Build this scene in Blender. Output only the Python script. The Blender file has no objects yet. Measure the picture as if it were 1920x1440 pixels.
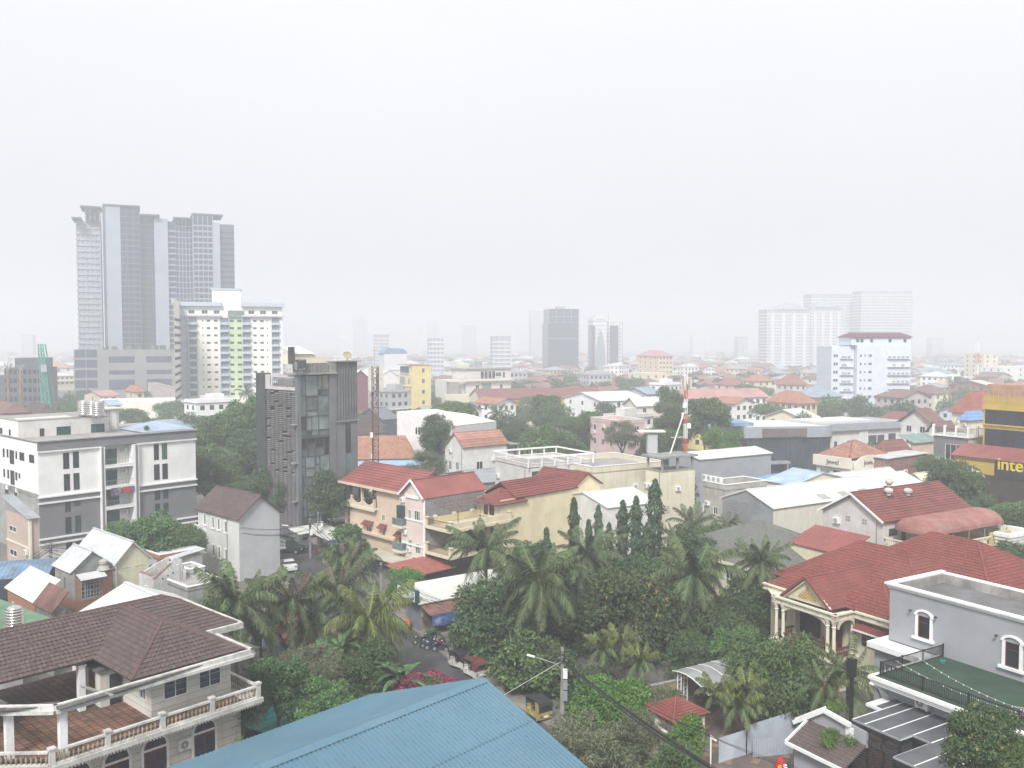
import bpy,math,random
import numpy as np
from mathutils import Vector,Matrix
R=math.radians
SC=bpy.context.scene
COL=SC.collection
rng=random.Random(7)

# ------ camera, world, sun, exposure
CAMH,FPX,TILT=32.0,1680.0,math.atan(80/1680)
cam_d=bpy.data.cameras.new('camera');cam=bpy.data.objects.new('camera',cam_d);COL.objects.link(cam)
cam.location=(0,0,CAMH);cam.rotation_euler=(math.pi/2-TILT,0,0)
cam_d.sensor_width=36;cam_d.lens=36*FPX/1920;cam_d.clip_start=.5;cam_d.clip_end=12000
SC.camera=cam
wd=bpy.data.worlds.new('World');SC.world=wd;wd.use_nodes=True
wn=wd.node_tree.nodes;wl=wd.node_tree.links
SUN_EL,SUN_AZ=46,193  # azimuth clockwise from +Y
sky=wn.new('ShaderNodeTexSky');sky.sky_type='NISHITA';sky.sun_disc=False
sky.sun_elevation=R(SUN_EL);sky.sun_rotation=R(SUN_AZ);sky.dust_density=6;sky.air_density=1.0;sky.ozone_density=1.0
hs=wn.new('ShaderNodeHueSaturation');hs.inputs['Saturation'].default_value=.22
wl.new(sky.outputs[0],hs.inputs['Color'])
# overcast veil: an even layer of thin cloud, thicker and greyer towards the horizon
tc=wn.new('ShaderNodeTexCoord');sx=wn.new('ShaderNodeSeparateXYZ');wl.new(tc.outputs['Generated'],sx.inputs[0])
mr=wn.new('ShaderNodeMapRange');mr.interpolation_type='SMOOTHSTEP';mr.inputs[1].default_value=-.02;mr.inputs[2].default_value=.55;wl.new(sx.outputs[2],mr.inputs[0])
vc=wn.new('ShaderNodeMix');vc.data_type='RGBA';vc.inputs[6].default_value=(8.0,8.15,8.75,1);vc.inputs[7].default_value=(11.2,11.2,11.2,1);
cn_=wn.new('ShaderNodeTexNoise');cn_.inputs['Scale'].default_value=1.6;cn_.inputs['Detail'].default_value=5;cm_=wn.new('ShaderNodeMapping');cm_.inputs['Scale'].default_value=(1,1,3.2);wl.new(tc.outputs['Generated'],cm_.inputs[0]);wl.new(cm_.outputs[0],cn_.inputs['Vector'])
ca=wn.new('ShaderNodeMath');ca.operation='MULTIPLY_ADD';ca.inputs[1].default_value=.5;wl.new(cn_.outputs['Fac'],ca.inputs[0]);wl.new(mr.outputs[0],ca.inputs[2]);cb_=wn.new('ShaderNodeMath');cb_.operation='SUBTRACT';cb_.inputs[1].default_value=.25;cb_.use_clamp=True;wl.new(ca.outputs[0],cb_.inputs[0]);wl.new(cb_.outputs[0],vc.inputs[0])
mx=wn.new('ShaderNodeMix');mx.data_type='RGBA';mx.inputs[0].default_value=.85
wl.new(hs.outputs[0],mx.inputs[6]);wl.new(vc.outputs[2],mx.inputs[7])
wl.new(mx.outputs[2],wn['Background'].inputs[0]);wn['Background'].inputs[1].default_value=.08
sun_d=bpy.data.lights.new('sun','SUN');sun=bpy.data.objects.new('sun',sun_d);COL.objects.link(sun)
sun_d.energy=3.5;sun_d.angle=R(14);sun_d.color=(1,.985,.96)
sd=Vector((math.sin(R(SUN_AZ))*math.cos(R(SUN_EL)),math.cos(R(SUN_AZ))*math.cos(R(SUN_EL)),math.sin(R(SUN_EL))))
sun.rotation_euler=sd.to_track_quat('Z','Y').to_euler()
SC.view_settings.view_transform='Standard';SC.view_settings.look='None'
SC.view_settings.exposure=0.41;SC.view_settings.gamma=1
cy=SC.cycles
cy.max_bounces=10;cy.diffuse_bounces=3;cy.glossy_bounces=2;cy.transmission_bounces=2;cy.volume_bounces=8
cy.transparent_max_bounces=4;cy.use_adaptive_sampling=True;cy.adaptive_threshold=.02
cy.use_denoising=True;cy.caustics_reflective=False;cy.caustics_refractive=False
HAZE=.0011

# ------ projection helpers (authoring only)
RT=Vector((1,0,0));FW=Vector((0,math.cos(TILT),-math.sin(TILT)));UP=Vector((0,math.sin(TILT),math.cos(TILT)))
EYE=Vector((0,0,CAMH))
def ray(px,py):return FW+RT*((px-960)/FPX)-UP*((py-720)/FPX)
def AT(px,py,Y):d=ray(px,py);return EYE+d*(Y/d.y)  # point at distance Y
def GZ(px,py,z=0.):d=ray(px,py);return EYE+d*((z-CAMH)/d.z)  # point at height z
def PR(p):v=Vector(p)-EYE;k=v.dot(FW);return 960+FPX*v.dot(RT)/k,720-FPX*v.dot(UP)/k
def CR(ox,oy,s):return lambda x,y:(ox+x/s,oy+y/s)
def azd(a):return Vector((math.sin(R(a)),math.cos(R(a)),0))
def span(A,d,px):  # length t so that A + t d falls on image column px
    k=(px-960)/FPX;v=A-EYE
    return(k*v.dot(FW)-v.dot(RT))/(d.dot(RT)-k*d.dot(FW))

# ------ materials
MATS={}
def mat(n,col,rough=.85,var=.12,sc=.7,streak=0.,dirt=(.10,.09,.08),bump=0.,bsc=14.,metal=0.,rnd=0.,spec=.3,grime=0.,blotch=None,bl=.5):
    if n in MATS:return MATS[n]
    m=bpy.data.materials.new(n);m.use_nodes=True;nt=m.node_tree;N=nt.nodes;L=nt.links;b=N['Principled BSDF']
    b.inputs['Roughness'].default_value=rough;b.inputs['Metallic'].default_value=metal
    b.inputs['Specular IOR Level'].default_value=spec
    geo=N.new('ShaderNodeNewGeometry');pos=geo.outputs['Position']
    def noise(scale,detail=4,vec=pos,rgh=.6):
        t=N.new('ShaderNodeTexNoise');t.inputs['Scale'].default_value=scale;t.inputs['Detail'].default_value=detail
        t.inputs['Roughness'].default_value=rgh;L.new(vec,t.inputs['Vector']);return t.outputs['Fac']
    def ramp(f,lo,hi,a=0.,z=1.):
        r=N.new('ShaderNodeMapRange');r.inputs[1].default_value=lo;r.inputs[2].default_value=hi
        r.inputs[3].default_value=a;r.inputs[4].default_value=z;L.new(f,r.inputs[0]);return r.outputs[0]
    def mix(f,a,z,mode='MIX'):
        x=N.new('ShaderNodeMix');x.data_type='RGBA';x.blend_type=mode
        if isinstance(f,float):x.inputs[0].default_value=f
        else:L.new(f,x.inputs[0])
        for i,c in((6,a),(7,z)):
            if isinstance(c,tuple):x.inputs[i].default_value=(*c[:3],1)
            else:L.new(c,x.inputs[i])
        return x.outputs[2]
    dk=tuple(c*(1-var*2.2) for c in col);lt=tuple(min(1,c*(1+var)) for c in col)
    c=mix(ramp(noise(sc),.3,.7),dk,lt)
    if rnd:
        at=N.new('ShaderNodeAttribute');at.attribute_name='rnd'
        rd=tuple(x*(1-rnd) for x in col);rl=tuple(min(1,x*(1+rnd)) for x in col)
        c=mix(.6,c,mix(at.outputs['Fac'],rd,rl))
    if blotch:c=mix(ramp(noise(sc*.45,5),.5,.68,0,bl),c,blotch)
    if streak:
        mp=N.new('ShaderNodeMapping');mp.inputs['Scale'].default_value=(3.2,3.2,.16);L.new(pos,mp.inputs[0])
        c=mix(ramp(noise(1.1,5,mp.outputs[0],.7),.5,.82,0,streak*.62),c,dirt)
    if grime:c=mix(ramp(noise(.35,6,pos,.75),.45,.75,0,grime),c,dirt)
    L.new(c,b.inputs['Base Color'])
    if bump:
        bp=N.new('ShaderNodeBump');bp.inputs['Strength'].default_value=bump;bp.inputs['Distance'].default_value=.03
        L.new(noise(bsc,4),bp.inputs['Height']);L.new(bp.outputs[0],b.inputs['Normal'])
    MATS[n]=m;return m
W_=lambda n,c,s=.35,**k:mat(n,c,.9,.05,.5,s*.55,bump=.15,**k)
white=W_('white render',(.80,.80,.79),.25);white2=W_('aged white render',(.66,.65,.62),.6,grime=.25)
cream=W_('cream render',(.70,.64,.50),.3);cream2=W_('stained cream render',(.67,.60,.44),.5,grime=.15)
beige=W_('beige render',(.62,.49,.37),.3);pinkw=W_('pale pink render',(.66,.55,.50),.3)
greyw=W_('grey paint render',(.19,.19,.20),.2);greyl=W_('light grey render',(.42,.43,.45),.18)
bluew=W_('pale blue render',(.60,.65,.72),.1);yellw=W_('yellow render',(.70,.58,.26),.3)
mustard=mat('mustard cladding',(.52,.36,.07),.6,.06,.4,.25,bump=.1)
concr=mat('weathered concrete',(.30,.30,.29),.9,.15,.6,.6,bump=.3,grime=.4)
concd=mat('dark concrete',(.16,.16,.165),.9,.15,.6,.4,bump=.3,grime=.3)
trim=mat('white trim',(.80,.80,.79),.7,.05,2,.25,grime=.12)
trimc=mat('cream trim',(.70,.66,.53),.7,.05,2,.25,grime=.1)
trimd=mat('mouldy white trim',(.62,.61,.57),.8,.08,2,.7,(.06,.055,.045),bump=.3,grime=.65)
brown=mat('brown roof tile',(.105,.077,.071),.85,.2,.35,rnd=.32,bump=.4,grime=.35,dirt=(.06,.052,.05))
brownr=mat('brown ridge tile',(.125,.074,.062),.85,.2,1,grime=.3)
redt=mat('red roof tile',(.205,.056,.046),.75,.14,.4,rnd=.26,bump=.3,grime=.45,dirt=(.085,.045,.04),blotch=(.22,.080,.066),bl=.5)
redr=mat('red ridge tile',(.21,.068,.055),.75,.14,.6)
redm=mat('red metal roofing',(.26,.08,.07),.55,.12,.3,grime=.3,dirt=(.2,.1,.09))
orng=mat('orange clay tile',(.36,.185,.125),.85,.25,.5,rnd=.35,grime=.5,dirt=(.22,.14,.1))
orng2=mat('mottled orange tile',(.36,.18,.13),.85,.25,.5,rnd=.4,grime=.5,dirt=(.2,.13,.1))
greyt=mat('grey green tile',(.15,.155,.14),.85,.15,.4,rnd=.2,grime=.35)
darkt=mat('dark tile',(.10,.075,.07),.8,.15,.4,rnd=.2)
bluet=mat('sky blue roofing',(.085,.178,.240),.45,.07,.15,bump=.25,bsc=1.2,grime=.5,dirt=(.13,.21,.25),streak=.3,spec=.5)
blues=mat('blue tin sheet',(.19,.30,.44),.5,.12,.4,grime=.2)
tin=mat('pale metal sheet',(.52,.53,.55),.5,.12,.3,grime=.25,dirt=(.28,.26,.24))
tinw=mat('white metal sheet',(.62,.615,.575),.55,.06,.2,grime=.14,dirt=(.45,.42,.38))
ting=mat('grey metal sheet',(.30,.32,.34),.5,.1,.3,grime=.25)
green=mat('green tin sheet',(.12,.22,.14),.6,.15,.4,grime=.3)
rust=mat('rusty tin sheet',(.17,.09,.075),.8,.2,.6,grime=.3)
brickm=mat('orange brick',(.42,.17,.09),.9,.25,1.5,rnd=.35,bump=.5,grime=.35,dirt=(.2,.13,.1))
mortar=mat('grey mortar',(.34,.30,.27),.95,.15,2,bump=.3)
def glassm(n,col,rough=.12,var=.3):
    return mat(n,col,rough,var,.25,spec=.6)
gdark=glassm('dark window glass',(.022,.026,.03));ggreen=glassm('green window glass',(.03,.085,.075))
gblue=glassm('blue window glass',(.035,.055,.10));gpale=glassm('pale tinted glass',(.16,.21,.21),.3)
gtower=glassm('tower glass',(.018,.036,.085),.25)
black=mat('black metal',(.018,.018,.02),.5,.1);dgrey=mat('dark grey metal',(.07,.075,.08),.55,.15)
frameg=mat('grey frame',(.28,.29,.30),.6,.1);steel=mat('stainless steel',(.6,.58,.56),.22,.1,1,metal=.9)
maroon=mat('maroon wood',(.12,.035,.03),.5,.15,3);wood=mat('brown wood',(.16,.08,.04),.6,.25,4)
asphalt=mat('asphalt',(.075,.075,.08),.9,.15,.35,bump=.3,bsc=30,grime=.3,dirt=(.12,.105,.09))
earth=mat('ground',(.17,.155,.135),.95,.2,.06,bump=.3,bsc=3,grime=.5,dirt=(.05,.07,.04))
pave=mat('pavement',(.25,.22,.20),.9,.15,.6,bump=.3,grime=.4)
slab=mat('roof slab',(.33,.32,.31),.9,.12,.3,.0,grime=.5,dirt=(.12,.12,.115),bump=.2)
bark=mat('bark',(.13,.105,.085),.95,.25,3,bump=.6);barkp=mat('palm bark',(.17,.145,.12),.95,.2,3,bump=.6)

def leafm(n,col,tip=None):
    m=bpy.data.materials.new(n);m.use_nodes=True;nt=m.node_tree;N=nt.nodes;L=nt.links;b=N['Principled BSDF']
    at=N.new('ShaderNodeAttribute');at.attribute_name='rnd';oi=N.new('ShaderNodeObjectInfo')
    cr=N.new('ShaderNodeValToRGB');e=cr.color_ramp.elements
    e[0].position=0;e[0].color=(*[c*.45 for c in col],1);e[1].position=1;e[1].color=(*[c*1.55 for c in col],1)
    if tip:x=e.new(.82);x.color=(*[c*1.3 for c in col],1);e[2].position=.86;e[2].color=(*tip,1)
    L.new(at.outputs['Fac'],cr.inputs[0])
    h=N.new('ShaderNodeHueSaturation');r=N.new('ShaderNodeMapRange');r.inputs[3].default_value=.485;r.inputs[4].default_value=.515
    L.new(oi.outputs['Random'],r.inputs[0]);L.new(r.outputs[0],h.inputs['Hue'])
    r2=N.new('ShaderNodeMapRange');r2.inputs[3].default_value=.85;r2.inputs[4].default_value=1.2
    L.new(oi.outputs['Random'],r2.inputs[0]);L.new(r2.outputs[0],h.inputs['Value'])
    L.new(cr.outputs[0],h.inputs['Color']);L.new(h.outputs[0],b.inputs['Base Color'])
    b.inputs['Roughness'].default_value=.6;b.inputs['Specular IOR Level'].default_value=.25
    MATS[n]=m;return m
lf_dark=leafm('dark foliage',(.062,.110,.042));lf_mid=leafm('mid foliage',(.082,.142,.047))
lf_brt=leafm('bright foliage',(.085,.175,.032));lf_mango=leafm('mango foliage',(.060,.104,.040),(.26,.21,.075))
lf_dry=leafm('dry foliage',(.115,.125,.07));lf_palm=leafm('palm frond',(.080,.110,.046));lf_palm2=leafm('yellow green frond',(.105,.125,.036))
lf_dead=leafm('dead frond',(.11,.09,.06));lf_pink=leafm('bougainvillea',(.24,.05,.09));lf_ban=leafm('banana leaf',(.06,.115,.042))
lf_ash=leafm('column tree foliage',(.044,.080,.038))

# ------ mesh builder
class MB:
    def __init__(s):s.v=[];s.f=[];s.m=[];s.cm=0;s.r=[]
    def quad(s,*p):
        n=len(s.v);s.v+=[tuple(x) for x in p];s.f.append(tuple(range(n,n+len(p))));s.m.append(s.cm)
    def box(s,x0,x1,y0,y1,z0,z1):
        n=len(s.v);s.v+=[(x0,y0,z0),(x1,y0,z0),(x1,y1,z0),(x0,y1,z0),(x0,y0,z1),(x1,y0,z1),(x1,y1,z1),(x0,y1,z1)]
        for f in((0,3,2,1),(4,5,6,7),(0,1,5,4),(1,2,6,5),(2,3,7,6),(3,0,4,7)):
            s.f.append(tuple(n+i for i in f));s.m.append(s.cm)
        return s
    def bar(s,a,b,w,h=None,up=(0,0,1)):
        a=Vector(a);b=Vector(b);d=(b-a).normalized();h=h or w;up=Vector(up)
        if abs(d.dot(up))>.95:up=Vector((0,1,0)) if abs(d.y)<.9 else Vector((1,0,0))
        x=d.cross(up).normalized();y=x.cross(d).normalized();n=len(s.v)
        for p in(a,b):
            for i,j in((-1,-1),(1,-1),(1,1),(-1,1)):s.v.append(tuple(p+x*(i*w/2)+y*(j*h/2)))
        for f in((3,2,1,0),(4,5,6,7),(0,1,5,4),(1,2,6,5),(2,3,7,6),(3,0,4,7)):
            s.f.append(tuple(n+i for i in f));s.m.append(s.cm)
        return s
    def tube(s,pts,rad,k=8,cap=True):
        pts=[Vector(p) for p in pts];rad=rad if isinstance(rad,(list,tuple)) else[rad]*len(pts);n=len(s.v)
        for i,p in enumerate(pts):
            d=(pts[min(i+1,len(pts)-1)]-pts[max(i-1,0)]).normalized()
            u=Vector((0,0,1)) if abs(d.z)<.9 else Vector((1,0,0));x=d.cross(u).normalized();y=x.cross(d).normalized()
            for j in range(k):
                t=2*math.pi*j/k;s.v.append(tuple(p+x*(rad[i]*math.cos(t))+y*(rad[i]*math.sin(t))))
        for i in range(len(pts)-1):
            for j in range(k):
                a=n+i*k+j;b=n+i*k+(j+1)%k;s.f.append((a,b,b+k,a+k));s.m.append(s.cm)
        if cap:
            s.f.append(tuple(n+j for j in range(k))[::-1]);s.m.append(s.cm)
            e=n+(len(pts)-1)*k;s.f.append(tuple(e+j for j in range(k)));s.m.append(s.cm)
        return s
    def lathe(s,prof,c=(0,0,0),k=12):
        n=len(s.v)
        for r,z in prof:
            for j in range(k):t=2*math.pi*j/k;s.v.append((c[0]+r*math.cos(t),c[1]+r*math.sin(t),c[2]+z))
        for i in range(len(prof)-1):
            for j in range(k):a=n+i*k+j;b=n+i*k+(j+1)%k;s.f.append((a,b,b+k,a+k));s.m.append(s.cm)
        s.f.append(tuple(n+j for j in range(k))[::-1]);s.m.append(s.cm)
        e=n+(len(prof)-1)*k;s.f.append(tuple(e+j for j in range(k)));s.m.append(s.cm)
        return s
    def prism(s,poly,z0,z1):  # vertical prism over a plan polygon (counter-clockwise)
        n=len(s.v);k=len(poly)
        s.v+=[(p[0],p[1],z0) for p in poly]+[(p[0],p[1],z1) for p in poly]
        s.f.append(tuple(n+i for i in range(k))[::-1]);s.m.append(s.cm);s.f.append(tuple(n+k+i for i in range(k)));s.m.append(s.cm)
        for i in range(k):j=(i+1)%k;s.f.append((n+i,n+j,n+k+j,n+k+i));s.m.append(s.cm)
        return s
    def extr(s,poly,d):  # closed prism of a 3D polygon pushed along vector d
        n=len(s.v);k=len(poly);d=Vector(d)
        s.v+=[tuple(p) for p in poly]+[tuple(Vector(p)+d) for p in poly]
        s.f.append(tuple(n+i for i in range(k))[::-1]);s.m.append(s.cm);s.f.append(tuple(n+k+i for i in range(k)));s.m.append(s.cm)
        for i in range(k):j=(i+1)%k;s.f.append((n+i,n+j,n+k+j,n+k+i));s.m.append(s.cm)
        return s
    def mesh(s,name,mats,smooth=False):
        me=bpy.data.meshes.new(name);me.from_pydata(s.v,[],s.f);mats=mats if isinstance(mats,(list,tuple)) else[mats]
        for m in mats:me.materials.append(m)
        if len(mats)>1:me.polygons.foreach_set('material_index',s.m)
        if any('rnd'==n.attribute_name for m in mats if m for n in m.node_tree.nodes if n.type=='ATTRIBUTE'):
            a=me.attributes.new('rnd','FLOAT','FACE');rs=s.r if len(s.r)==len(s.f) else[rng.random() for _ in s.f]
            a.data.foreach_set('value',rs)
        if smooth:me.polygons.foreach_set('use_smooth',[True]*len(s.f))
        me.update();return me
    def build(s,name,mats,parent=None,loc=(0,0,0),rz=0.,smooth=False,**kw):
        return put(name,s.mesh(name,mats,smooth),parent,loc,rz,**kw)
KIDS={}
def put(name,me,parent=None,loc=(0,0,0),rz=0.,**kw):
    o=bpy.data.objects.new(name,me);COL.objects.link(o);o.parent=parent;o.location=loc
    if parent:KIDS.setdefault(parent.name,[]).append(o)
    if rz:o.rotation_euler=(0,0,rz)
    for k,v in kw.items():
        if v:o[{'cat':'category'}.get(k,k)]=v
    return o
def thing(name,label,cat,loc=(0,0,0),rz=0.,group=None):
    return put(name,None,None,loc,rz,label=label,cat=cat,group=group)
CACHE={}
def shared(key,fn):
    if key not in CACHE:CACHE[key]=fn()
    return CACHE[key]
def copy_tree(o,parent=None,loc=None,rz=None,sc=None,label=None,group=None):
    c=o.copy();COL.objects.link(c)
    if parent:c.parent=parent;KIDS.setdefault(parent.name,[]).append(c)
    if loc is not None:c.location=loc
    if rz is not None:c.rotation_euler=(c.rotation_euler[0],c.rotation_euler[1],rz)
    if sc is not None:c.scale=sc if isinstance(sc,(tuple,list)) else(sc,sc,sc)
    if label:c['label']=label
    if group:c['group']=group
    for ch in list(KIDS.get(o.name,[])):copy_tree(ch,c)
    return c

def text(name,body,size,ext,m,parent,loc,rot,sx=1.,align='CENTER',off=0.):
    c=bpy.data.curves.new(name,'FONT');c.body=body;c.size=size;c.extrude=ext;c.align_x=align;c.offset=off;t=bpy.data.objects.new('text',c);COL.objects.link(t)
    dg=bpy.context.evaluated_depsgraph_get();me=bpy.data.meshes.new_from_object(t.evaluated_get(dg));bpy.data.objects.remove(t);me.materials.clear();me.materials.append(m)
    o=put(name,me,parent,loc);o.rotation_euler=rot;o.scale=(sx,1,1);return o
# ------ roof surfaces
def clip_u(poly,s):  # u interval of a convex (u,s) polygon at height s
    us=[]
    for i in range(len(poly)):
        (u0,s0),(u1,s1)=poly[i],poly[(i+1)%len(poly)]
        if(s0-s)*(s1-s)<=0 and abs(s1-s0)>1e-9:us.append(u0+(u1-u0)*(s-s0)/(s1-s0))
    return(min(us),max(us)) if us else None
def cover(M,pts,mode='tile',tw=.3,ch=.34,lift=.045,thick=.12):
    """a roof plane over the convex polygon pts: a slab with courses of tiles or ribs of sheet on it"""
    P=[Vector(p) for p in pts];n=(P[1]-P[0]).cross(P[2]-P[0]).normalized()
    if n.z<0:P.reverse();n=-n
    M.extr([p-n*thick for p in P],n*(thick-.004))
    u=Vector((0,0,1)).cross(n)
    u=u.normalized() if u.length>1e-4 else Vector((1,0,0));s=u.cross(n);
    if s.z>0:s=-s;u=-u
    o=P[0];q=[((p-o).dot(u),(p-o).dot(s)) for p in P]
    f=lambda a,b,h:o+u*a+s*b+n*h
    if mode=='plain':return
    if mode in('tile','course'):
        s0=min(a[1] for a in q);s1=max(a[1] for a in q);k=max(1,int(round((s1-s0)/ch)));st=(s1-s0)/k
        for i in range(k):
            a=s0+i*st;b=a+st;t=clip_u(q,a+1e-4);w=clip_u(q,b-1e-4)
            if not t or not w:continue
            um=min(t[0],w[0]);c=1 if mode=='course' else max(1,int(round((max(t[1],w[1])-um)/tw)))
            for j in range(c):
                l0=t[0]+(t[1]-t[0])*j/c;l1=t[0]+(t[1]-t[0])*(j+1)/c
                m0=w[0]+(w[1]-w[0])*j/c;m1=w[0]+(w[1]-w[0])*(j+1)/c
                h=lift*rng.uniform(.85,1.2);g=.008
                if mode=='course':
                    M.quad(f(l0,a,.003),f(m0,b,h),f(m1,b,h),f(l1,a,.003));M.quad(f(m0,b,h),f(m0,b,.0),f(m1,b,.0),f(m1,b,h))
                else:
                    lm=(l0+l1)/2;mm=(m0+m1)/2;e=lift*.55
                    M.quad(f(l0,a,.003),f(m0,b,h-e),f(mm,b,h+.01),f(lm,a,.02));M.quad(f(lm,a,.02),f(mm,b,h+.01),f(m1,b,h-e),f(l1,a,.003))
                    M.quad(f(m0,b,h-e),f(m0,b,0),f(m1,b,0),f(m1,b,h-e),f(mm,b,h+.01))
    else:  # ribs running downslope
        qq=[(b,a) for a,b in q];u0=min(a[0] for a in q);u1=max(a[0] for a in q);k=max(1,int((u1-u0)/tw));st=(u1-u0)/k;hw=min(.06,st*.24)
        for i in range(k+1):
            a=u0+i*st;a=min(max(a,u0+.02),u1-.02);t=clip_u(qq,a)
            if not t or t[1]-t[0]<.05:continue
            M.quad(f(a-hw,t[0],0),f(a-hw,t[1],0),f(a,t[1],lift),f(a,t[0],lift));M.quad(f(a,t[0],lift),f(a,t[1],lift),f(a+hw,t[1],0),f(a+hw,t[0],0))
def caps(M,a,b,r=.11,step=.38):  # overlapping half-round ridge tiles from a to b
    a=Vector(a);b=Vector(b);L=(b-a).length;k=max(1,int(L/step));d=(b-a)/k
    for i in range(k):M.tube([a+d*i,a+d*(i+1.08)],[r*.88,r*1.1],6)
def roof(root,x0,x1,y0,y1,z,rise,kind,m,mode='course',over=.5,ridge=None,fascia=None,tw=.3,ch=.34,name='roof',wall=None,thick=.12,lift=.045):
    M=MB();X0,X1,Y0,Y1=x0-over,x1+over,y0-over,y1+over;C=MB();zr=z+rise
    kw=dict(mode=mode,tw=tw,ch=ch,thick=thick,lift=lift)
    if kind in('hip',):
        w,d=X1-X0,Y1-Y0
        if w>=d:a,b=(X0+d/2,(Y0+Y1)/2,zr),(X1-d/2,(Y0+Y1)/2,zr)
        else:a,b=((X0+X1)/2,Y0+w/2,zr),((X0+X1)/2,Y1-w/2,zr)
        c=[(X0,Y0,z),(X1,Y0,z),(X1,Y1,z),(X0,Y1,z)]
        far=abs(w-d)<.05
        tri=lambda*p:cover(M,p,**kw)
        if far:[tri(c[i],c[(i+1)%4],a) for i in range(4)]
        elif w>d:tri(c[0],c[1],b,a);tri(c[1],c[2],b);tri(c[2],c[3],a,b);tri(c[3],c[0],a)
        else:tri(c[0],c[1],a);tri(c[1],c[2],b,a);tri(c[2],c[3],b);tri(c[3],c[0],a,b)
        near=(c[0],c[3]) if w>d else(c[0],c[1]);oth=(c[1],c[2]) if w>d else(c[2],c[3])
        for q in near:caps(C,q,a) if mode=='tile' else C.bar(q,a,.2,.1)
        for q in oth:caps(C,q,b) if mode=='tile' else C.bar(q,b,.2,.1)
        if not far:caps(C,a,b) if mode=='tile' else C.bar(a,b,.2,.1)
    elif kind=='gable_x':
        ym=(Y0+Y1)/2;cover(M,[(X0,Y0,z),(X1,Y0,z),(X1,ym,zr),(X0,ym,zr)],**kw);cover(M,[(X1,Y1,z),(X0,Y1,z),(X0,ym,zr),(X1,ym,zr)],**kw)
        caps(C,(X0,ym,zr),(X1,ym,zr)) if mode=='tile' else C.bar((X0,ym,zr+.03),(X1,ym,zr+.03),.25,.08)
    elif kind=='gable_y':
        xm=(X0+X1)/2;cover(M,[(X0,Y1,z),(X0,Y0,z),(xm,Y0,zr),(xm,Y1,zr)],**kw);cover(M,[(X1,Y0,z),(X1,Y1,z),(xm,Y1,zr),(xm,Y0,zr)],**kw)
        caps(C,(xm,Y0,zr),(xm,Y1,zr)) if mode=='tile' else C.bar((xm,Y0,zr+.03),(xm,Y1,zr+.03),.25,.08)
    elif kind=='shed_y':cover(M,[(X0,Y0,z),(X1,Y0,z),(X1,Y1,zr),(X0,Y1,zr)],**kw)
    elif kind=='shed_x':cover(M,[(X0,Y0,z),(X1,Y0,zr),(X1,Y1,zr),(X0,Y1,z)],**kw)
    elif kind=='shed_nx':cover(M,[(X0,Y0,zr),(X1,Y0,z),(X1,Y1,z),(X0,Y1,zr)],**kw)
    r=M.build(name,m,root)
    if C.v:C.build('ridge',ridge or m,r)
    if wall:
        G=MB();k=rise/((Y1-Y0)/2) if kind=='gable_x' else rise/((X1-X0)/2)
        if kind=='gable_x':
            ym=(y0+y1)/2;h=z-.08+k*over
            for x,d in((x0+.002,.2),(x1-.002,-.2)):G.extr([(x,y0+.002,z-.3),(x,y1-.002,z-.3),(x,y1-.002,h),(x,ym,zr-.1),(x,y0+.002,h)],(d,0,0))
        if kind=='gable_y':
            xm=(x0+x1)/2;h=z-.08+k*over
            for y,d in((y0+.002,.2),(y1-.002,-.2)):G.extr([(x0+.002,y,z-.3),(x1-.002,y,z-.3),(x1-.002,y,h),(xm,y,zr-.1),(x0+.002,y,h)],(0,d,0))
        if G.v:G.build('gable_wall',wall,root)
    if fascia:
        F=MB();t=.12;h=.3
        F.box(X0-t,X1+t,Y0-t,Y0,z-h,z+.04);F.box(X0-t,X1+t,Y1,Y1+t,z-h,z+.04)
        F.box(X0-t,X0,Y0+.001,Y1-.001,z-h,z+.04);F.box(X1,X1+t,Y0+.001,Y1-.001,z-h,z+.04)
        F.box(X0,X1,Y0,Y1,z-h-.05,z-h+.0);F.build('eaves_cornice',fascia,root)
    return r

# ------ windows and walls
def win_mesh(w,h,style,fr):
    def f():
        M=MB();t=.06;y0,y1=-.03,.09
        if style in('plain','two','grid','three','lined'):
            M.box(-w/2,w/2,y0,y1,h/2-t,h/2);M.box(-w/2,w/2,y0,y1,-h/2,-h/2+t)
            M.box(-w/2,-w/2+t,y0,y1,-h/2+t,h/2-t);M.box(w/2-t,w/2,y0,y1,-h/2+t,h/2-t)
            k={'two':1,'three':2,'grid':3}.get(style,0)
            for i in range(k):x=-w/2+w*(i+1)/(k+1);M.box(x-.025,x+.025,.0,.07,-h/2+t,h/2-t)
            if style in('grid','lined'):
                for z in((-h/6,h/6) if style=='grid' else(h*.2,)):M.box(-w/2+t,w/2-t,.005,.065,z-.025,z+.025)
            if style=='plain' and h>1.1 and w>.7:M.box(-w/2+t,w/2-t,.005,.065,h*.18,h*.18+.05)
        return M.mesh('window',fr)
    return shared(('win',w,h,style,fr.name),f)
def pane_mesh(w,h,g):return shared(('pane',w,h,g.name),lambda:MB().box(-w/2+.02,w/2-.02,.06,.12,-h/2+.02,h/2-.02).mesh('pane',g))
def q5(x):return round(x*20)/20
FACE={'f':0.,'l':-math.pi/2,'r':math.pi/2,'b':math.pi}
FOOT=[]
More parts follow.
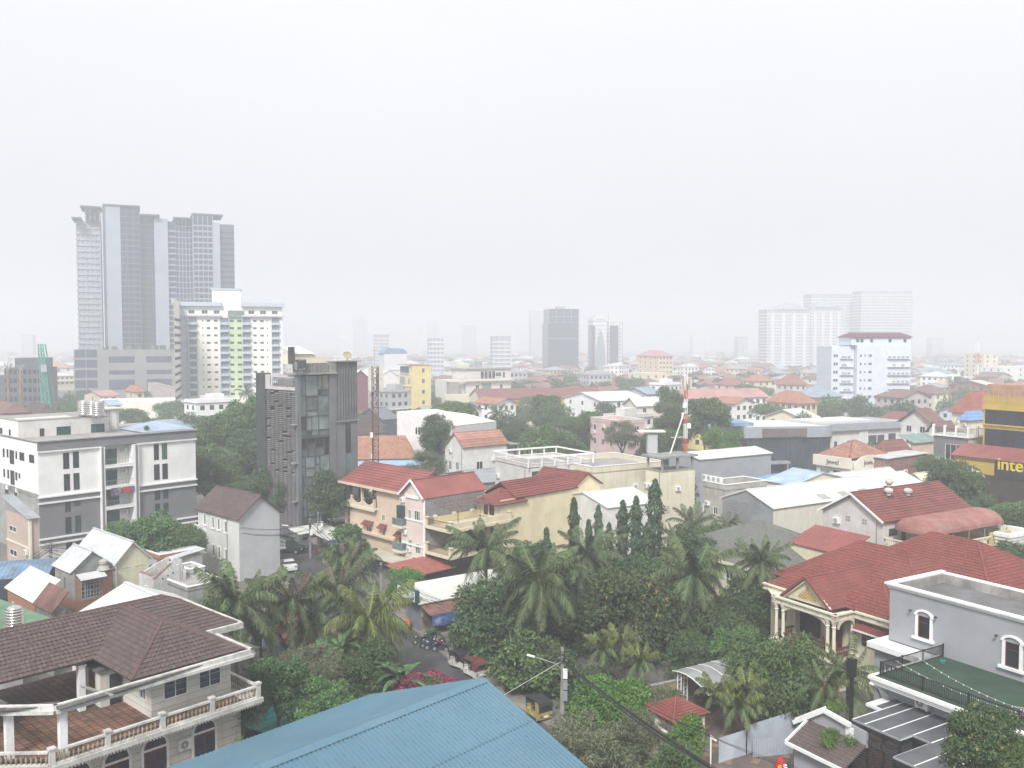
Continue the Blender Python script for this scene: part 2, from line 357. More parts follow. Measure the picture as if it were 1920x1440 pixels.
class House:
    """local frame: corner at the origin nearest the camera, x runs right and back (azimuth az), y left and back, z up"""
    def __init__(s,name,label,px,py,Y,az,bx=None,cx=None,W=None,D=None,cat='building',group=None,zt=None,ground=0.):
        P=AT(px,py,Y) if zt is None else GZ(px,py,zt)
        s.P=P;s.az=az;s.H=P.z;s.Y=P.y
        s.dx=azd(az);s.dy=azd(az-90)
        FOOT.append(s);s.W=W if W is not None else span(P,s.dx,bx);s.D=D if D is not None else span(P,s.dy,cx)
        s.root=thing(name,label,cat,(P.x,P.y,0),R(90-az),group);s.walls={}
        if DEBUG:print('HOUSE',name,'Y%.0f H%.1f W%.1f D%.1f'%(s.Y,s.H,s.W,s.D),(round(P.x),round(P.y)))
    def pt(s,face,px,py,off=0.):  # (u, z) on a face plane seen at a pixel
        o=Vector((s.P.x,s.P.y,0));d=ray(px,py)
        n,a,c={'f':(s.dy,s.dx,off),'l':(s.dx,s.dy,off),'r':(s.dx,s.dy,s.W+off)}[face]
        t=((o-EYE).dot(n)+c)/d.dot(n);h=EYE+d*t
        return(h-o).dot(a),h.z
    def xyz(s,p):q=Vector(p)-Vector((s.P.x,s.P.y,0));return q.dot(s.dx),q.dot(s.dy),q.z
    def lz(s,px,py,z):return s.xyz(GZ(px,py,z))
    def map(s,face,W=None,D=None):
        W=s.W if W is None else W;D=s.D if D is None else D
        return{'f':lambda u,z,d:(u,d,z),'l':lambda u,z,d:(d,u,z),'r':lambda u,z,d:(W-d,u,z),'b':lambda u,z,d:(u,D-d,z)}[face]
    def rects(s,face,boxes,fn=None,snap=True):  # pixel boxes -> (u, z, w, h)
        out=[]
        for b in boxes:
            p=[(b[0],b[1]),(b[2],b[3])]
            if fn:p=[fn(*q) for q in p]
            u0,z1=s.pt(face,*p[0]);u1,z0=s.pt(face,*p[1])
            out.append(((u0+u1)/2,(z0+z1)/2,q5(abs(u1-u0)),q5(z1-z0)))
        return out
    def wall(s,face,u0,u1,z0,z1,holes=(),m=white,style='two',g=gdark,fr=None,off=0.,name='wall',depth=.16,ox=0.,oy=0.,W=None,D=None,join=False,surround=None,nopane=False):
        mp=s.map(face,W,D);fr=fr or trim;M=MB();hs=[]
        f=lambda u,z,d:(lambda p:(p[0]+ox,p[1]+oy,p[2]))(mp(u,z,d+off))
        for h in holes:u,z,w,hh=h[:4];hs.append((max(u0+.02,u-w/2),min(u1-.02,u+w/2),max(z0+.02,z-hh/2),min(z1-.02,z+hh/2)))
        us=sorted({u0,u1,*[a for h in hs for a in h[:2]]});zs=sorted({z0,z1,*[a for h in hs for a in h[2:]]})
        flip=face in('l','b')
        def Q(a,b,c,d):M.quad(*((a,d,c,b) if flip else(a,b,c,d)))
        for i in range(len(us)-1):
            k0=None
            for k in range(len(zs)):
                um=(us[i]+us[i+1])/2
                solid=k<len(zs)-1 and not any(h[0]<um<h[1] and h[2]<(zs[k]+zs[k+1])/2<h[3] for h in hs)
                if solid and k0 is None:k0=k
                if not solid and k0 is not None:
                    Q(f(us[i],zs[k0],0),f(us[i+1],zs[k0],0),f(us[i+1],zs[k],0),f(us[i],zs[k],0));k0=None
        for a,b,c,d in hs:
            for p,q in(((a,c),(b,c)),((b,c),(b,d)),((b,d),(a,d)),((a,d),(a,c))):
                Q(f(*p,0),f(*p,depth),f(*q,depth),f(*q,0))
        w=M.build(name,m,s.root)
        if nopane:return w
        if join:
            J=MB();
            for a,b,c,d in hs:
                J.cm=0;p=[f(a,c,depth*.6),f(b,c,depth*.6),f(b,d,depth*.6),f(a,d,depth*.6)];J.quad(*(p[::-1] if flip else p))
                if style!='none':
                    J.cm=1;mdl=(a+b)/2;p=[f(mdl-.03,c,depth*.5),f(mdl+.03,c,depth*.5),f(mdl+.03,d,depth*.5),f(mdl-.03,d,depth*.5)];J.quad(*(p[::-1] if flip else p))
            if hs:J.build('window_row',[g,fr],s.root,kind='stuff')
        else:
            for i,(a,b,c,d) in enumerate(hs):
                h=holes[i];gg=h[4] if len(h)>4 and h[4] else g;st=h[5] if len(h)>5 else style
                loc=f((a+b)/2,(c+d)/2,0);w_,h_=q5(b-a)+.02,q5(d-c)+.02
                o=put('window',win_mesh(w_,h_,st,fr),s.root,loc,FACE[face]);put('pane',pane_mesh(w_,h_,gg),o)
                if surround:put('window_surround',shared(('sur',w_,h_,surround.name),lambda:sur_mesh(w_,h_,surround)),o)
        return w
    def shell(s,m,z0=0.,z1=None,inset=.17,top=None):  # dark body behind the facades plus the two hidden walls
        z1=s.H if z1 is None else z1
        MB().box(inset,s.W,inset,s.D,z0,z1-.02).build('body',m,s.root)
    def box(s,name,m,x0,x1,y0,y1,z0,z1,**k):return MB().box(x0,x1,y0,y1,z0,z1).build(name,m,s.root,**k)
    def parapet(s,m,h=.9,t=.18,z=None,cap=None,x0=0,x1=None,y0=0,y1=None,out=.0,name='parapet'):
        z=s.H if z is None else z;x1=s.W if x1 is None else x1;y1=s.D if y1 is None else y1
        M=MB();x0-=out;y0-=out;x1+=out;y1+=out
        M.box(x0,x1,y0,y0+t,z,z+h);M.box(x0,x1,y1-t,y1,z,z+h);M.box(x0,x0+t,y0+t,y1-t,z,z+h);M.box(x1-t,x1,y0+t,y1-t,z,z+h)
        o=M.build(name,m,s.root)
        if cap:
            K=MB();a=.07;zz=z+h
            K.box(x0-a,x1+a,y0-a,y0+t+a,zz,zz+.1);K.box(x0-a,x1+a,y1-t-a,y1+a,zz,zz+.1)
            K.box(x0-a,x0+t+a,y0+t+a,y1-t-a,zz,zz+.1);K.box(x1-t-a,x1+a,y0+t+a,y1-t-a,zz,zz+.1)
            K.build('coping',cap,o)
        return o
    def flat(s,m=slab,z=None,x0=0,x1=None,y0=0,y1=None,t=.2,o=0.,name='roof'):
        z=s.H if z is None else z;x1=s.W if x1 is None else x1;y1=s.D if y1 is None else y1
        return s.box(name,m,x0-o,x1+o,y0-o,y1+o,z-t,z)
def sur_mesh(w,h,m):
    M=MB();t=.14;y0,y1=-.09,.02
    M.box(-w/2-t,w/2+t,y0,y1,h/2,h/2+t);M.box(-w/2-t-.05,w/2+t+.05,y0-.05,y1,-h/2-t,-h/2)
    M.box(-w/2-t,-w/2,y0,y1,-h/2,h/2);M.box(w/2,w/2+t,y0,y1,-h/2,h/2)
    return M.mesh('window_surround',m)
def grid(u0,u1,n,zs,w,h,*ex):return[(u0+(u1-u0)*(i+.5)/n,z,w,h,*ex) for i in range(n) for z in zs]
DEBUG=False
# ------ vegetation
def leaf_mesh(name,m,blobs,n,lw,ll,seed,whorl=4,droop=.2,rmin=.72,fill=.25,long=1.):
    """leaf whorls spread over the skins (and a little through the inside) of many small lobes"""
    r=np.random.default_rng(seed);B=np.array(blobs,float);wt=B[:,3]**2;idx=r.choice(len(B),n,p=wt/wt.sum())
    d=r.normal(size=(n,3));d/=np.linalg.norm(d,axis=1)[:,None];d[:,2]=np.where((d[:,2]<-.3)&(r.random(n)<.6),-d[:,2],d[:,2])
    rad=r.uniform(rmin,1.04,n);rad=np.where(r.random(n)<fill,r.uniform(.3,.8,n),rad)
    fl=B[idx,4] if B.shape[1]>4 else np.ones(n)*.85
    c=B[idx,:3]+d*(rad*B[idx,3])[:,None]*np.stack([np.ones(n),np.ones(n),fl],1)
    c=np.repeat(c,whorl,0);dd=np.repeat(d,whorl,0);N=len(c);tone=np.repeat(r.random(n),whorl)*.65+r.random(N)*.35
    a=r.normal(size=(N,3));a+=dd*.55;a[:,2]-=droop;a/=np.linalg.norm(a,axis=1)[:,None]
    up=r.normal(size=(N,3))*.5+dd+[0,0,.5];s=np.cross(a,up);s/=np.linalg.norm(s,axis=1)[:,None]+1e-9
    L=(ll*r.uniform(.6,1.25,N))[:,None];w=(lw*r.uniform(.7,1.2,N))[:,None];b=c+a*.02
    nrm=np.cross(s,a)
    v=np.stack([b,b+a*L*.5+s*w*.5-nrm*w*.12,b+a*L-[0,0,droop]*L*.4,b+a*L*.5-s*w*.5-nrm*w*.12],1).reshape(-1,3)
    return quads(name,m,v,tone)
def quads(name,m,v,tone):
    N=len(v)//4;me=bpy.data.meshes.new(name);me.vertices.add(N*4);me.vertices.foreach_set('co',v.astype(np.float32).ravel())
    me.loops.add(N*4);me.loops.foreach_set('vertex_index',np.arange(N*4,dtype=np.int32));me.polygons.add(N)
    me.polygons.foreach_set('loop_start',np.arange(0,N*4,4,dtype=np.int32));me.materials.append(m)
    at=me.attributes.new('rnd','FLOAT','FACE');at.data.foreach_set('value',np.asarray(tone,np.float32));me.update(calc_edges=True);return me
def lobes(seed,rx,rz,n,lob=.38,flat=.8,cz=0.):
    r=random.Random(seed);out=[(0,0,cz,rx*.55,flat)]
    for i in range(n):
        t=2*math.pi*(i*.618+r.random()*.1);ph=r.uniform(-.85,1.);q=r.uniform(.72,1.0)*math.sqrt(max(0,1-max(ph,0)**2*.85))*rx*.72
        out.append((q*math.cos(t),q*math.sin(t),cz+ph*rz*.72,rx*lob*r.uniform(.6,1.2),flat))
    return out
def trunk_mesh(h,r0,spread,seed,m=None,limbs=5):
    r=random.Random(seed);M=MB();b=[(0,0,0),(r.uniform(-.15,.15),r.uniform(-.15,.15),h*.35),(r.uniform(-.3,.3),r.uniform(-.3,.3),h*.62)]
    M.tube(b,[r0*1.25,r0*.9,r0*.7],8)
    for i in range(limbs):
        t=2*math.pi*i/limbs+r.random();e=spread*r.uniform(.5,.8);p=Vector(b[-1])
        M.tube([p-Vector((0,0,.2)),p+Vector((math.cos(t)*e*.4,math.sin(t)*e*.4,h*.2)),p+Vector((math.cos(t)*e,math.sin(t)*e,h*r.uniform(.3,.5)))],[r0*.55,r0*.4,r0*.12],6)
    return M.mesh('trunk',m or bark)
TREES={}
def tree_proto(key):
    """unit trees about 10 m tall, crown radius 4 to 5; scaled when placed"""
    if key in TREES:return TREES[key]
    k,v=key;seed=v*31+sum(map(ord,k))
    if k=='dense':cr=leaf_mesh('crown',lf_dark,lobes(seed,4.6,4.2,30,.36,.85,6),5200,.16,.42,seed);h=6
    elif k=='mid':cr=leaf_mesh('crown',lf_mid,lobes(seed,4.6,3.9,26,.36,.8,6),4400,.17,.42,seed);h=6
    elif k=='mango':cr=leaf_mesh('crown',lf_mango,lobes(seed,4.6,4.2,30,.34,.85,6),6800,.13,.36,seed,4,.35);h=6
    elif k=='longleaf':cr=leaf_mesh('crown',lf_mid,lobes(seed,4.6,4.2,32,.34,.85,6),6800,.11,.42,seed,4,.55);h=6
    elif k=='bright':cr=leaf_mesh('crown',lf_brt,lobes(seed,4.4,3.6,26,.32,.8,5.6),4600,.14,.32,seed);h=6
    elif k=='loose':cr=leaf_mesh('crown',lf_mid,lobes(seed,4.6,4.0,28,.3,.75,6),2600,.24,.5,seed,5,.1,.5,.4);h=6
    elif k=='dry':cr=leaf_mesh('crown',lf_dry,lobes(seed,4.6,3.8,28,.32,.75,6),4600,.09,.34,seed,3,.3,.3,.6);h=6.5
    elif k=='far':cr=leaf_mesh('crown',lf_mid if v%2 else lf_dark,lobes(seed,4.8,3.6,16,.4,.8,6),750,.42,.85,seed,3);h=6
    elif k=='flat':cr=leaf_mesh('crown',lf_mid,[(x*1.0,y,z,rr,.45) for x,y,z,rr,_ in lobes(seed,5.5,2.0,20,.36,.5,6.5)],2400,.22,.45,seed,3,0);h=6.5
    root=put(k+'_tree',None);root['category']='tree'
    put('trunk',trunk_mesh(h,.26,3.2,seed),root);put('crown',cr,root)
    TREES[key]=root;USED.add(root.name);return root
USED=set();PLACED=set()
def place(proto,loc,rz=0.,sc=1.,label=None,group=None):
    if proto.name not in PLACED:
        PLACED.add(proto.name);o=proto;o.location=loc;o.rotation_euler=(0,0,rz);o.scale=sc if isinstance(sc,tuple) else(sc,sc,sc)
        if label:o['label']=label
        if group:o['group']=group
        return o
    o=copy_tree(proto,None,loc,rz,sc if isinstance(sc,tuple) else(sc,)*3,label)
    if group:o['group']=group
    elif 'group' in o:del o['group']
    return o
def tree(kind,px,py,Y,r,label,z=0.,hz=None,v=None,group=None):
    """a tree whose crown centre shows at (px, py) at distance Y with crown radius r"""
    v=rng.randrange(3) if v is None else v;P=AT(px,py,Y);proto=tree_proto((kind,v))
    s=r/4.7;o=place(proto,(P.x,P.y,z),rng.uniform(0,6.28),s,label,group);h=(P.z-z)/s
    for c in KIDS[o.name]:
        if c.name.startswith('crown'):c.location.z=h-6
        else:c.scale=(1,1,max(.2,h/6))
    return o
# palms: a frond is a bent rachis with hanging leaflets
def frond_mesh(L,rise,fall,m,seed,n=34,lf=.75,name='frond',hang=.55):
    r=np.random.default_rng(seed);t=np.linspace(0,1,40)
    px=L*(t-.12*t**3*fall);pz=rise*L*t-fall*L*t**2.2*.62
    k=L/np.hypot(np.diff(px),np.diff(pz)).sum();px*=k;pz*=k
    P=np.stack([px,np.sin(t*2.2)*r.uniform(-.12,.12)*L,pz],1);V=[];T=[]
    for i in range(n*2):
        tt=.1+.9*(i//2+r.random()*.6)/n;j=min(38,int(tt*39));p=P[j]+(P[j+1]-P[j])*(tt*39-j);d=P[j+1]-P[j];d/=np.linalg.norm(d)
        sd=1 if i%2 else-1;l=lf*(math.sin(math.pi*min(1,tt*.93+.06))**.55*.9+.12)*r.uniform(.8,1.1)
        a=np.array([d[0]*.6,sd*.66,d[2]*.35-.3])+r.normal(size=3)*.12;a/=np.linalg.norm(a);w=.034+.016*r.random()
        e1=p+a*l*.5-[0,0,hang*l*.18];e2=p+a*l*(1-.25*hang)-[0,0,hang*l*r.uniform(.6,1.)]
        V+=[p-d*w*.5,p+d*w*.5,e1+d*w,e1-d*w*.7,e1-d*w*.7,e1+d*w,e2+d*w*.3,e2-d*w*.2];q=r.random();T+=[q,q]
    for j in range(0,39,3):  # the rachis
        w=.05*(1-j/42)+.012;a=P[j];b=P[min(39,j+3)]
        V+=[a+[0,-w,0],a+[0,w,0],b+[0,w,0],b+[0,-w,0],a+[0,0,-w],a+[0,0,w*.4],b+[0,0,w*.4],b+[0,0,-w]];T+=[1.,.95]
    return quads(name,m,np.array(V),T)
FR={}
def fronds(key):
    if key in FR:return FR[key]
    out=[]
    if key=='coco':
        for i,(ri,fa) in enumerate([(1.6,.35),(1.15,.75),(.75,1.0),(.42,1.2),(.1,1.25),(-.35,1.2)]):out.append([frond_mesh(4.4,ri,fa,lf_palm,11+i*3+q,76,.85,hang=.38) for q in range(2)])
        out.append([frond_mesh(3.6,-1.4,.6,lf_dead,90,30,.6)])
    if key=='coco2':
        for i,(ri,fa) in enumerate([(1.6,.35),(1.15,.8),(.75,1.1),(.42,1.35),(.05,1.4),(-.45,1.3)]):out.append([frond_mesh(4.4,ri,fa,lf_palm2,41+i*3+q,72,1.0,hang=.62) for q in range(2)])
        out.append([frond_mesh(3.6,-1.4,.6,lf_dead,91,30,.6)])
    if key=='dryco':
        for i,(ri,fa) in enumerate([(1.7,.4),(1.15,.8),(.75,1.2),(.35,1.3),(.0,1.3),(-.5,1.2)]):out.append([frond_mesh(4.2,ri,fa,lf_dead if i<1 else lf_palm,141+i*3+q,54,.8) for q in range(2)])
        out.append([frond_mesh(3.6,-1.4,.6,lf_dead,92,30,.6)])
    if key=='areca':
        for i,(ri,fa) in enumerate([(1.7,.5),(1.2,.9),(.8,1.3),(.3,1.4)]):out.append([frond_mesh(2.3,ri,fa,lf_palm2 if i<2 else lf_palm,71+i,40,.6)])
    FR[key]=out;return out
def palm(px,py,Y,label,kind='coco',size=1.,n=26,lean=(0,0),z=0.,seed=None,tr=.16,name='coconut_palm',group='coconut palms',dead=2):
    """crown centre at pixel (px, py), distance Y"""
    P=AT(px,py,Y);r=random.Random(seed if seed is not None else int(px*7+py));root=thing(name,label,'palm tree',(P.x+lean[0],P.y+lean[1],z),0,group)
    h=P.z-z;lx,ly=-lean[0],-lean[1];M=MB();k=9
    M.tube([(lx*(i/k)**1.6,ly*(i/k)**1.6,h*i/k-(.1 if i==0 else 0)) for i in range(k+1)],[tr*(1.7 if i==0 else 1.1-.35*i/k) for i in range(k+1)],8)
    M.build('trunk',barkp,root);F=fronds(kind);nl=len(F)-1 if kind!='areca' else len(F)
    for i in range(n):
        q=min(nl-1,int(nl*(i/n)**.85));t=i*2.39996+r.uniform(-.25,.25);me=r.choice(F[q])
        o=put('frond',me,root,(lx,ly,h),t);o.rotation_euler=(r.uniform(-.25,.25),r.uniform(-.12,.12),t);s=size*r.uniform(.85,1.1)*(.72 if q==0 else 1);o.scale=(s,s,s)
    if kind!='areca':
        for i in range(dead):
            o=put('dead_frond',F[-1][0],root,(lx,ly,h-.15),r.uniform(0,6.28));o.scale=(size*.8,)*3
        C=MB()
        for i in range(7):t=i*.9;C.lathe([(.02,-.16),(.13,-.05),(.14,.06),(.03,.16)],(lx+.32*math.cos(t),ly+.32*math.sin(t),h-.35-.12*(i%3)),7)
        C.build('coconut_bunch',mat('coconut husk',(.22,.16,.05),.7),root)
        S=MB();S.lathe([(.12,-.3),(.2,.0),(.16,.35),(.03,.7)],(lx,ly,h),8).build('crown_shaft',barkp,root)
    return root
def ashoka(px,pyt,Y,wpx,label,z=0.,tilt=.0):
    """narrow column tree with hanging leaves; top at pixel (px, pyt)"""
    P=AT(px,pyt,Y);h=P.z-z;rr=wpx*.55/FPX*Y;rs=np.random.default_rng(int(px));n=3000
    t=rs.random(n)**.9;zz=h*(.12+.88*t);prof=rr*np.where(t>.82,(1.02-t)/.2,1.)*(.8+.22*np.sin(t*40+px))*np.where(t<.1,.6,1)
    an=rs.random(n)*6.283;q=rs.uniform(.45,1.05,n);B=np.stack([np.cos(an)*prof*q,np.sin(an)*prof*q,zz],1)
    d=np.stack([np.cos(an)*.35,np.sin(an)*.35,-np.ones(n)],1)+rs.normal(size=(n,3))*.25;d/=np.linalg.norm(d,axis=1)[:,None]
    s=np.stack([-np.sin(an),np.cos(an),0*an],1)+rs.normal(size=(n,3))*.4;L=rs.uniform(.3,.6,n)[:,None];w=rs.uniform(.06,.12,n)[:,None]
    V=np.stack([B,B+d*L*.5+s*w,B+d*L,B+d*L*.5-s*w],1).reshape(-1,3)
    root=thing('column_tree',label,'tree',(P.x,P.y,z),0,'narrow column trees beside the yellow wall')
    put('crown',quads('crown',lf_ash,V,rs.random(n)),root);MB().tube([(0,0,0),(0,0,h*.5),(0,0,h*.97)],[.13,.09,.02],6).build('trunk',bark,root)
    return root
def banana(px,py,Y,label,n=8,L=2.6,z=0.):
    P=GZ(px,py,z) if Y is None else AT(px,py,Y);r=random.Random(int(px));root=thing('banana_plant',label,'plant',(P.x,P.y,z),0,'banana plants in the garden');h=max(1.2,P.z-z)
    MB().tube([(0,0,0),(0,0,h)],[.16,.1],8).build('stem',lf_ban,root)
    def bl():
        V=[];T=[];k=9
        for i in range(k):
            for sd in(1,-1):
                for q,a in((0,i/k),(1,(i+1)/k)):pass
                a,b=i/k,(i+1)/k;f=lambda t,u:(L*(t*.95),sd*u*.32*math.sin(math.pi*min(1,t*.9+.08))**.6,L*(.75*t-.85*t*t)-abs(u)*.05)
                V+=[f(a,0),f(b,0),f(b,1),f(a,1)];T+=[r.random()]*1
        return quads('leaf',lf_ban,np.array(V),T)
    me=bl()
    for i in range(n):o=put('leaf',me,root,(0,0,h-.1),i*2.4);o.rotation_euler=(r.uniform(-.2,.2),-r.uniform(-.1,.9),i*2.4)
    return root
def bush(name,m,px,py,Y,r,label,z=0.,n=1300,lw=.12,ll=.3,fl=.8,cat='shrub',group=None,zc=None,rz=.75,whorl=4):
    P=AT(px,py,Y);zc=P.z-z if zc is None else zc;rs=int(px+py)
    root=thing(name,label,cat,(P.x,P.y,z),0,group)
    put('crown',leaf_mesh('crown',m,[(x,y,w,q,f) for x,y,w,q,f in lobes(rs,r,r*rz,14,.4,fl,zc)],n,lw,ll,rs,whorl),root)
    MB().tube([(0,0,0),(.05,.05,max(.3,zc*.7)),(0,0,zc)],[.1,.07,.03],6).build('trunk',bark,root);return root
# ------ haze and ground
GR=3300
hz=bpy.data.materials.new('haze');hz.use_nodes=True;hn=hz.node_tree.nodes
for n in list(hn):
    if n.type=='BSDF_PRINCIPLED':hn.remove(n)
pv=hn.new('ShaderNodeVolumePrincipled');pv.inputs['Color'].default_value=(.915,.942,.99,1);pv.inputs['Density'].default_value=HAZE
pv.inputs['Anisotropy'].default_value=.15
hz.node_tree.links.new(pv.outputs[0],hn['Material Output'].inputs['Volume'])
MATS['haze']=hz
hb=MB().box(-GR-40,GR+40,-240,GR+40,-1.5,120).build('haze',hz,kind='stuff')
g=MB();g.quad((-GR,-200,0),(GR,-200,0),(GR,GR,0),(-GR,GR,0));g.build('ground',earth,kind='structure')

def strip(name,pts,w,z,m,kind='structure',parent=None):
    M=MB();P=[Vector((*p,0)) for p in pts];L=[]
    for i,p in enumerate(P):
        d=(P[min(i+1,len(P)-1)]-P[max(i-1,0)]).normalized();n=Vector((d.y,-d.x,0));L.append((p-n*w/2,p+n*w/2))
    for a,b in zip(L,L[1:]):M.quad((*a[0][:2],z),(*a[1][:2],z),(*b[1][:2],z),(*b[0][:2],z))
    return M.build(name,m,parent,kind=kind)
STREET=[(20,42),(7,59),(-2.8,75),(-9.8,87),(-15.8,99),(-23,113),(-30,127),(-36,141),(-46,160),(-66,200)]
strip('street',STREET,7.6,.02,asphalt)
def kerb(off,name):
    M=MB();P=[Vector((*p,0)) for p in STREET];L=[]
    for i,p in enumerate(P):
        d=(P[min(i+1,len(P)-1)]-P[max(i-1,0)]).normalized();n=Vector((d.y,-d.x,0));L.append((p+n*off,p+n*(off+(1.6 if off>0 else-1.6))))
    for(a,b),(c,d) in zip(L,L[1:]):
        pl=[a,b,d,c] if off<0 else[a,c,d,b]
        M.prism([(p.x,p.y) for p in pl],0,.14)
    M.build(name,pave,kind='structure')
kerb(3.85,'pavement');kerb(-3.85,'pavement')

# ------ blue roofed shed in the foreground
def blue_shed():
    az=43;P=GZ(905,1273,12);o=thing('blue_roofed_shed','large shed under a sky blue ribbed metal roof at the bottom of the picture','building',(P.x,P.y,0),R(90-az))
    L=36;h=10.9;M=MB()
    cover(M,[(-L,0,12),(-L,-h,8),(0,-h,8),(0,0,12)],'rib',.27,lift=.085);cover(M,[(-L,h,8),(-L,0,12),(0,0,12),(0,h,8)],'rib',.27,lift=.085)
    r=M.build('roof',bluet,o)
    V=MB()
    for t in(.36,.7):V.bar((-L,-h*t,12-4*t+.06),(0,-h*t,12-4*t+.06),.03,.02)
    V.build('sheet_lap',bluet,r,kind='stuff')
    C=MB()
    for i in range(12):x=-L+i*3;C.extr([(x,-.42,11.93),(x,0,12.1),(x,.42,11.93),(x,0,12.06)],(3.04,0,0))
    C.build('ridge_cap',bluet,r)
    F=MB();F.bar((.06,-h,7.95),(.06,0,11.95),.1,.22);F.bar((.06,0,11.95),(.06,h,7.95),.1,.22);F.build('verge_trim',bluet,r)
    G=MB();G.bar((-L,h+.1,7.88),(0,h+.1,7.88),.16,.16);G.build('gutter',dgrey,r)
    S=MB();rr=random.Random(3)
    for k in range(13):  # roofing screws in rows along the purlins
        t=(k+.5)/13
        for i in range(64):
            x=-i*.54-.2
            if rr.random()<.9:S.box(x-.022,x+.022,-h*t-.022,-h*t+.022,12-4*t+.04,12-4*t+.075)
    S.build('roofing_screw',mat('screw cap',(.16,.22,.26),.5),r,kind='stuff')
    W=MB();W.box(-L+.3,-.3,-h+.5,h-.5,0,7.9)
    W.extr([(-.32,-h+.5,7.8),(-.32,h-.5,7.8),(-.32,0,11.75)],(-.2,0,0));W.build('wall',white2,o)
blue_shed()

# ------ brown tiled villa, lower left
def baluster_mesh(h,m,r=.07):
    return shared(('bal',h,m.name,r),lambda:MB().lathe([(r*.9,0),(r*.9,h*.08),(r*.45,h*.14),(r*1.1,h*.34),(r*.95,h*.5),(r*.4,h*.72),(r*.8,h*.84),(r*.8,h)],k=8).mesh('baluster',m))
def balustrade(parent,a,b,h=.85,sp=.27,m=trimd,bm=None,posts=(),name='handrail',r=.07,pw=.3):
    a=Vector(a);b=Vector(b);L=(b-a).length;d=(b-a)/L;M=MB();M.bar(a+Vector((0,0,h-.06)),b+Vector((0,0,h-.06)),.24,.12);M.bar(a+Vector((0,0,.05)),b+Vector((0,0,.05)),.24,.1)
    rail=M.build(name,m,parent);me=baluster_mesh(q5(h-.22),bm or m,r);pos=[L*t for t in posts]
    for i in range(int(L/sp)):
        t=(i+.5)*L/int(L/sp)
        if any(abs(t-p)<pw*.6 for p in pos):continue
        put('baluster',me,rail,a+d*t+Vector((0,0,.1)))
    ang=math.atan2(d.y,d.x)
    for p in pos:
        put('post',shared(('post',h,m.name,pw),lambda:MB().box(-pw/2,pw/2,-pw/2,pw/2,-.05,h+.08).box(-pw/2-.05,pw/2+.05,-pw/2-.05,pw/2+.05,h+.081,h+.2).mesh('post',m)),rail,a+d*p,ang)
    return rail
def hip2(M,C,x0,x1,y0,y1,z,a,b,zr,tw=.3,ch=.36,mode='tile',lift=.075):
    """hip roof with its own ridge end points a and b (b further along the long side)"""
    A=(a[0],a[1],zr);B=(b[0],b[1],zr);c=[(x0,y0,z),(x1,y0,z),(x1,y1,z),(x0,y1,z)];k=dict(mode=mode,tw=tw,ch=ch,lift=lift)
    if abs(a[1]-b[1])<.01:
        cover(M,[c[0],c[1],B,A],**k);cover(M,[c[1],c[2],B],**k);cover(M,[c[2],c[3],A,B],**k);cover(M,[c[3],c[0],A],**k);e=[(c[0],A),(c[3],A),(c[1],B),(c[2],B)]
    else:
        cover(M,[c[0],c[1],A],**k);cover(M,[c[1],c[2],B,A],**k);cover(M,[c[2],c[3],B],**k);cover(M,[c[3],c[0],A,B],**k);e=[(c[0],A),(c[1],A),(c[2],B),(c[3],B)]
    for p,q in e:caps(C,p,q)
    if(Vector(A)-Vector(B)).length>.4:caps(C,A,B)
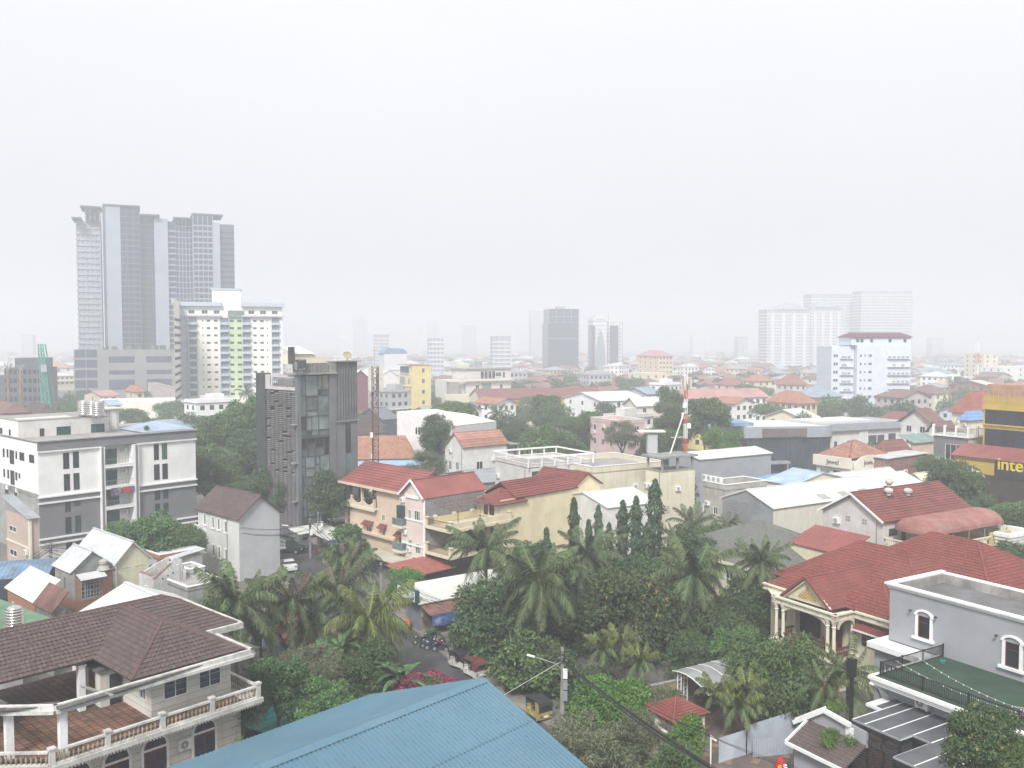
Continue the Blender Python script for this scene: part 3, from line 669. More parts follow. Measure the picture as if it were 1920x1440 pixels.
def villa():
    Z=10.99;P=GZ(263,1262,Z);az=42.5;o=thing('brown_roofed_villa','cream villa with weathered brown tile roof, open terrace and mouldy balustrade','house',(P.x,P.y,0),R(90-az))
    H=House.__new__(House);H.P=P;H.az=az;H.dx=azd(az);H.dy=azd(az-90);H.root=o;H.W=6.6;H.D=13;H.H=Z
    M=MB();C=MB();hip2(M,C,-22,9.6,4.7,13.3,Z,(-17,9),(5.8,9),Z+2);M2=MB()
    hip2(M2,C,-.95,6.85,-.85,9.0,Z,(2.95,2.95),(2.95,8.6),Z+1.98)
    r=M.build('roof',brown,o);r2=M2.build('wing_roof',brown,o);C.build('ridge_cap',brownr,r,kind='stuff')
    # cornice ring with gutter, moulded in two steps, carried round the open terrace
    path=[(7.2,3.4),(7.2,-1.25),(-5.6,-1.25),(-8.0,1.15),(-8.0,9)]
    K=MB();K2=MB();K3=MB()
    for a,b in zip(path,path[1:]):
        a3,b3=Vector((*a,0)),Vector((*b,0));d=(b3-a3).normalized()*.12;nrm=Vector((d.y,-d.x,0)).normalized()*-1
        K.bar(a3-d+Vector((0,0,Z-.16)),b3+d+Vector((0,0,Z-.16)),.24,.34);K2.bar(a3+nrm*.14+Vector((0,0,Z-.38)),b3+nrm*.14+Vector((0,0,Z-.38)),.3,.2)
        K3.bar(a3-nrm*.42+Vector((0,0,Z-.1)),b3+nrm*.42+Vector((0,0,Z-.1)),.6,.06)
    K.build('cornice',trimd,o);K2.build('lower_moulding',trimd,o);K3.build('gutter_slab',mat('mouldy concrete',(.13,.12,.11),.95,.3,1,bump=.4,grime=.6),o)
    K=MB();K.box(6.9,9.9,4.35,4.65,Z-.42,Z+.02);K.box(9.65,9.95,4.66,13.6,Z-.42,Z+.02);K.box(6.9,9.7,4.7,13.2,Z-.5,Z-.43);K.build('rear_cornice',trimd,o)
    put('column',MB().lathe([(.26,0),(.22,.3),(.2,2.6),(.28,3.0)],k=12).mesh('column',trimd),o,(8.9,5.2,Z-3.5))
    K=MB();K.bar((-3.4,.6,Z-.03),(-2.6,-2.1,Z-.12),.12);K.build('drain_pipe',concr,o)
    # walls of the top floor room
    vw=mat('villa render',(.66,.63,.57),.9,.05,.5,.4,bump=.2,grime=.15)
    zf=7.6
    w1=H.rects('f',[(1000,920,1138,1058),(1190,868,1325,1005)],CR(0,1000,3.273));w1=[(2.55,9.45,1.65,1.75),(5.0,9.45,1.6,1.75)]
    H.wall('f',.9,6.55,zf,Z-.4,w1,vw,g=gblue,off=.45,style='two',fr=trim)
    H.wall('l',.45,4.6,zf,Z-.4,[(1.7,9.4,.9,1.7)],vw,g=gblue,off=.9,style='two',fr=trim)
    MB().box(1.08,6.5,.63,12.5,zf,Z-.45).build('body',vw,o);MB().box(6.501,9.2,6.2,12.6,0,Z-.5).build('rear_wing',vw,o)
    J=MB()
    for i in range(6):z=zf+.45+i*.46;J.box(.885,6.56,.435,.449,z,z+.03);J.box(.88,.899,.45,4.6,z,z+.03)
    J.build('render_joint',mat('joint line',(.40,.37,.32),.9),o)  # thin strips in a darker tone mark the render joints
    for x,w in((2.55,2.3),(5.0,2.1)):
        put('window_hood',MB().box(-w/2,w/2,-.75,0,0,.1).box(-w/2-.05,w/2+.05,-.8,-.75,-.06,.14).mesh('window_hood',trimc),o,(x,.449,10.42))
    # shed on the terrace under the main roof
    S=MB().box(-.6,.85,4.6,7.4,zf,Z-.9);sh=S.build('stair_room',vw,o);MB().box(-.85,.9,4.4,7.6,Z-.9,Z-.75).build('canopy_slab',concd,sh);MB().box(-.62,-.6,5.4,6.4,zf+1.1,zf+2.2).build('shutter',wood,sh);MB().box(.0,.8,4.57,4.6,zf,zf+2.1).build('door',gdark,sh)
    # terrace
    poly=[(-5.9,-1.75),(7.75,-1.75),(7.75,3.0),(6.55,3.0),(6.55,13),(-22,13),(-22,1.2),(-8.9,1.2)]
    T=MB();T.prism(poly,zf-.3,zf);T.build('terrace_slab',trimd,o)
    tl=MB();rr=random.Random(5);tm=mat('terracotta paver',(.22,.11,.07),.85,.25,.5,rnd=.4,bump=.3,grime=1.,dirt=(.05,.046,.042),blotch=(.085,.07,.06),bl=.8)
    def inside(x,y):return-21<x<6.4 and(y>-1.35) and y<12.8 and not(x>.9 and y>.45) and not(x<-5.9 and y<-1.35+(-5.9-x)*1.0+.3) and(x>-8.6 or y>1.6)
    s=.48;i=0
    for i in range(int(28/s)):
        for j in range(int(15/s)):
            x=-21+i*s;y=-1.4+j*s
            if inside(x+s/2,y+s/2):g=.035;h=rr.uniform(.02,.032);n=len(tl.v);tl.v+=[(x+g,y+g,zf),(x+s-g,y+g,zf),(x+s-g,y+s-g,zf),(x+g,y+s-g,zf),(x+g,y+g,zf+h),(x+s-g,y+g,zf+h),(x+s-g,y+s-g,zf+h),(x+g,y+s-g,zf+h)];tl.f+=[(n+4,n+5,n+6,n+7),(n,n+1,n+5,n+4),(n,n+4,n+7,n+3)];tl.m+=[0]*3
    tl.build('paver',tm,o,kind='stuff');MB().prism([(-5.8,-1.4),(6.5,-1.4),(6.5,12.9),(-21.5,12.9),(-21.5,1.3),(-8.5,1.3)],zf+.002,zf+.006).build('paver_bedding',mat('dark joint',(.05,.045,.04),.95),o)
    for x,y in((-5.1,-.9),(-7.3,1.2),(-1.6,5.2),(-7.4,5.2),(-7.4,8.6)):put('column',shared('vcol',lambda:MB().box(-.21,.21,-.21,.21,0,3.0).box(-.27,.27,-.27,.27,3.001,3.1).mesh('column',trim)),o,(x,y,zf))
    bm=mat('stained baluster',(.40,.33,.25),.9,.2,1.2,.6,(.03,.025,.02),bump=.4,grime=.9)
    ztp=zf+.02
    balustrade(o,(-5.95,-1.5,ztp),(7.45,-1.5,ztp),bm=bm,posts=(.0,.237,.493,.745,1.0))
    balustrade(o,(7.45,-1.3,ztp),(7.45,2.6,ztp),bm=bm,posts=(1.0,));balustrade(o,(-8.7,1.1,ztp),(-6.1,-1.45,ztp),bm=bm);balustrade(o,(-8.75,6,ztp),(-8.75,1.2,ztp),bm=bm,posts=(.97,))
    D=MB()
    for i in range(66):x=-5.8+i*.205;D.box(x,x+.1,-1.72,-1.5,zf-.42,zf-.301)
    D.build('dentil',trimd,o,kind='stuff')
    # lower storey with arched doors
    zb=3.9;ar=[]
    J=MB();J.box(-5.6,6.9,-.2,12.5,0,zf-.3);
    J.prism([(-5.6,-.2),(-5.6,12.5),(-8.2,12.5),(-8.2,2.4)][::-1],0,zf-.301);J.build('lower_wall',vw,o)
    B=MB()
    for i in range(7):z=4.0+i*.5;B.box(-5.61,6.91,-.215,-.2,z,z+.03)
    B.build('lower_render_joint',MATS['joint line'],o)
    for x in(-4.1,-1.7,.75,4.15):
        w,h,k=1.5,2.9,10;zt=6.75;a=[(w/2*math.cos(math.pi*i/k),zt-w/2+w/2*math.sin(math.pi*i/k)) for i in range(k+1)]
        d=MB().extr([(p,-.06,q) for p,q in a[::-1]]+[(w/2,-.06,zb),(-w/2,-.06,zb)][::-1][::-1],(0,.05,0)).build('arched_door',maroon,o,(x,-.2,0))
        G=MB()
        for sx in(-1,1):
            for z in(zb+.4,zb+1.15):G.box(min(sx*.08,sx*.62),max(sx*.08,sx*.62),-.09,-.062,z,z+.6)
            q=[(sx*.06,-.09,zt-w/2+.05)]+[(sx*.58*math.sin(t),-.09,zt-w/2+.05+.55*math.cos(t)) for t in(0.1,.5,.9,1.3,1.55)]
            G.quad(*(q if sx>0 else q[::-1]))
        G.build('pane',gblue,d,kind='stuff')
        T=MB();b=[(w/2+.13)*1.0];
        for i in range(k):
            t0,t1=math.pi*i/k,math.pi*(i+1)/k;c=zt-w/2;r0,r1=w/2,w/2+.17
            T.extr([(r0*math.cos(t0),-.1,c+r0*math.sin(t0)),(r1*math.cos(t0),-.1,c+r1*math.sin(t0)),(r1*math.cos(t1),-.1,c+r1*math.sin(t1)),(r0*math.cos(t1),-.1,c+r0*math.sin(t1))],(0,.1,0))
        T.box(-w/2-.17,-w/2,-.1,0,zb,zt-w/2);T.box(w/2,w/2+.17,-.1,0,zb,zt-w/2);T.box(-w/2,w/2,-.11,-.01,zt-w/2-.12,zt-w/2+.02);T.build('door_surround',trim,d)
    return o
villa()
def ac_unit(o,loc,rz,s=1.,parent=None,label=None,group=None):
    """outdoor air conditioner: case, round fan grille, feet"""
    r=put('air_conditioner',shared('acb',lambda:MB().box(-.45,.45,-.34,0,0,.68).box(-.4,-.3,-.34,0,-.08,-.001).box(.3,.4,-.34,0,-.08,-.001).mesh('air_conditioner',trim)),parent,loc,rz)
    put('fan_grille',shared('acf',lambda:MB().extr([(.12*0-.1+.27*math.cos(t*.5236),-.345,.34+.27*math.sin(t*.5236)) for t in range(12)],(0,-.02,0)).mesh('fan_grille',frameg)),r)
    put('fan_hub',shared('ach',lambda:MB().extr([(-.1+.07*math.cos(t*.785),-.37,.34+.07*math.sin(t*.785)) for t in range(8)],(0,-.02,0)).mesh('fan_hub',trim)),r)
    r.scale=(s,s,s);return r
put_ac=lambda H,loc,rz=0.,s=1.:ac_unit(None,loc,rz,s,H if not isinstance(H,House) else H.root)
VR=next(o for o in bpy.data.objects if o.name=='brown_roofed_villa');put_ac(VR,(2.7,-.2,5.3),0)

# ------ grey house on the right with green terrace
def grey_house():
    P=GZ(1560+420/5.333,1220+250/5.333,7.5);az=59;o=thing('grey_house','grey rendered house with white cornices and a green roof terrace','house',(P.x,P.y,0),R(90-az))
    H=House.__new__(House);H.P=P;H.az=az;H.dx=azd(az);H.dy=azd(az-90);H.root=o;H.W=15;H.D=5;H.H=12.1
    gw=mat('blue grey render',(.33,.335,.36),.85,.05,.4,.12,bump=.12)
    hl=[(1.45,9.35,1.0,1.7),(-5.6,9.25,1.0,1.8)]
    H.wall('l',-14,4.6,7.5,12.1,hl,gw,g=gdark,off=8,style='plain',fr=maroon,depth=.22)
    for(y,z,w,h) in hl:
        T=MB();k=8;c=z+h/2+.02
        for i in range(k):
            t0,t1=math.pi*i/k,math.pi*(i+1)/k;f=lambda r,t:(7.86,y+r*math.cos(t),c+r*.62*math.sin(t));T.extr([f(.62,t0),f(.86,t0),f(.86,t1),f(.62,t1)],(.14,0,0))
        for s in(-1,1):T.box(7.9,8.0,min(y+s*.52,y+s*.76),max(y+s*.52,y+s*.76),z-h/2,c-.001)
        T.box(7.75,8.0,y-.95,y+.95,z-h/2-.2,z-h/2-.002);T.build('window_surround',trim,o)
        B=MB()
        for i in range(8):B.box(8.1,8.13,y-.42,y+.42,z-h/2+.12+i*.2,z-h/2+.17+i*.2)
        B.build('window_grille',maroon,o)
        for s in(-1,1):
            L=MB();L.bar((7.99,y+s*1.1,c+.25),(7.75,y+s*1.1,c+.3),.04);L.box(7.62,7.8,y+s*1.1-.07,y+s*1.1+.07,c+.2,c+.34);L.build('wall_lamp',dgrey,o)
    M=MB();M.box(8.23,14.8,-14,4.4,7.5,11.3);M.box(8.001,15,4.401,4.6,7.5,12.1);M.box(14.8,15,-14,4.4,11.31,12.1);M.build('body',gw,o)
    MB().box(8.23,14.79,-14,4.39,11.301,11.34).build('roof_deck',mat('roof deck',(.17,.17,.175),.9,.15,.5,grime=.4),o)
    pi=MB();pi.box(14.70,14.798,-14,4.39,11.342,12.09);pi.box(8.232,14.69,4.3,4.399,11.342,12.09);pi.build('parapet_lining',mat('stained cement',(.36,.35,.33),.95,.2,.6,.7,grime=.6,bump=.3),o)
    K=MB()
    for i,(a,h) in enumerate(((.32,.14),(.2,.16),(.1,.12))):
        z=12.25-sum((.14,.16,.12)[:i+1]);K.box(8-a,8.2,-14,4.6+a,z,z+h-.001);K.box(8.2,15+a,4.5,4.6+a,z,z+h-.001)
    K.box(14.75,15.1,-14,4.49,12.1,12.24);K.build('cornice',trim,o)
    # terrace
    T=MB();T.box(0,8.0,-14,.0,7.2,7.5);T.build('terrace_slab',gw,o)
    MB().box(.04,7.995,-14,-.04,7.501,7.53).build('green_turf',mat('green artificial turf',(.038,.072,.046),.95,.15,.5,bump=.3,grime=.3,dirt=(.05,.07,.06)),o)
    K=MB();K.box(-.3,0,-14,.3,7.28,7.52);K.box(.001,8,.0,.3,7.28,7.52);K.box(-.16,0,-14,.16,7.06,7.279);K.box(-.08,0,-14,.08,6.9,7.059);K.build('slab_moulding',trim,o)
    MB().box(1.3,8,-14,-.3,0,7.2).build('lower_wall',gw,o)
    MB().bar((-.1,.1,7.0),(2.0,.1,5.85),.3,.35).bar((.15,.12,6.8),(2.0,.12,5.7),.2,.2).build('raking_moulding',trim,o)
    # lower white ledge beyond the railing
    L=MB();L.box(5.6,9.4,.4,4.9,7.25,7.4);L.box(5.6,5.8,.4,4.9,7.401,7.7);L.box(5.81,9.4,4.7,4.9,7.401,7.7);L.build('porch_ledge',trim,o);MB().box(6.2,8,.5,4.6,0,7.249).build('porch_wall',gw,o)
    # railings
    def rail(a,b,n,parts=4):
        a=Vector(a);b=Vector(b);M=MB();M.bar(a+Vector((0,0,.95)),b+Vector((0,0,.95)),.06);M.bar(a+Vector((0,0,.12)),b+Vector((0,0,.12)),.04);r=M.build('railing',black,o)
        me=shared('rb',lambda:MB().box(-.017,.017,-.017,.017,.12,.94).mesh('rail_bar',black));pm=shared('rp',lambda:MB().box(-.045,.045,-.045,.045,0,1.05).mesh('rail_post',black))
        for i in range(n):put('rail_bar',me,r,a+(b-a)*((i+.5)/n))
        for i in range(parts+1):put('rail_post',pm,r,a+(b-a)*(i/parts))
    rail((.4,-.25,7.53),(.4,-13.8,7.53),98,4);rail((.4,-.25,7.53),(7.9,-.25,7.53),54,3)
    H2=o
    for y in(-3.2,-6.1):put_ac(o,(1.3,y,6.0),-math.pi/2,1.1)
    return o
GH=grey_house()
def on(o,x,y,z):return o.matrix_world@Vector((x,y,z)) if False else Matrix.LocRotScale(o.location,o.rotation_euler,None)@Vector((x,y,z))
def line_lights():
    for k,(a,b) in enumerate((((1.9,-.4,8.4),(2.2,-13,8.2)),((4.0,-.4,8.5),(2.2,-13,8.2)))):
        M=MB();A=on(GH,*a);B=on(GH,*b);pts=[A.lerp(B,t/20)-Vector((0,0,.7*4*(t/20)*(1-t/20))) for t in range(21)];M.tube(pts,.012,4)
        r=M.build('string_lights',mat('pale cord',(.5,.5,.48)),label=('string of small lights sagging over the green terrace, from the middle of the railing','string of small lights sagging over the green terrace, nearer the grey wall')[k],cat='string lights',group='string lights over the green terrace')
        me=shared('slb',lambda:MB().lathe([(.01,-.09),(.045,-.04),(.02,.03)],k=6).mesh('bulb',trim))
        for i in range(1,20):put('bulb',me,r,pts[i])
    A=on(GH,1.2,-9.6,8.35);B=on(GH,4.2,-12.9,8.4);MB().tube([A,A.lerp(B,.5)-Vector((0,0,.12)),B],.01,4).build('clothes_line',trim,label='clothes line at the right end of the green terrace',cat='clothes line')
    for t,c,l in((.12,(.55,.36,.30),'pink shirt hanging on the clothes line over the green terrace'),(.34,(.22,.26,.38),'blue checked cloth hanging on the clothes line over the green terrace')):
        p=A.lerp(B,t)-Vector((0,0,.06));d=(B-A).normalized();M=MB();n=Vector((-d.y,d.x,0))*.04
        for i in range(6):
            q0=p+d*(i*.11);q1=p+d*((i+1)*.11);s0=n*(1 if i%2 else-1);M.quad(q0+s0,q1-s0,q1-s0-Vector((0,0,.5+.06*(i%3))),q0+s0-Vector((0,0,.5+.05*(i%2))));M.quad(q0+s0+n*.3,q0+s0+n*.3-Vector((0,0,.5)),q1-s0+n*.3-Vector((0,0,.5)),q1-s0+n*.3)
        M.build('hanging_cloth',mat(l[:9]+'fabric',c,.9),label=l,cat='laundry')
    p=on(GH,6.6,-1.1,7.54);M=MB();M.lathe([(.16,.0),(.16,.16),(.2,.17),(.2,.2)],k=10)
    for t in range(4):M.bar((.15*math.cos(t*1.57),.15*math.sin(t*1.57),0),(.2*math.cos(t*1.57),.2*math.sin(t*1.57),.18),.04)
    M.build('stool',mat('teal plastic',(.03,.25,.22),.5),loc=p,label='small teal plastic stool on the green terrace',cat='stool')
line_lights()
def carport():
    z=5.8;P=GH.location;o=thing('black_carport','dark carport with grey panel roof and black slatted gate beside the grey house','carport',P,GH.rotation_euler[2])
    poly=[(-4.4,-1.6),(-4.4,-5.35),(-3.1,-5.35),(-3.1,-6.7),(-6.95,-6.7),(-6.95,-14),(1.2,-14),(1.2,-.9),(-1.0,-.2),(-1.0,-1.6)]
    pn=mat('grey polycarbonate panel',(.085,.09,.10),.4,.2,.4,grime=.3,dirt=(.18,.18,.18),spec=.5)
    ys=[-.9,-1.6,-2.55,-3.95,-5.35,-6.7,-8.1,-9.5,-10.9,-12.4,-14]
    xl=[-.9,-4.4,-4.4,-4.4,-3.1,-6.95,-6.95,-6.95,-6.95,-6.95]
    for i in range(len(ys)-1):MB().box(xl[i],1.28,ys[i+1]+.035,ys[i]-.035,z-.05,z-.01+.004*(i%2)).build('roof_panel',pn,o)
    for i,y in enumerate(ys[1:],1):x=min(xl[max(0,i-1)],xl[min(i,len(xl)-1)]);MB().box(x,1.28,y-.035,y+.035,z-.06,z+.02).build('white_batten',trim,o)
    E=MB()
    for a,b in zip(poly[:6],poly[1:6]):E.bar((*a,z-.02),(*b,z-.02),.07,.12)
    E.build('edge_trim',frameg,o)
    B=MB()
    for a,b in zip(poly[:6],poly[1:6]):E2=B.bar((*a,z-.25),(*b,z-.25),.1,.3)
    B.build('beam',black,o)
    for y0,y1 in((-1.6,-2.8),(-2.85,-4.05),(-4.1,-5.35)):
        F=MB();F.box(-4.36,-4.3,y1,y1+.06,0,z-.4);F.box(-4.36,-4.3,y0-.06,y0,0,z-.4);d=F.build('gate_panel',black,o)
        me=shared(('gs',q5(y0-y1)),lambda:MB().box(-.015,.015,-.53,.53,-.07,.07).mesh('slat',mat('dark brown slat',(.045,.03,.025),.6,.2,2)))
        for i in range(26):put('slat',me,d,(-4.33,(y0+y1)/2,.3+i*.19))
    for x,y in((-4.4,-1.6),(-4.4,-5.35),(-3.1,-6.7),(-6.95,-6.7)):put('post',shared('cpp',lambda:MB().box(-.07,.07,-.07,.07,0,5.5).mesh('post',black)),o,(x,y,0))
    MB().box(-3.1,-3.0,-6.7,-5.35,0,5.4).build('side_panel',black,o);MB().box(-6.9,-6.8,-14,-6.7,0,5.4).build('side_panel',black,o)
    text('sign_lettering','Short stay & Room',.62,.03,mat('sign letters',(.07,.075,.085),.4),o,(-4.42,-3.45,4.55),(math.pi/2,0,-math.pi/2),.68)
    b=MB().box(-4.1,-3.9,-1.3,-1.1,0,8.6);p=b.build('tall_post',black,o);MB().box(-4.22,-3.78,-1.42,-.98,8.601,9.9).build('lamp_box',black,p)
    MB().box(-1.0,.9,-1.5,-.1,z-.3,z-.1).build('pergola_end',trim,o)
carport()
def gate_house():
    P=GH.location;o=thing('tiled_gate_wall','pale grey wall with a tiled canopy and a white gabled moulding beside the carport','wall',P,GH.rotation_euler[2])
    gw=MATS['blue grey render'];MB().box(-6.4,-6.2,-2.6,1.7,0,3.3).build('wall',gw,o);MB().box(-6.2,-4.7,1.5,1.7,0,3.3).build('side_wall',gw,o)
    M=MB();cover(M,[(-6.9,-2.9,3.4),(-6.9,1.9,3.4),(-4.6,1.9,4.5),(-4.6,-2.9,4.5)][::-1],'tile',.25,.32);M.build('tile_canopy',darkt,o)
    K=MB();K.bar((-6.98,-2.9,3.36),(-6.98,2.0,3.36),.16,.22);K.bar((-6.95,2.0,3.4),(-4.6,2.0,4.55),.16,.2);K.build('canopy_edge',trim,o)
    G=MB();G.extr([(-4.6,1.6,4.3),(-4.6,-2.9,4.3),(-4.6,-2.9,5.4),(-4.6,.3,5.7),(-4.6,1.6,4.9)],(.25,0,0));G.build('gable_panel',gw,o)
    K=MB();K.bar((-4.75,3.2,3.9),(-4.75,.5,5.75),.3,.3);K.bar((-4.75,.5,5.75),(-4.75,-1.7,5.5),.3,.26);K.bar((-4.62,3.2,4.12),(-4.62,.5,5.97),.12,.12);K.build('raking_cornice',trim,o)
    put('vent_block',MB().box(-.1,0,-.3,.3,-.4,.4).mesh('vent_block',trim),o,(-4.6,-1.6,4.9))
    a=on(o,-5.1,-.6,4.35);root=thing('climbing_weeds','grass and weeds growing on the tiled canopy of the gate wall','weeds',a);root['kind']='stuff'
    rs=np.random.default_rng(4);put('leaves',leaf_mesh('leaves',lf_brt,[(x,y,z,.5,.7) for x,y,z in((0,0,0),(.5,.7,.1),(-.6,-.6,-.1),(-.3,.3,-.2),(.9,-1.0,.1),(1.2,1.9,1.2),(.9,2.6,1.1))],700,.06,.3,3,3),root)['kind']='stuff'
gate_house()
def corr_fence():
    pa=GZ(1400,1403,0);pb=GZ(1502,1378,0);o=thing('corrugated_fence','fence of pale corrugated metal sheets between the courtyard and the gate wall','fence',(0,0,0))
    def run(a,b,h):
        L=(b-a).length;d=(b-a)/L;n=Vector((-d.y,d.x,0))*.04;k=int(L/.15);w=0
        while w<k:
            M=MB();e=min(k,w+7)
            for i in range(w,e):
                p=a+d*(i*.15);q=a+d*((i+.5)*.15);r=a+d*((i+1)*.15);u=Vector((0,0,h));M.quad(p-n,q+n,q+n+u,p-n+u);M.quad(q+n,r-n,r-n+u,q+n+u)
            M.build('metal_sheet',mat('fence sheet',(.40,.44,.49),.5,.1,.5,grime=.3),o);w=e
    c0=GZ(1350,1440+25,0);c1=GZ(1400,1415,0);c2=GZ(1503,1380,0);run(c1,c2,2.3);run(c2,c2+azd(149)*5,2.3);run(c1+azd(239)*3,c1,2.0);run(c1+azd(150)*.6+Vector((0,0,0)),c1+azd(150)*.6+azd(80)*3.4,1.5)
corr_fence()
# ------ red tiled villa with porch
def red_villa():
    A=AT(1440+910/7.2,1060+700/7.2,80);Z=A.z+.1;az=59;o=thing('red_roofed_villa','cream villa with red tile hipped roof and a columned porch with golden gable ornament','house',(A.x,A.y,0),R(90-az))
    H=House.__new__(House);H.P=A;H.az=az;H.dx=azd(az);H.dy=azd(az-90);H.root=o;H.W=15;H.D=5;H.H=Z
    cw=mat('villa cream',(.60,.56,.42),.9,.05,.5,.25,bump=.1);zt=Z+.12
    M=MB();C=MB();hip2(M,C,6.0,18.4,-4.8,13.0,zt,(12.2,1.4),(12.2,6.9),zt+4.0,ch=.38);M.build('roof',redt,o)
    M=MB();hip2(M,C,2.6,9.8,-4.1,3.7,zt+.02,(6.0,-.5),(6.0,.1),zt+2.1,ch=.38);M.build('wing_roof',redt,o)
    M=MB();hip2(M,C,2.8,9.8,3.9,10.8,zt+.01,(6.0,7.1),(6.0,7.6),zt+2.1,ch=.38);M.build('wing_roof',redt,o)
    M=MB();cover(M,[(.35,1.0,zt+.05),(10.4,1.0,zt+.05),(10.4,3.85,zt+2.45),(.35,3.85,zt+2.45)],'tile',.3,.38,.05);cover(M,[(10.4,6.7,zt+.05),(.35,6.7,zt+.05),(.35,3.85,zt+2.45),(10.4,3.85,zt+2.45)],'tile',.3,.38,.05)
    M.build('porch_roof',redt,o);caps(C,(.35,3.85,zt+2.45),(10.4,3.85,zt+2.45));C.build('ridge_cap',redr,o,kind='stuff')
    V=MB();V.bar((.32,.95,zt+.08),(.32,3.85,zt+2.5),.1,.2);V.bar((.32,3.85,zt+2.5),(.32,6.75,zt+.08),.1,.2);V.build('verge_tile',redr,o)
    G=MB();G.extr([(.75,1.2,zt),(.75,6.5,zt),(.75,3.85,zt+2.15)],(.2,0,0));G.build('gable_wall',cw,o)
    K=MB();K.bar((.62,1.1,zt+.02),(.62,3.85,zt+2.25),.3,.24);K.bar((.62,3.85,zt+2.25),(.62,6.6,zt+.02),.3,.24);K.build('raking_cornice',trimc,o)
    S=MB();gold=mat('gold ornament',(.50,.30,.06),.5,.15,3);rr=random.Random(2)  # scrollwork filling the pediment
    for r_,(y0,n) in enumerate(((0,7),(0,6),(0,4),(0,2),(0,1))):
        for i in range(n):
            yy=3.85+(i-(n-1)/2)*.31;zz=zt+.4+r_*.24;S.tube([(.72,yy+.13*math.cos(t),zz+.12*math.sin(t)) for t in(0,1,2,3,4,5)],[.035,.04,.04,.035,.03,.02],5)
            S.tube([(.71,yy,zz-.12),(.71,yy+.05,zz),(.71,yy,zz+.14)],[.03,.025,.01],4)
    S.build('gable_ornament',gold,o)
    path=[(2.55,11),(2.55,7.1),(-.05,7.1),(-.05,-.05),(2.5,-.05),(2.5,-4.2),(19,-4.4)]
    path=[(2.6,11.2),(2.6,7.4),(.0,7.4),(0,.0),(3.3,.0),(2.45,-.9),(2.45,-4.25),(6,-4.6),(19,-4.6)]
    path=[(2.7,11.0),(2.7,7.3),(.0,7.3),(0,.0),(2.5,.0),(2.5,-4.2),(19.2,-4.2),(19.2,11.0)]
    for nm,off,z0,h,m_ in(('cornice',.0,Z-.02,.16,trimc),('frieze',-.14,Z-.36,.3,mat('frieze tile',(.50,.46,.38),.7,.2,3)),('lower_moulding',-.04,Z-.5,.12,trimc)):
        K=MB()
        for a,b in zip(path,path[1:]):
            a3,b3=Vector((*a,z0+h/2)),Vector((*b,z0+h/2));d=(b3-a3).normalized();n=Vector((-d.y,d.x,0))*-off;K.bar(a3-d*.15+n,b3+d*.15+n,.34,h)
        K.build(nm,m_,o)
    MB().prism([(2.8,10.9),(.1,7.2),(.1,.1),(2.6,-.1),(2.6,-4.1),(19,-4.1),(19,10.9)][::-1],Z-.34,Z-.3).build('soffit',cw,o)
    # body
    win=[(-2.05,4.6,1.9,1.35)]
    H.wall('l',-3.75,-.05,0,Z-.5,[(-1.55,4.75,2.0,1.4,gdark,'grid')],cw,off=3.0,fr=frameg,depth=.15)
    H.wall('f',3.0,18.6,0,Z-.5,[(6,4.8,1.5,1.4),(11,4.8,1.5,1.4),(6,1.6,1.5,1.4)],cw,oy=-3.75,fr=frameg)
    MB().box(3.17,18.6,-3.6,10.4,0,Z-.5).build('body',cw,o)
    H.wall('l',7.4,10.4,0,Z-.5,[(9,4.9,1.3,2.0)],cw,off=3.0,fr=frameg)
    A_=MB();cover(A_,[(2.0,-3.9,5.75),(2.0,-.2,5.75),(3.0,-.2,6.3),(3.0,-3.9,6.3)][::-1],'tile',.25,.3,.04);A_.build('window_awning',redt,o);MB().box(1.94,2.04,-3.95,-.15,5.62,5.78).build('awning_fascia',trim,o)
    # porch: floor, steps, columns, arches, rails, furniture
    zf=3.1;F=MB();F.box(.0,3.0,-.0,7.3,0,zf-.3);F.build('porch_base',cw,o)
    F=MB();F.box(-.35,3.0,-.3,7.6,zf-.3,zf-.12);F.box(-.2,3.0,-.15,7.45,zf-.119,zf);F.build('porch_floor',trimc,o)
    MB().box(0,2.98,0.02,7.2,zf+.001,zf+.012).build('floor_tiles',mat('porch tiles',(.36,.24,.16),.5,.2,3),o)
    col=shared('pcol',lambda:MB().lathe([(.25,0),(.25,.12),(.18,.2),(.155,2.4),(.18,2.5),(.22,2.55),(.16,2.62),(.2,2.78),(.3,3.0),(.3,3.08)],k=14).mesh('column',trimc))
    for x,y in((.15,.25),(.15,.95),(.15,6.2),(.15,7.05),(2.6,.2),(2.7,7.05)):
        c_=put('column',col,o,(x,y,zf));c_.scale=(1,1,(Z-.55-zf)/3.08)
    AR=MB()
    def arch(a,b,z0,z1,th=.22):
        a=Vector(a);b=Vector(b);L=(b-a).length;d=(b-a)/L;n=Vector((-d.y,d.x,0))*th
        for i in range(12):
            t0,t1=i/12,(i+1)/12;f=lambda t:z0+(z1-z0)*math.sqrt(max(0,1-(2*t-1)**2));p=a+d*L*t0;q=a+d*L*t1
            AR.extr([(p.x,p.y,f(t0)),(q.x,q.y,f(t1)),(q.x,q.y,Z-.45),(p.x,p.y,Z-.45)],n)
    arch((.25,1.15,0),(.25,6.0,0),Z-1.15,Z-.6);arch((2.5,.1,0),(.4,.1,0),Z-1.3,Z-.6);AR.build('arch',cw,o)
    balustrade(o,(.15,1.1,zf),(.15,6.1,zf),.85,.24,maroon,maroon,r=.06);balustrade(o,(.3,.25,zf),(2.6,.25,zf),.85,.24,maroon,maroon,r=.06);balustrade(o,(.3,7.05,zf),(2.7,7.05,zf),.85,.24,maroon,maroon,r=.06)
    D=MB();D.box(2.93,2.995,1.6,3.4,zf,zf+2.3);D.build('front_door',maroon,o);D=MB();D.box(2.93,2.99,4.2,6.6,zf+.3,zf+2.4);D.build('porch_window',gdark,o)
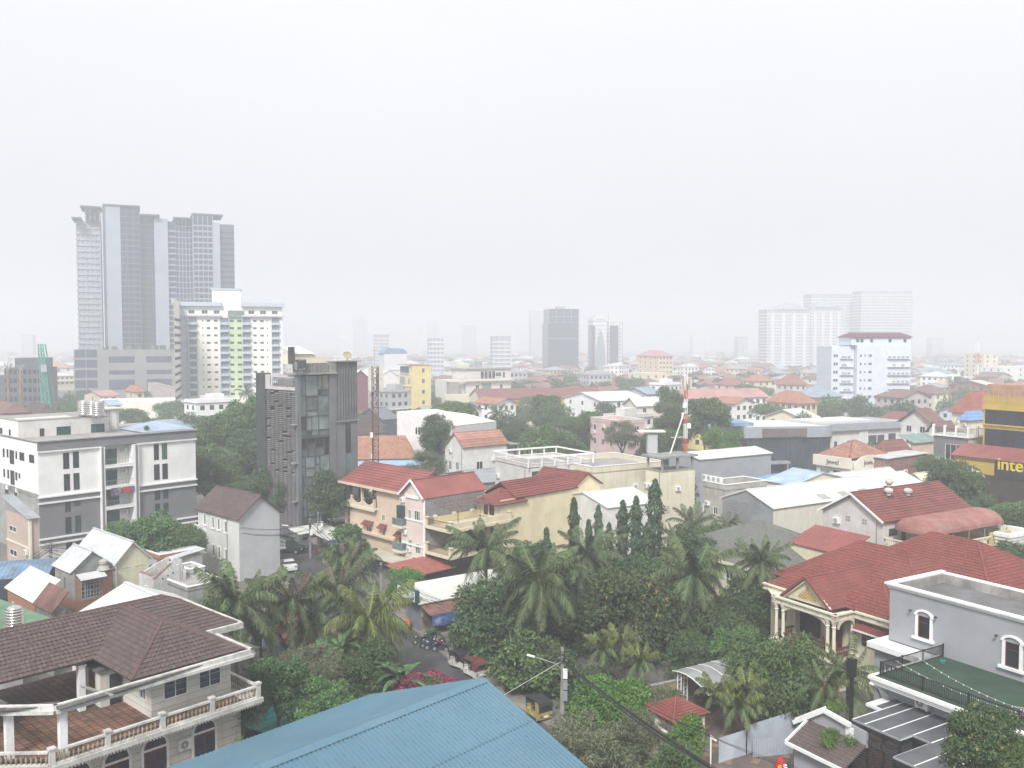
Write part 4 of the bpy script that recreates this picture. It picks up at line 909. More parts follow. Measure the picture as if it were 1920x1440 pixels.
    c=on(o,1.9,4.9,zf+.02);T=thing('porch_chair','small chair with pale back standing on the villa porch','chair',c,o.rotation_euler[2]+.6)
    MB().box(-.25,.25,-.25,.25,.36,.42).build('seat',gblue,T);MB().box(-.25,.25,.2,.25,.42,.95).build('backrest',trim,T)
    for x in(-.21,.21):
        for y in(-.21,.21):put('leg',shared('cl',lambda:MB().box(-.02,.02,-.02,.02,0,.36).mesh('leg',dgrey)),T,(x,y,0))
    b=on(o,1.3,1.9,zf+.02);T=thing('wooden_bench','reddish wooden bench on the villa porch behind the corner columns','bench',b,o.rotation_euler[2])
    MB().box(-.3,.3,-.8,.8,.4,.46).build('seat',wood,T);MB().box(.26,.32,-.8,.8,.46,1.1).build('backrest',mat('orange wood',(.24,.09,.04),.5,.2,3),T)
    for y in(-.7,.7):MB().box(-.28,.28,y-.04,y+.04,0,.4).build('leg',wood,T)
red_villa()
def second_red():
    A=AT(1440+910/7.2,1060+700/7.2,80);az=59;P=A+azd(59)*14.5;o=thing('red_roofed_house','house with a large hipped red tile roof behind the columned villa','house',(P.x,P.y,0),R(90-az));z=7.3
    M=MB();C=MB();hip2(M,C,-.8,15.2,-6.6,11.5,z,(6.2,-.6),(6.2,4.6),z+4.4,ch=.38);M.build('roof',redt,o);C.build('ridge_cap',redr,o,kind='stuff')
    H=House.__new__(House);H.P=P;H.az=az;H.root=o;H.W=14;H.D=10;H.H=7;H.wall('f',.2,13.6,0,7,[(2,5,1.4,1.4),(6,5,1.4,1.4),(10,5,1.4,1.4)],cream,oy=-5.8,fr=trim);MB().box(.2,13.6,-5.6,10.5,0,6.9).build('body',cream,o)
    K=MB();K.box(-1.1,15.5,-6.9,-6.5,6.75,7.25);K.box(-1.1,15.5,-6.49,11.6,6.7,6.8);K.build('eaves_cornice',trimc,o)
second_red()

# ------ courtyard
def courtyard():
    M=MB();pts=[(10.4,78.9),(10.2,70.2),(12,66),(18,62),(24,71),(32,80),(20,84)];M.quad(*[(x,y,.03) for x,y in pts]);M.build('courtyard',mat('courtyard paving',(.15,.115,.105),.9,.15,.8,grime=.4),kind='structure')
    # pale rectangles of the paving pattern, each a slab proud of the rest
    d=azd(31);n=azd(121);o=Vector((12.6,70.5,.034));me=shared('slabm',lambda:MB().box(-.62,.62,-.3,.3,-.004,.02).mesh('paving_slab',mat('tan paving slab',(.24,.175,.12),.9,.2,1.2,grime=.35)))
    root=bpy.data.objects['courtyard']
    for i in range(-2,11):
        for j in range(-3,7):
            p=o+d*(i*.98)+n*(j*1.75)
            if 11.2<p.x<27 and 66.5<p.y<80:put('paving_slab',me,root,p,R(59))
    w=thing('cream_garden_wall','cream plastered wall with recessed panels along the street beside the courtyard','wall',(9.7,70.1,0),0);a=Vector((0,0,0));b=Vector((2.4,-5.0,0));dd=(b-a).normalized();ang=math.atan2(dd.y,dd.x);cw=mat('garden wall cream',(.50,.44,.31),.9,.1,.8,.5,grime=.3)
    for s0,s1 in((-5,-.2),(-.1,2.9),(3.0,6.4)):
        s=MB().box(s0,s1,-.1,.1,0,2.5).build('wall_panel',cw,w,rz=ang);MB().box(s0-.02,s1+.02,-.16,.16,2.5,2.62).box(s0+.3,s1-.3,-.14,-.1,.5,.6).box(s0+.3,s1-.3,-.14,-.1,1.95,2.05).box(s0+.3,s0+.4,-.14,-.1,.6,1.95).box(s1-.4,s1-.3,-.14,-.1,.6,1.95).box(s0,s1,-.22,-.1,0,.22).build('wall_moulding',trimc,s)
    for s in(-.15,2.95,6.4):MB().box(s-.2,s+.2,-.2,.2,0,2.8).box(s-.27,s+.27,-.27,.27,2.8,2.95).build('pillar',trimc,w,rz=ang)
    R_=MB()
    for z in(2.8,2.95,3.1,3.25):R_.bar((dd.x*-3,dd.y*-3,z),(dd.x*6.2,dd.y*6.2,z),.03)
    R_.build('top_rail',steel,w)
    w=thing('ochre_boundary_wall','ochre boundary wall at the back of the courtyard below the dense trees','wall',(9.9,74.6,0),0);e=Vector((8,4.2,0));MB().bar((0,0,1.2),(8.0,4.1,1.2),.2,2.4).build('wall',mat('ochre wall',(.34,.27,.17),.9,.12,.6,.5,grime=.4),w);MB().bar((0,0,2.46),(8.0,4.1,2.46),.32,.12).build('coping',concr,w)
    # arched carport
    P=Vector((13.9,76.2,0));o=thing('arched_carport','curved grey carport roof on white trusses at the back of the courtyard','carport',P,R(90-59));pg=mat('grey canopy sheet',(.27,.28,.28),.45,.1,.6,grime=.3)
    n=12;W=4.6;L=7.5;f=lambda t:(W*t*.98,3.4+1.15*math.sin(math.pi*(t*.62+.3))-.95*.85)
    for j in range(5):
        M=MB();y0,y1=j*L/5-.0,(j+1)*L/5-.06
        for i in range(n):
            (a,za),(b,zb)=f(i/n),f((i+1)/n);M.extr([(y0,-a,za),(y1,-a,za),(y1,-b,zb),(y0,-b,zb)][::-1],(0,0,.03))
        M.build('roof_panel',pg,o)
    for j in range(6):
        M=MB();x=j*L/5-.03
        for i in range(n):(a,za),(b,zb)=f(i/n),f((i+1)/n);M.bar((x,-a,za+.03),(x,-b,zb+.03),.06,.06)
        M.build('arch_rib',trim,o)
    for x in(.3,1.0,6.8):
        M=MB();M.bar((x,-.3,0),(x,-.3,3.5),.07);M.bar((x,-.75,0),(x,-.75,3.6),.07)
        for i in range(9):M.bar((x,-.3,i*.38),(x,-.75,i*.38+.38),.03)
        M.build('truss_post',trim,o)
    # little red tiled roof over the gate shrine
    P=GZ(1267,1328,2.9);o=thing('red_roof_pavilion','small red tiled pavilion roof half hidden by a shrub in the courtyard','pavilion',(P.x,P.y,0),R(90-59));M=MB();C=MB();hip2(M,C,-1.9,1.9,-1.9,1.9,2.8,(-.1,-.1),(.1,-.1),3.8,tw=.22,ch=.26);M.build('roof',redt,o);C.build('ridge_cap',redr,o,kind='stuff')
    for x in(-1.5,1.5):
        for y in(-1.5,1.5):MB().box(x-.1,x+.1,y-.1,y+.1,0,2.8).build('post',trimc,o)
courtyard()

# ------ street corner shop
def shop():
    C0=GZ(790,1186,0);o=thing('corner_shop','small street shop with roller shutter, rusty eaves and white tin roof','shop',C0,R(90-55));D=7;W=12
    MB().box(0,W,0,3.6,0,3.3).build('wall',mat('shop wall',(.32,.27,.23),.9,.15,1,.5,grime=.5),o)
    S=MB();
    for i in range(24):S.box(-.06,-.0,.25,3.3,.1+i*.12,.1+i*.12+.1)
    S.build('roller_shutter',mat('grey shutter',(.20,.22,.245),.5,.08,1),o,kind='stuff')
    M=MB();cover(M,[(-.6,-.6,3.4),(W,-.6,3.4),(W,4.2,4.4),(-.6,4.2,4.4)],'rib',.4,lift=.04);M.build('roof',tinw,o)
    M=MB();cover(M,[(-.3,-2.6,2.6),(7,-2.6,2.6),(7,0,3.25),(-.3,0,3.25)],'rib',.3,lift=.03);M.build('rusty_awning',mat('rusty awning',(.24,.12,.09),.8,.2,1,grime=.4),o)
    MB().box(0,7,-2.5,0,0,.3).build('shop_step',pave,o)
    T=MB()
    for i in range(9):x=-.1+i*.75;T.quad((x,-2.62-.05*(i%2),1.5-.15*(i%3)),(x+.75,-2.62-.05*((i+1)%2),1.5-.15*((i+1)%3)),(x+.75,-2.6,2.6),(x,-2.6,2.6))
    T.build('blue_tarpaulin',mat('blue white tarpaulin',(.06,.13,.33),.6,.25,2.2,blotch=(.45,.5,.6),bl=.8),o)
    # sign board on the gable, with its crest and lines of lettering (Khmer-like strokes)
    P=on(o,-.5,1.7,0);s=thing('shop_signboard','white shop sign with dark green frame, green crest and lines of Khmer lettering','sign',(P.x,P.y,4.15),R(90-55));MB().box(-.45,0,-2.1,2.1,-.62,.62).build('board',trim,s)
    F=MB();dg=mat('dark green frame',(.03,.09,.09),.5)
    for z in(-.64,.64):F.box(-.5,.02,-2.16,2.16,z-.05,z+.05)
    for y in(-2.14,2.14):F.box(-.5,.02,y-.05,y+.05,-.58,.58)
    F.build('sign_frame',dg,s);rr=random.Random(8);tl=mat('sign letters teal',(.04,.16,.17),.5);L=MB()
    for row,(z,h,y0,y1) in enumerate(((.28,.26,-1.95,1.0),(-.02,.13,-1.95,.9),(-.22,.1,-1.7,.6),(-.42,.12,-1.95,.7))):
        y=y0
        while y<y1:
            w=rr.uniform(.07,.13)*(1.5 if row==0 else 1)
            if rr.random()<.86:
                L.box(-.462,-.451,y,y+.03,z-h/2,z+h/2);L.box(-.462,-.451,y+.031,y+w,z+h/2-.03,z+h/2)
                if rr.random()<.6:L.box(-.462,-.451,y+w-.02,y+w+.01,z-h/2,z+h/2-.031)
                if rr.random()<.5:L.box(-.462,-.451,y+.031,y+w-.021,z-h/2,z-h/2+.03)
                if rr.random()<.3:L.box(-.462,-.451,y,y+w,z+h/2+.03,z+h/2+.06)
            y+=w+.05
    L.build('lettering',tl,s,kind='stuff');MB().extr([(-.47,1.55+.36*math.cos(t*.524),.36*math.sin(t*.524)) for t in range(12)],(.02,0,0)).build('crest',mat('crest green',(.22,.36,.28),.5),s)
    p=on(o,-.35,-1.0,2.3);r=thing('round_shop_sign','round dark disc sign hanging under the shop eaves','sign',p,R(90-55));MB().extr([(0,.42*math.cos(t*.393),.42*math.sin(t*.393)) for t in range(16)],(-.1,0,0)).build('disc',dgrey,r);MB().extr([(-.11,.26*math.cos(t*.393),.26*math.sin(t*.393)) for t in range(16)],(-.02,0,0)).build('disc_face',frameg,r)
    p=GZ(764,1183,0);r=thing('street_shrine','small orange and gold spirit house on the pavement beside the shop','shrine',(p.x,p.y,.14));MB().box(-.25,.25,-.25,.25,0,.7).build('pedestal',mat('ochre stone',(.4,.24,.08),.8),r);MB().box(-.3,.3,-.3,.3,.7,.95).extr([(-.35,-.35,.96),(.35,-.35,.96),(0,-.35,1.4)],(0,.7,0)).build('shrine_roof',mat('orange paint',(.6,.22,.05),.6),r)
shop()

# ------ vehicles
def wheel(root,loc,r,w,rz=0.,parent=None):
    t=put('wheel',shared(('tyre',r,w),lambda:MB().extr([(r*math.cos(i*.3927),-w/2,r*math.sin(i*.3927)) for i in range(16)],(0,w,0)).mesh('wheel',mat('tyre rubber',(.02,.02,.02),.9))),root,loc,rz)
    put('rim',shared(('rim',r,w),lambda:MB().extr([(r*.6*math.cos(i*.3927),-w/2-.012,r*.6*math.sin(i*.3927)) for i in range(16)],(0,w+.024,0)).mesh('rim',frameg)),t);return t
def tuktuk(loc,rz,body,hood,label,stripe=None):
    o=thing('auto_rickshaw',label,'tuk-tuk',loc,rz,'three wheeled taxis parked along the street')
    B=MB();B.extr([(-1.25,-.64,.3),(.75,-.64,.3),(.95,-.64,.55),(.8,-.64,.78),(.2,-.64,.78),(.1,-.64,.42),(-.35,-.64,.42),(-.45,-.64,.85),(-1.28,-.64,.9)],(0,1.28,0));B.extr([(.75,-.42,.3),(1.35,-.2,.35),(1.4,-.18,.8),(1.05,-.5,1.05),(.8,-.62,.8)],(0,.001,0));B.prism([(.7,-.6),(1.35,-.3),(1.45,0),(1.35,.3),(.7,.6)],.32,1.0);B.build('body',body,o)
    Hd=MB();pr=[(-1.28,.9),(-1.3,1.4),(-1.15,1.68),(-.8,1.78),(.75,1.74),(1.0,1.62),(.98,1.55),(.72,1.66),(-.8,1.7),(-1.08,1.6),(-1.2,1.38),(-1.18,.9)];Hd.extr([(x,-.66,z) for x,z in pr],(0,1.32,0))
    for y in(-.67,.64):MB().extr([(-1.19,y,.9),(-.62,y,.9),(-.6,y,1.66),(-1.1,y,1.6)],(0,.03,0)).build('side_panel',body if stripe else hood,o)
    Hd.build('hood',hood,o);MB().extr([(.95,-.55,1.02),(.95,.55,1.02),(1.0,.5,1.58),(1.0,-.5,1.58)],(.02,0,0)).build('windscreen',gpale,o)
    MB().box(-1.32,-1.295,-.4,.4,1.15,1.45).build('rear_window',gdark,o);MB().box(-1.1,-.6,-.55,.55,.55,.95).build('passenger_seat',black,o);MB().box(.1,.4,-.3,.3,.6,.85).build('driver_seat',black,o)
    for y in(-.5,.5):MB().box(-1.31,-1.28,y-.07,y+.07,.5,.66).build('tail_lamp',redr,o)
    MB().box(-1.31,-1.285,-.2,.2,.45,.62).build('number_plate',trim,o)
    P=MB()
    for y in(-.6,.6):P.bar((.85,y,.8),(.95,y*.9,1.62),.05);P.bar((-.05,y*1.03,.78),(-.05,y*1.03,1.68),.04)
    P.build('frame_post',black,o);wheel(o,(1.05,0,.24),.24,.12);wheel(o,(-.85,-.55,.24),.24,.14);wheel(o,(-.85,.55,.24),.24,.14)
    if stripe:MB().box(-1.1,-.7,-.675,-.662,1.0,1.3).build('painted_sign',stripe,o)
    return o
ty=mat('yellow tuktuk paint',(.40,.32,.12),.5,.1,1,grime=.3);tw_=mat('white tuktuk paint',(.55,.53,.50),.5,.1,1,grime=.3)
tuktuk(GZ(1008,1345,.02),R(122),ty,mat('black hood',(.03,.03,.035),.8,.1,1),'yellow three wheeled taxi with dark roof, parked under the tree by the utility pole',redr)
tuktuk(GZ(888,1268,.02),R(128),tw_,mat('dark red hood',(.14,.045,.04),.8,.1,1),'white three wheeled taxi with dark red hood, nearest the blue roof edge')
tuktuk(GZ(862,1252,.02),R(140),tw_,mat('black hood',(.03,.03,.035),.8,.1,1),'white three wheeled taxi with black hood beside the motorbikes')
def motorbike(loc,rz,c,label):
    o=thing('motorbike',label,'motorbike',loc,rz,'motorbikes parked in front of the shop')
    B=MB();B.extr([(-.75,-.1,.72),(-.1,-.12,.7),(.1,-.1,.45),(.45,-.12,.62),(.5,-.1,.9),(.38,-.08,.92),(.3,-.1,.55),(.12,-.1,.38),(-.2,-.12,.38),(-.6,-.1,.6)],(0,.22,0));B.build('body',c,o)
    MB().extr([(-.78,-.13,.78),(-.08,-.13,.76),(-.05,-.13,.7),(-.74,-.13,.7)],(0,.26,0)).build('seat',black,o)
    M=MB();M.bar((.38,-.32,1.0),(.38,.32,1.0),.035);M.bar((.4,0,1.0),(.64,0,.3),.05);M.bar((-.25,0,.4),(-.6,0,.3),.06);M.box(-.2,.15,-.12,.12,.22,.42);M.build('frame',dgrey,o)
    MB().lathe([(.02,-.06),(.09,0),(.02,.05)],(.5,0,.88),8).build('headlight',trim,o);wheel(o,(.62,0,.29),.29,.08);wheel(o,(-.6,0,.29),.29,.09)
    for y in(-.3,.3):MB().bar((.36,y,1.0),(.34,y*1.1,1.2),.02).box(.3,.34,y*1.1-.05,y*1.1+.05,1.18,1.26).build('mirror',black,o)
mbs=[(789,1208,200,(.03,.03,.035),'black motorbike at the left end of the row in front of the shop'),(803,1214,205,(.05,.08,.16),'blue motorbike, second from the left in the row in front of the shop'),(812,1219,185,(.03,.03,.03),'black motorbike behind the red one in front of the shop'),
       (822,1212,215,(.22,.04,.025),'red motorbike in the middle of the row in front of the shop'),(826,1222,170,(.025,.03,.05),'dark motorbike turned across the road end of the row in front of the shop'),(838,1216,190,(.1,.1,.11),'grey motorbike at the right end of the row under the tree'),(806,1201,220,(.04,.04,.04),'black motorbike at the back of the row beside the blue tarpaulin')]
for px,py,a,c,l in mbs:motorbike(GZ(px,py,.02),R(a),mat('bike paint %.2f'%c[0]+str(c[2]),c,.35,.05,1,spec=.6),l)
def car(loc,rz,m,label,L=4.7,W=1.85,Hh=1.75,suv=True,cat='car',name='parked_car'):
    o=thing(name,label,cat,loc,rz,'cars parked in the street');h=Hh
    b=[(-L/2,.35),(L/2-.1,.35),(L/2,.6),(L/2-.05,.95),(L/2-1.0,1.08),(-L/2+.05,1.1),(-L/2-.02,.7)]
    MB().extr([(x,-W/2,z) for x,z in b],(0,W,0)).build('body',m,o);t=h;c0=-L/2+(.12 if suv else .9)
    c=[(c0,1.1),(L/2-1.05,1.08),(L/2-1.85,t-.02),(c0+.7,t),(c0+.25,t-.05)];M=MB();n=len(c);M.v+=[(x,-W/2*.98 if z<1.2 else-W/2*.8,z) for x,z in c]+[(x,W/2*.98 if z<1.2 else W/2*.8,z) for x,z in c]
    M.f+=[tuple(range(n))[::-1],tuple(range(n,2*n))]+[(i,(i+1)%n,n+(i+1)%n,n+i) for i in range(n)];M.m+=[0]*(n+2);M.build('cabin_glass',gdark,o)
    MB().extr([(c0+.25,-W/2*.8,t-.04),(L/2-1.87,-W/2*.8,t-.03),(L/2-1.9,-W/2*.8,t+.03),(c0+.3,-W/2*.8,t+.03)],(0,W*.8,0)).build('roof',m,o)
    for x in(c0+1.2,.3):MB().bar((x,-W/2*.97,1.1),(x,-W/2*.81,t-.03),.09).bar((x,W/2*.97,1.1),(x,W/2*.81,t-.03),.09).build('door_pillar',m,o)
    for y in(-W*.38,W*.38):MB().box(L/2-.08,L/2+.01,y-.18,y+.18,.7,.86).build('headlight',trim,o);MB().box(-L/2-.03,-L/2+.03,y-.14,y+.14,.75,.95).build('tail_light',redr,o)
    MB().box(L/2-.03,L/2+.02,-.5,.5,.5,.7).build('grille',black,o)
    for x in(-L*.3,L*.31):
        for y in(-W/2+.08,W/2-.08):wheel(o,(x,y,.36),.36,.22)
    return o
cp=mat('dark car paint',(.025,.027,.035),.25,.05,1,spec=.8);cs=mat('silver car paint',(.35,.36,.37),.3,.05,1,spec=.7);cwh=mat('white car paint',(.65,.65,.65),.3,.05,1,spec=.6)
car(GZ(543,1036,.03),R(-12),cp,'black sport utility vehicle parked beside the narrow white house')
car(GZ(618,1004,.03),R(20),cs,'pale blue grey car parked behind the utility poles',4.4,1.8,1.45,False)
car(GZ(540,1068,.03),R(115),cwh,'white car partly hidden by the narrow white house and palm',4.3,1.75,1.45,False)
# pavement stall with white and blue canopies below the beige block
P_=GZ(600,1046,0);o=thing('street_stall','street stall with white tarpaulin roof and blue advertising skirt near the utility poles','stall',P_,R(90-42));M=MB();cover(M,[(0,-2,2.9),(7,-2,2.9),(7,2.5,3.5),(0,2.5,3.5)],'plain',thick=.06);M.build('canopy',tinw,o);MB().box(0,7,-2.06,-2,1.5,2.86).build('blue_banner',mat('blue banner',(.04,.09,.30),.6,.25,2.5,blotch=(.3,.4,.6),bl=.5),o)
for x in(.1,3.5,6.9):MB().box(x-.04,x+.04,-1.98,-1.9,0,2.9).build('post',dgrey,o)
MB().box(.3,6.5,1,2.2,0,1.2).build('counter',wood,o)
M=MB();cover(M,[(-1.5,2.9,3.3),(5,2.9,3.3),(5,6,3.8),(-1.5,6,3.8)],'plain',thick=.06);M.build('rear_canopy',tinw,o)
for x in(-1.3,4.8):MB().box(x-.04,x+.04,5.8,5.9,0,3.7).build('post',dgrey,o)
# motorbike riders' wooden kiosk behind
P_=GZ(640,1000,0);o=thing('wooden_kiosk','dark wooden kiosk with a pale ragged roof under the round tree','kiosk',P_,R(48));MB().box(-2,2,-1.5,1.5,0,2.4).build('wall',maroon,o);M=MB();cover(M,[(-2.6,-2.2,2.5),(2.6,-2.2,2.5),(2.6,2,3.1),(-2.6,2,3.1)],'rib',.3);M.build('roof',mat('thatched sheet',(.27,.24,.2),.9,.2,1),o);MB().box(-.5,.5,-1.53,-1.5,.2,2).build('green_poster',mat('poster green',(.12,.2,.06),.6),o)

# ------ utility poles, lamps and cables
POLE={}
def pole(key,base,h,label,lamp=None,boxes=0,arms=2,r=.16):
    o=thing('utility_pole',label,'utility pole',base,0,'concrete utility poles along the street');M=MB();M.box(-r,r,-r*.8,r*.8,0,h*.5);M.box(-r*.8,r*.8,-r*.65,r*.65,h*.5,h);M.build('post',concr,o)
    for i in range(arms):MB().bar((-.8,0,h-.25-i*.7),(.8,.2,h-.25-i*.7),.08).build('cross_arm',dgrey,o)
    for i in range(boxes):MB().box(.05,.42,-.38,-.14,3.6+.95*-i+.0,4.4-.95*i).build('meter_box',trim if i==0 else frameg,o)
    K=MB();rr=random.Random(int(h*10))
    for i in range(7):z=h-.3-i*.16;K.tube([(r*math.cos(t),r*math.sin(t),z+rr.uniform(-.1,.1)) for t in np.linspace(0,6.3,9)],.03,4)
    K.build('cable_coil',black,o)
    if lamp:
        d=azd(lamp[0])*lamp[1];M=MB();M.tube([(0,0,h-1.9),tuple(d*.25+Vector((0,0,h-1.45))),tuple(d+Vector((0,0,h-1.2)))],.035,6);a=M.build('lamp_arm',frameg,o);M=MB();M.bar(d+Vector((0,0,h-1.2)),d*1.28+Vector((0,0,h-1.14)),.2,.1);M.build('lamp_head',trim,a)
    POLE[key]=Vector(base)+Vector((0,0,h));return o
def hgt(px,py,pyt):b=GZ(px,py,0);t=AT(px,pyt,b.y);return b,t.z
b,h=hgt(1054,1348,1215);pole('a',b,h,'concrete utility pole with street lamp and meter boxes beside the yellow tuk-tuk',(-62,2.6),3)
b,h=hgt(715,1140,1055);pole('b',b,h,'concrete utility pole with street lamp in front of the beige building',(-75,3.0),0)
b,h=hgt(582,1048,972);pole('c',b,h,'dark utility pole with street lamp and tangled cables beside the black car',(-80,3.4),1)
b,h=hgt(597,1040,960);pole('d',b,h,'utility pole wrapped in cables, right of the lamp pole by the black car',None,2,3)
b,h=hgt(97,1118,1018);pole('e',b,h,'utility pole with tangled cables in front of the grey and white block',None,0,2)
b,h=hgt(602,1030,930);pole('f',b,h,'utility pole rising against the dark grey office tower',None,1,3)
b,h=hgt(1688,905,845);pole('g',b,h,'utility pole tangled with cables beside the mustard building, left one',None,0,3)
b,h=hgt(1668+160,925,842);pole('h',b,h,'utility pole tangled with cables beside the mustard building, right one',None,0,3)
def cable(name,a,b,n,sag,label,r=.02,spread=.35,m=black):
    a=Vector(a);b=Vector(b);rr=random.Random(int(a.x*10+b.y));d=(b-a).normalized();s=Vector((-d.y,d.x,0));M=MB()
    for i in range(n):
        o1=Vector((rr.uniform(-spread,spread)*s.x,rr.uniform(-spread,spread)*s.y,-rr.uniform(0,spread*2.2)));sg=sag*rr.uniform(.7,1.3)
        M.tube([a.lerp(b,t/12)+o1-Vector((0,0,4*sg*(t/12)*(1-t/12))) for t in range(13)],r,4,False)
    return M.build(name,m,label=label,cat='cables')
off=AT(1380,1462,48);cable('cable_bundle',POLE['a']-Vector((0,0,.9)),off,7,.5,'thick bundle of black cables from the lamp pole down to the lower right corner',.03,.12)
cable('cable_bundle',POLE['a']-Vector((0,0,.4)),GZ(1500,1440,6),4,.8,'thin black wires running from the lamp pole over the courtyard',.012,.3)
cable('cable_bundle',POLE['b'],POLE['a'],6,1.2,'cables strung along the street between the two lamp poles',.015,.3)
cable('cable_bundle',POLE['c'],POLE['b'],8,1.0,'cables from the dark pole to the lamp pole by the beige building',.02,.4)
cable('cable_bundle',POLE['d'],POLE['f'],8,.6,'cable tangle between the poles below the dark office tower',.022,.6)
cable('cable_bundle',POLE['e'],AT(-40,1075,112),9,.8,'cable tangle running left from the pole over the blue tin roof',.022,.7)
cable('cable_bundle',POLE['e'],AT(380,985,122),8,1.0,'cables running right from the pole in front of the grey and white block',.02,.5)
cable('cable_bundle',POLE['g'],POLE['h'],6,.6,'cables between the two poles beside the mustard building',.03,.5)
cable('cable_bundle',POLE['c']-Vector((0,0,.6)),AT(455,985,112),5,.5,'loose cables from the dark pole to the narrow white house',.02,.5)
cable('cable_bundle',POLE['b']-Vector((0,0,.5)),AT(830,1125,92),5,.7,'cables from the lamp pole to the corner shop sign',.02,.3)
cable('cable_bundle',POLE['f'],AT(668,960,140),6,.5,'cables between the office tower pole and the beige house',.02,.5)
cable('cable_bundle',POLE['e']-Vector((0,0,.5)),AT(250,1030,116),7,.9,'second tangle of cables right of the pole by the brick tower',.02,.6)
b=AT(880,1345,66);cable('guy_wire',POLE['a']-Vector((0,0,1.1)),GZ(930,1312,.3),1,0,'pale guy wire stretched from the lamp pole down across the street',.022,0,trim)
